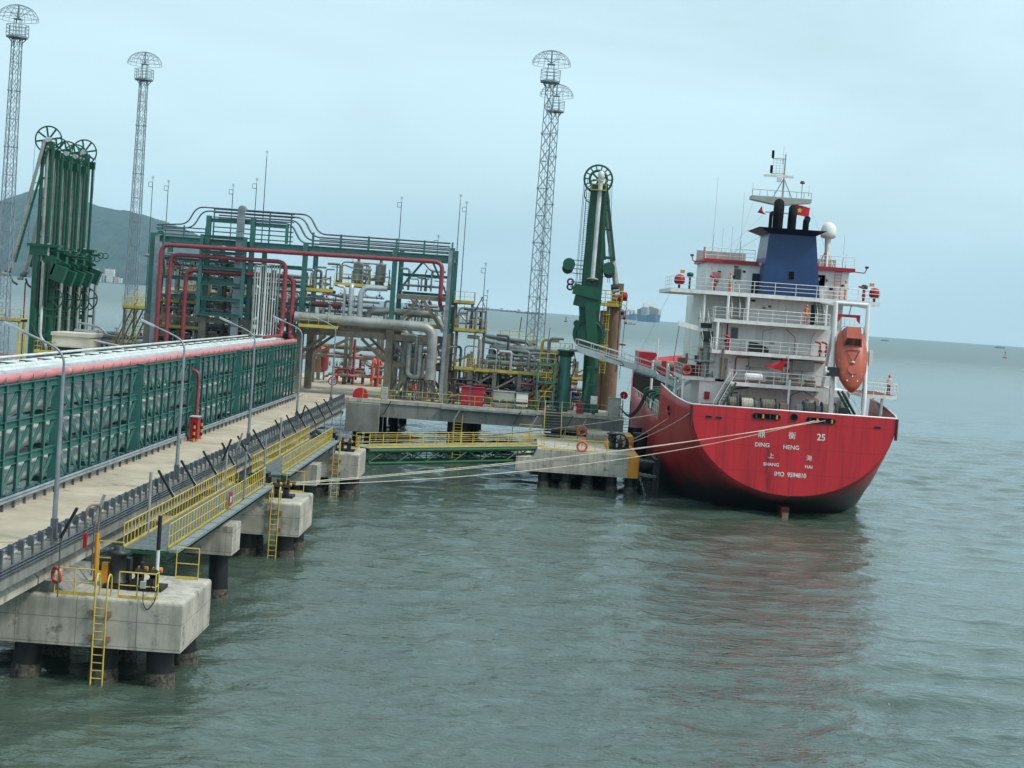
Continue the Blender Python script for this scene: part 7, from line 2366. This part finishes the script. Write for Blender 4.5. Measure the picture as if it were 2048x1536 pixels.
def ensign():
    root = cloth('flag', 'large red ensign drooping from a staff on the aft deck', [(23.35, 138.2, 13.6), (23.2, 138.2, 13.2), (21.2, 138.0, 12.45), (22.95, 138.2, 12.15)], 'flag', 10, 8, .12)
    MB().tube((23.4, 138.25, 10.87), (23.42, 138.25, 14.3), .05, 6).o('staff', 'wpipe', root)
ensign()

# ------------------------------------------------------------------ crew
def make_person(name, label, loc, rz, top, bottom, pose=0):
    import bmesh
    me = bpy.data.meshes.new('body')
    #        0 pelvis 1 waist 2 chest 3 neckbase 4 neck 5 head 6 crown | arms | legs
    J = [(0, 0, .95), (0, .01, 1.12), (0, .02, 1.32), (0, .0, 1.46), (0, -.01, 1.53), (0, -.03, 1.63), (0, -.02, 1.74),
         (-.19, 0, 1.42), (-.26, .03, 1.15), (-.27, -.08, .92), (-.27, -.12, .80),
         (.19, 0, 1.42), (.26, .03, 1.15), (.27, -.08, .92), (.27, -.12, .80),
         (-.10, 0, .88), (-.11, -.03, .5), (-.12, .03, .09), (-.13, -.13, .04),
         (.10, 0, .88), (.11, -.01, .5), (.12, .03, .09), (.14, -.13, .04)]
    if pose == 1:      # leaning on the rail with one arm forward
        J[9] = (-.2, -.28, 1.05); J[10] = (-.17, -.4, 1.06)
    if pose == 2:
        J[13] = (.12, -.22, 1.12); J[14] = (.04, -.3, 1.14); J[9] = (-.12, -.22, 1.1); J[10] = (-.04, -.3, 1.12)
    E = [(0, 1), (1, 2), (2, 3), (3, 4), (4, 5), (5, 6), (3, 7), (7, 8), (8, 9), (9, 10), (3, 11), (11, 12), (12, 13), (13, 14), (0, 15), (15, 16), (16, 17), (17, 18), (0, 19), (19, 20), (20, 21), (21, 22)]
    rad = [.15, .14, .17, .10, .06, .10, .075, .075, .055, .045, .04, .075, .055, .045, .04, .10, .075, .06, .045, .10, .075, .06, .045]
    me.from_pydata(J, E, [])
    tmp = bpy.data.objects.new('tmp_body', me)
    COL.objects.link(tmp)
    sk = tmp.modifiers.new('skin', 'SKIN')
    for i, r in enumerate(rad):
        me.skin_vertices[0].data[i].radius = (r, r * (.8 if i in (0, 1, 2) else 1))
    me.skin_vertices[0].data[0].use_root = True
    sb = tmp.modifiers.new('sub', 'SUBSURF'); sb.levels = 1; sb.render_levels = 1
    bpy.context.view_layer.update()
    dg = bpy.context.evaluated_depsgraph_get()
    m2 = bpy.data.meshes.new_from_object(tmp.evaluated_get(dg))
    bpy.data.objects.remove(tmp)
    m2.name = 'body'
    m2.materials.clear()
    for k in ('skin', top, bottom): m2.materials.append(M[k])
    for p in m2.polygons:
        p.use_smooth = True
        z, x, y = p.center.z, abs(p.center.x), p.center.y
        if z > 1.5: p.material_index = 0
        elif z < .9 and x < .22: p.material_index = 2
        elif z < .86 or (pose and y < -.33): p.material_index = 0
        else: p.material_index = 1
    root = bpy.data.objects.new(name, m2)
    COL.objects.link(root)
    root.location = loc
    root.rotation_euler = (0, 0, rz)
    tag(root, label, 'person')
    ORG[root.name] = V(0, 0, 0)
    MB().lathe([(.135, 0), (.125, .02), (.12, .06), (.09, .12), (.04, .15), (0, .155)], (0, -.025, 1.68), 14).o('helmet', 'helmet', root)
    MB().cbox((0, -.14, 1.69), (.16, .1, .015)).o('helmet_peak', 'helmet', root)
    return root
make_person('person', 'person in pale clothes and orange helmet at the bridge deck rail left of the funnel', (18.5, 144.6, 19.02), R(-70), 'pale_cloth', 'overall', 1)
make_person('person', 'person in pale top and orange helmet on the bridge deck right of the funnel', (29.3, 144.8, 19.02), R(70), 'pale_cloth', 'overall', 1)
make_person('person', 'person in orange clothes standing upright at the rail below the funnel', (25.5, 142.8, 16.47), R(8), 'overall', 'overall', 0)
make_person('person', 'person with orange helmet at the rail right of the lifeboat', (32.6, 138.4, 10.67), R(30), 'pale_cloth', 'red', 2)
# ------------------------------------------------------------------ mooring lines and hoses
def line(name, p, q, sag, r, m, label, group=None, cat='rope', n=28):
    p, q = V(p), V(q)
    pts = []
    for i in range(n + 1):
        t = i / n
        c = p.lerp(q, t)
        pts.append(c - V(0, 0, sag * 4 * t * (1 - t)))
    mb = MB().path(pts, r, 6)
    return tag(mb.o(name, m), label, cat, group)
line('mooring_line', (-13.5, 93.5, 4.4), (25.0, 129.85, 8.44), .5, .024, 'rope', 'upper pale mooring line from the middle dolphin to the ship stern', 'long mooring lines')
line('mooring_line', (-13.5, 93.3, 4.35), (24.6, 129.85, 8.40), 1.1, .024, 'rope', 'lower pale mooring line from the middle dolphin to the ship stern', 'long mooring lines')
line('mooring_line', (-13.5, 93.7, 4.45), (25.5, 129.85, 8.46), .42, .024, 'rope', 'uppermost of the long pale mooring lines to the ship stern', 'long mooring lines')
line('mooring_line', (-13.4, 124.8, 4.2), (13.85, 137.6, 7.95), .5, .028, 'drope', 'grey mooring line from the farthest dolphin to the ship side fairlead')
line('mooring_line', (-13.4, 125.1, 4.25), (13.8, 137.8, 8.0), .6, .03, 'drope', 'second grey mooring line from the farthest dolphin to the ship side')
line('mooring_line', (10.2, 145.5, 4.2), (13.9, 137.7, 7.9), .1, .04, 'rope', 'short mooring line from the breasting dolphin to the ship side')
line('mooring_line', (10.2, 145.3, 4.1), (14.2, 130.2, 8.3), .25, .04, 'rope', 'mooring line from the breasting dolphin to the ship stern corner')
line('mooring_line', (10.6, 168, 6.4), (13.2, 187, 9.8), .3, .028, 'drope', 'thin forward mooring line near the red rat guard')
def rat_guard(c, ax, r, lb):
    root = thing('rat_guard', lb, 'rat guard', c)
    MB().disc(c, r, .04, ax, 22).o('disc_plate', 'fred', root)
    MB().tube(V(c) - V(ax).normalized() * .25, V(c) + V(ax).normalized() * .25, .07, 8).o('sleeve', 'pinkred', root)
rat_guard((13.15, 138.6, 7.85), (.75, -.35, .25), .5, 'red round rat guard on the mooring line at the ship side')
rat_guard((11.2, 172.5, 7.2), (.3, .9, .3), .45, 'small red rat guard on the forward mooring line')
def fairlead_lugs():
    pass
for k in range(3):
    y = 163.5 + k * 1.3
    root = MB().path([(10.4, y, 6.2), (11.4, y, 5.2), (12.4, y + .3, 6.2), (13.2, y + .6, 8.2), (14.0, y + 1.0, 8.3)], .08, 8, 1.0).o('cargo_hose', 'hose')
    tag(root, ['nearest', 'middle', 'farthest'][k] + ' of the drooping black cargo hoses between berth and ship', 'hose', 'black cargo hoses')

# ------------------------------------------------------------------ far ships, boats and buoys
M['farhull'] = mat('haze_paled_blue_hull', (84, 104, 128), (70, 90, 114), .05, .6)  # hull blue made paler, distance haze put into the colour
def container_ship(px, D, L, Bm, yaw, label, hullm, rows=7):
    x = (px - 1060) * D / 3080
    root = thing('container_ship', label, 'ship', (x, D, 0))
    rz = Matrix.Rotation(yaw, 3, 'Z')
    T = lambda l, b, z: V(x, D, 0) + rz @ V(l, b, z)
    v, f = [], []
    st = [(-.5, .42), (-.45, .5), (.3, .5), (.42, .36), (.5, .05)]
    for s, b in st:
        for sg in (-1, 1):
            v += [T(s * L, sg * b * Bm * .85, -2), T(s * L, sg * b * Bm, 16 + (4 if s > .35 else 0))]
    n = len(st)
    for i in range(n - 1):
        a, c = i * 4, (i + 1) * 4
        f += [(a, c, c + 1, a + 1), (a + 2, a + 3, c + 3, c + 2), (a + 1, c + 1, c + 3, a + 3)]
    f += [(0, 1, 3, 2), ((n - 1) * 4, (n - 1) * 4 + 2, (n - 1) * 4 + 3, (n - 1) * 4 + 1)]
    fix(MB()._add(v, f).o('hull', hullm, root))
    cols = ['rust', 'gbox', 'gbox', 'fire', 'cream', 'gbox', 'rust']
    rs = random.Random(int(px))
    for i in range(rows):
        s = -.42 + i * .115
        for j in range(5):
            b = -.4 + j * .2
            h = rs.uniform(10, 20) * (1.15 if rows > 6 else .9)
            MB().cbox(T(s * L, b * Bm, 16.2 + h / 2), (L * .1, Bm * .19, h), rz).o('container_stack', rs.choice(cols), root)
    MB().cbox(T(.36 * L if False else -.05 * L, 0, 33), (L * .05, Bm * .9, 30), rz).o('bridge_house', 'white', root)
    MB().cbox(T(-.05 * L, 0, 50), (L * .03, Bm * .5, 5), rz).o('bridge_top', 'white', root)
    root.scale = (1, 1, 1.75)
    return root
container_ship(1299, 6900, 230, 66, R(-80), 'large laden container ship in the far haze beside the loading arm', 'farhull', 7)
container_ship(1257, 8800, 220, 56, R(-70), 'smaller fainter container ship left of the large one in the haze', 'farhull', 6)
def barge(px, D, L, label):
    x = (px - 1060) * D / 3080
    root = thing('barge', label, 'barge', (x, D, 0))
    MB().prism([(-L / 2, 0), (L / 2 - 8, 0), (L / 2, 6), (-L / 2 - 3, 6)], lambda u, v, t: (x + u, D + t, v - 1), -8, 8).o('hull', 'darkred', root)
    MB().box(x - L / 2 + 2, x - L / 2 + 14, D - 6, D + 6, 5.1, 14).o('deckhouse', 'gbox', root)
    for k in range(3):
        MB().box(x - L / 5 + k * L / 5, x - L / 5 + k * L / 5 + L / 8, D - 6, D + 6, 5.1, 8).o('cargo_heap', 'rust', root)
barge(1062, 6000, 110, 'long low dark barge on the horizon behind the lattice towers')
barge(1020, 6800, 90, 'long low barge on the horizon left of the lattice towers')
barge(988, 7600, 70, 'faint barge near the horizon right of the gantry')
def small_boat(px, D, L, label, m='rust'):
    x = (px - 1060) * D / 3080
    root = thing('fishing_boat', label, 'boat', (x, D, 0))
    MB().prism([(-L / 2, .3), (L / 2 - L * .15, .3), (L / 2, L * .15), (L * .2, L * .1), (-L * .4, L * .09), (-L / 2, L * .12)], lambda u, v, t: (x + u, D + t, v - .4), -L * .12, L * .12).o('hull', m, root)
    MB().box(x - L * .3, x + L * .05, D - L * .08, D + L * .08, L * .07, L * .24).o('wheelhouse', 'gbox', root)
    MB().tube((x + L * .15, D, L * .06), (x + L * .15, D, L * .4), L * .012, 5).o('mast', 'dark', root)
small_boat(1264, 3300, 22, 'small fishing boat in front of the container ships')
small_boat(1770, 4200, 20, 'tiny boat near the horizon right of the lifeboat', 'dark')
small_boat(2000, 5200, 34, 'tiny boat on the horizon near the right picture edge', 'dark')
def buoy(px, D, s, m, label):
    x = (px - 1060) * D / 3080
    root = thing('navigation_buoy', label, 'buoy', (x, D, 0))
    MB().lathe([(0, -.5), (2.2, -.5), (2.4, .5), (2.0, 1.0), (0, 1.0)], (x, D, 0), 14).o('float', m, root) if s == 1 else MB().lathe([(0, -.5 * s), (2.2 * s, -.5 * s), (2.4 * s, .5 * s), (2.0 * s, s), (0, s)], (x, D, 0), 14).o('float', m, root)
    for k in range(4):
        a = k * math.pi / 2 + .4
        MB().tube((x + 1.5 * s * math.cos(a), D + 1.5 * s * math.sin(a), 1.0 * s), (x + .4 * s * math.cos(a), D + .4 * s * math.sin(a), 5.5 * s), .16 * s, 5).o('tower_leg', m, root)
    MB().lathe([(0, 0), (.7 * s, 0), (.7 * s, 1.0 * s), (0, 1.6 * s)], (x, D, 5.4 * s), 10).o('lantern', m, root)
buoy(2011, 1720, 1.1, 'fred', 'red navigation buoy on the open water at far right')
buoy(1133, 2600, 1.3, 'dark', 'dark navigation buoy between the lattice towers and the loading arm')
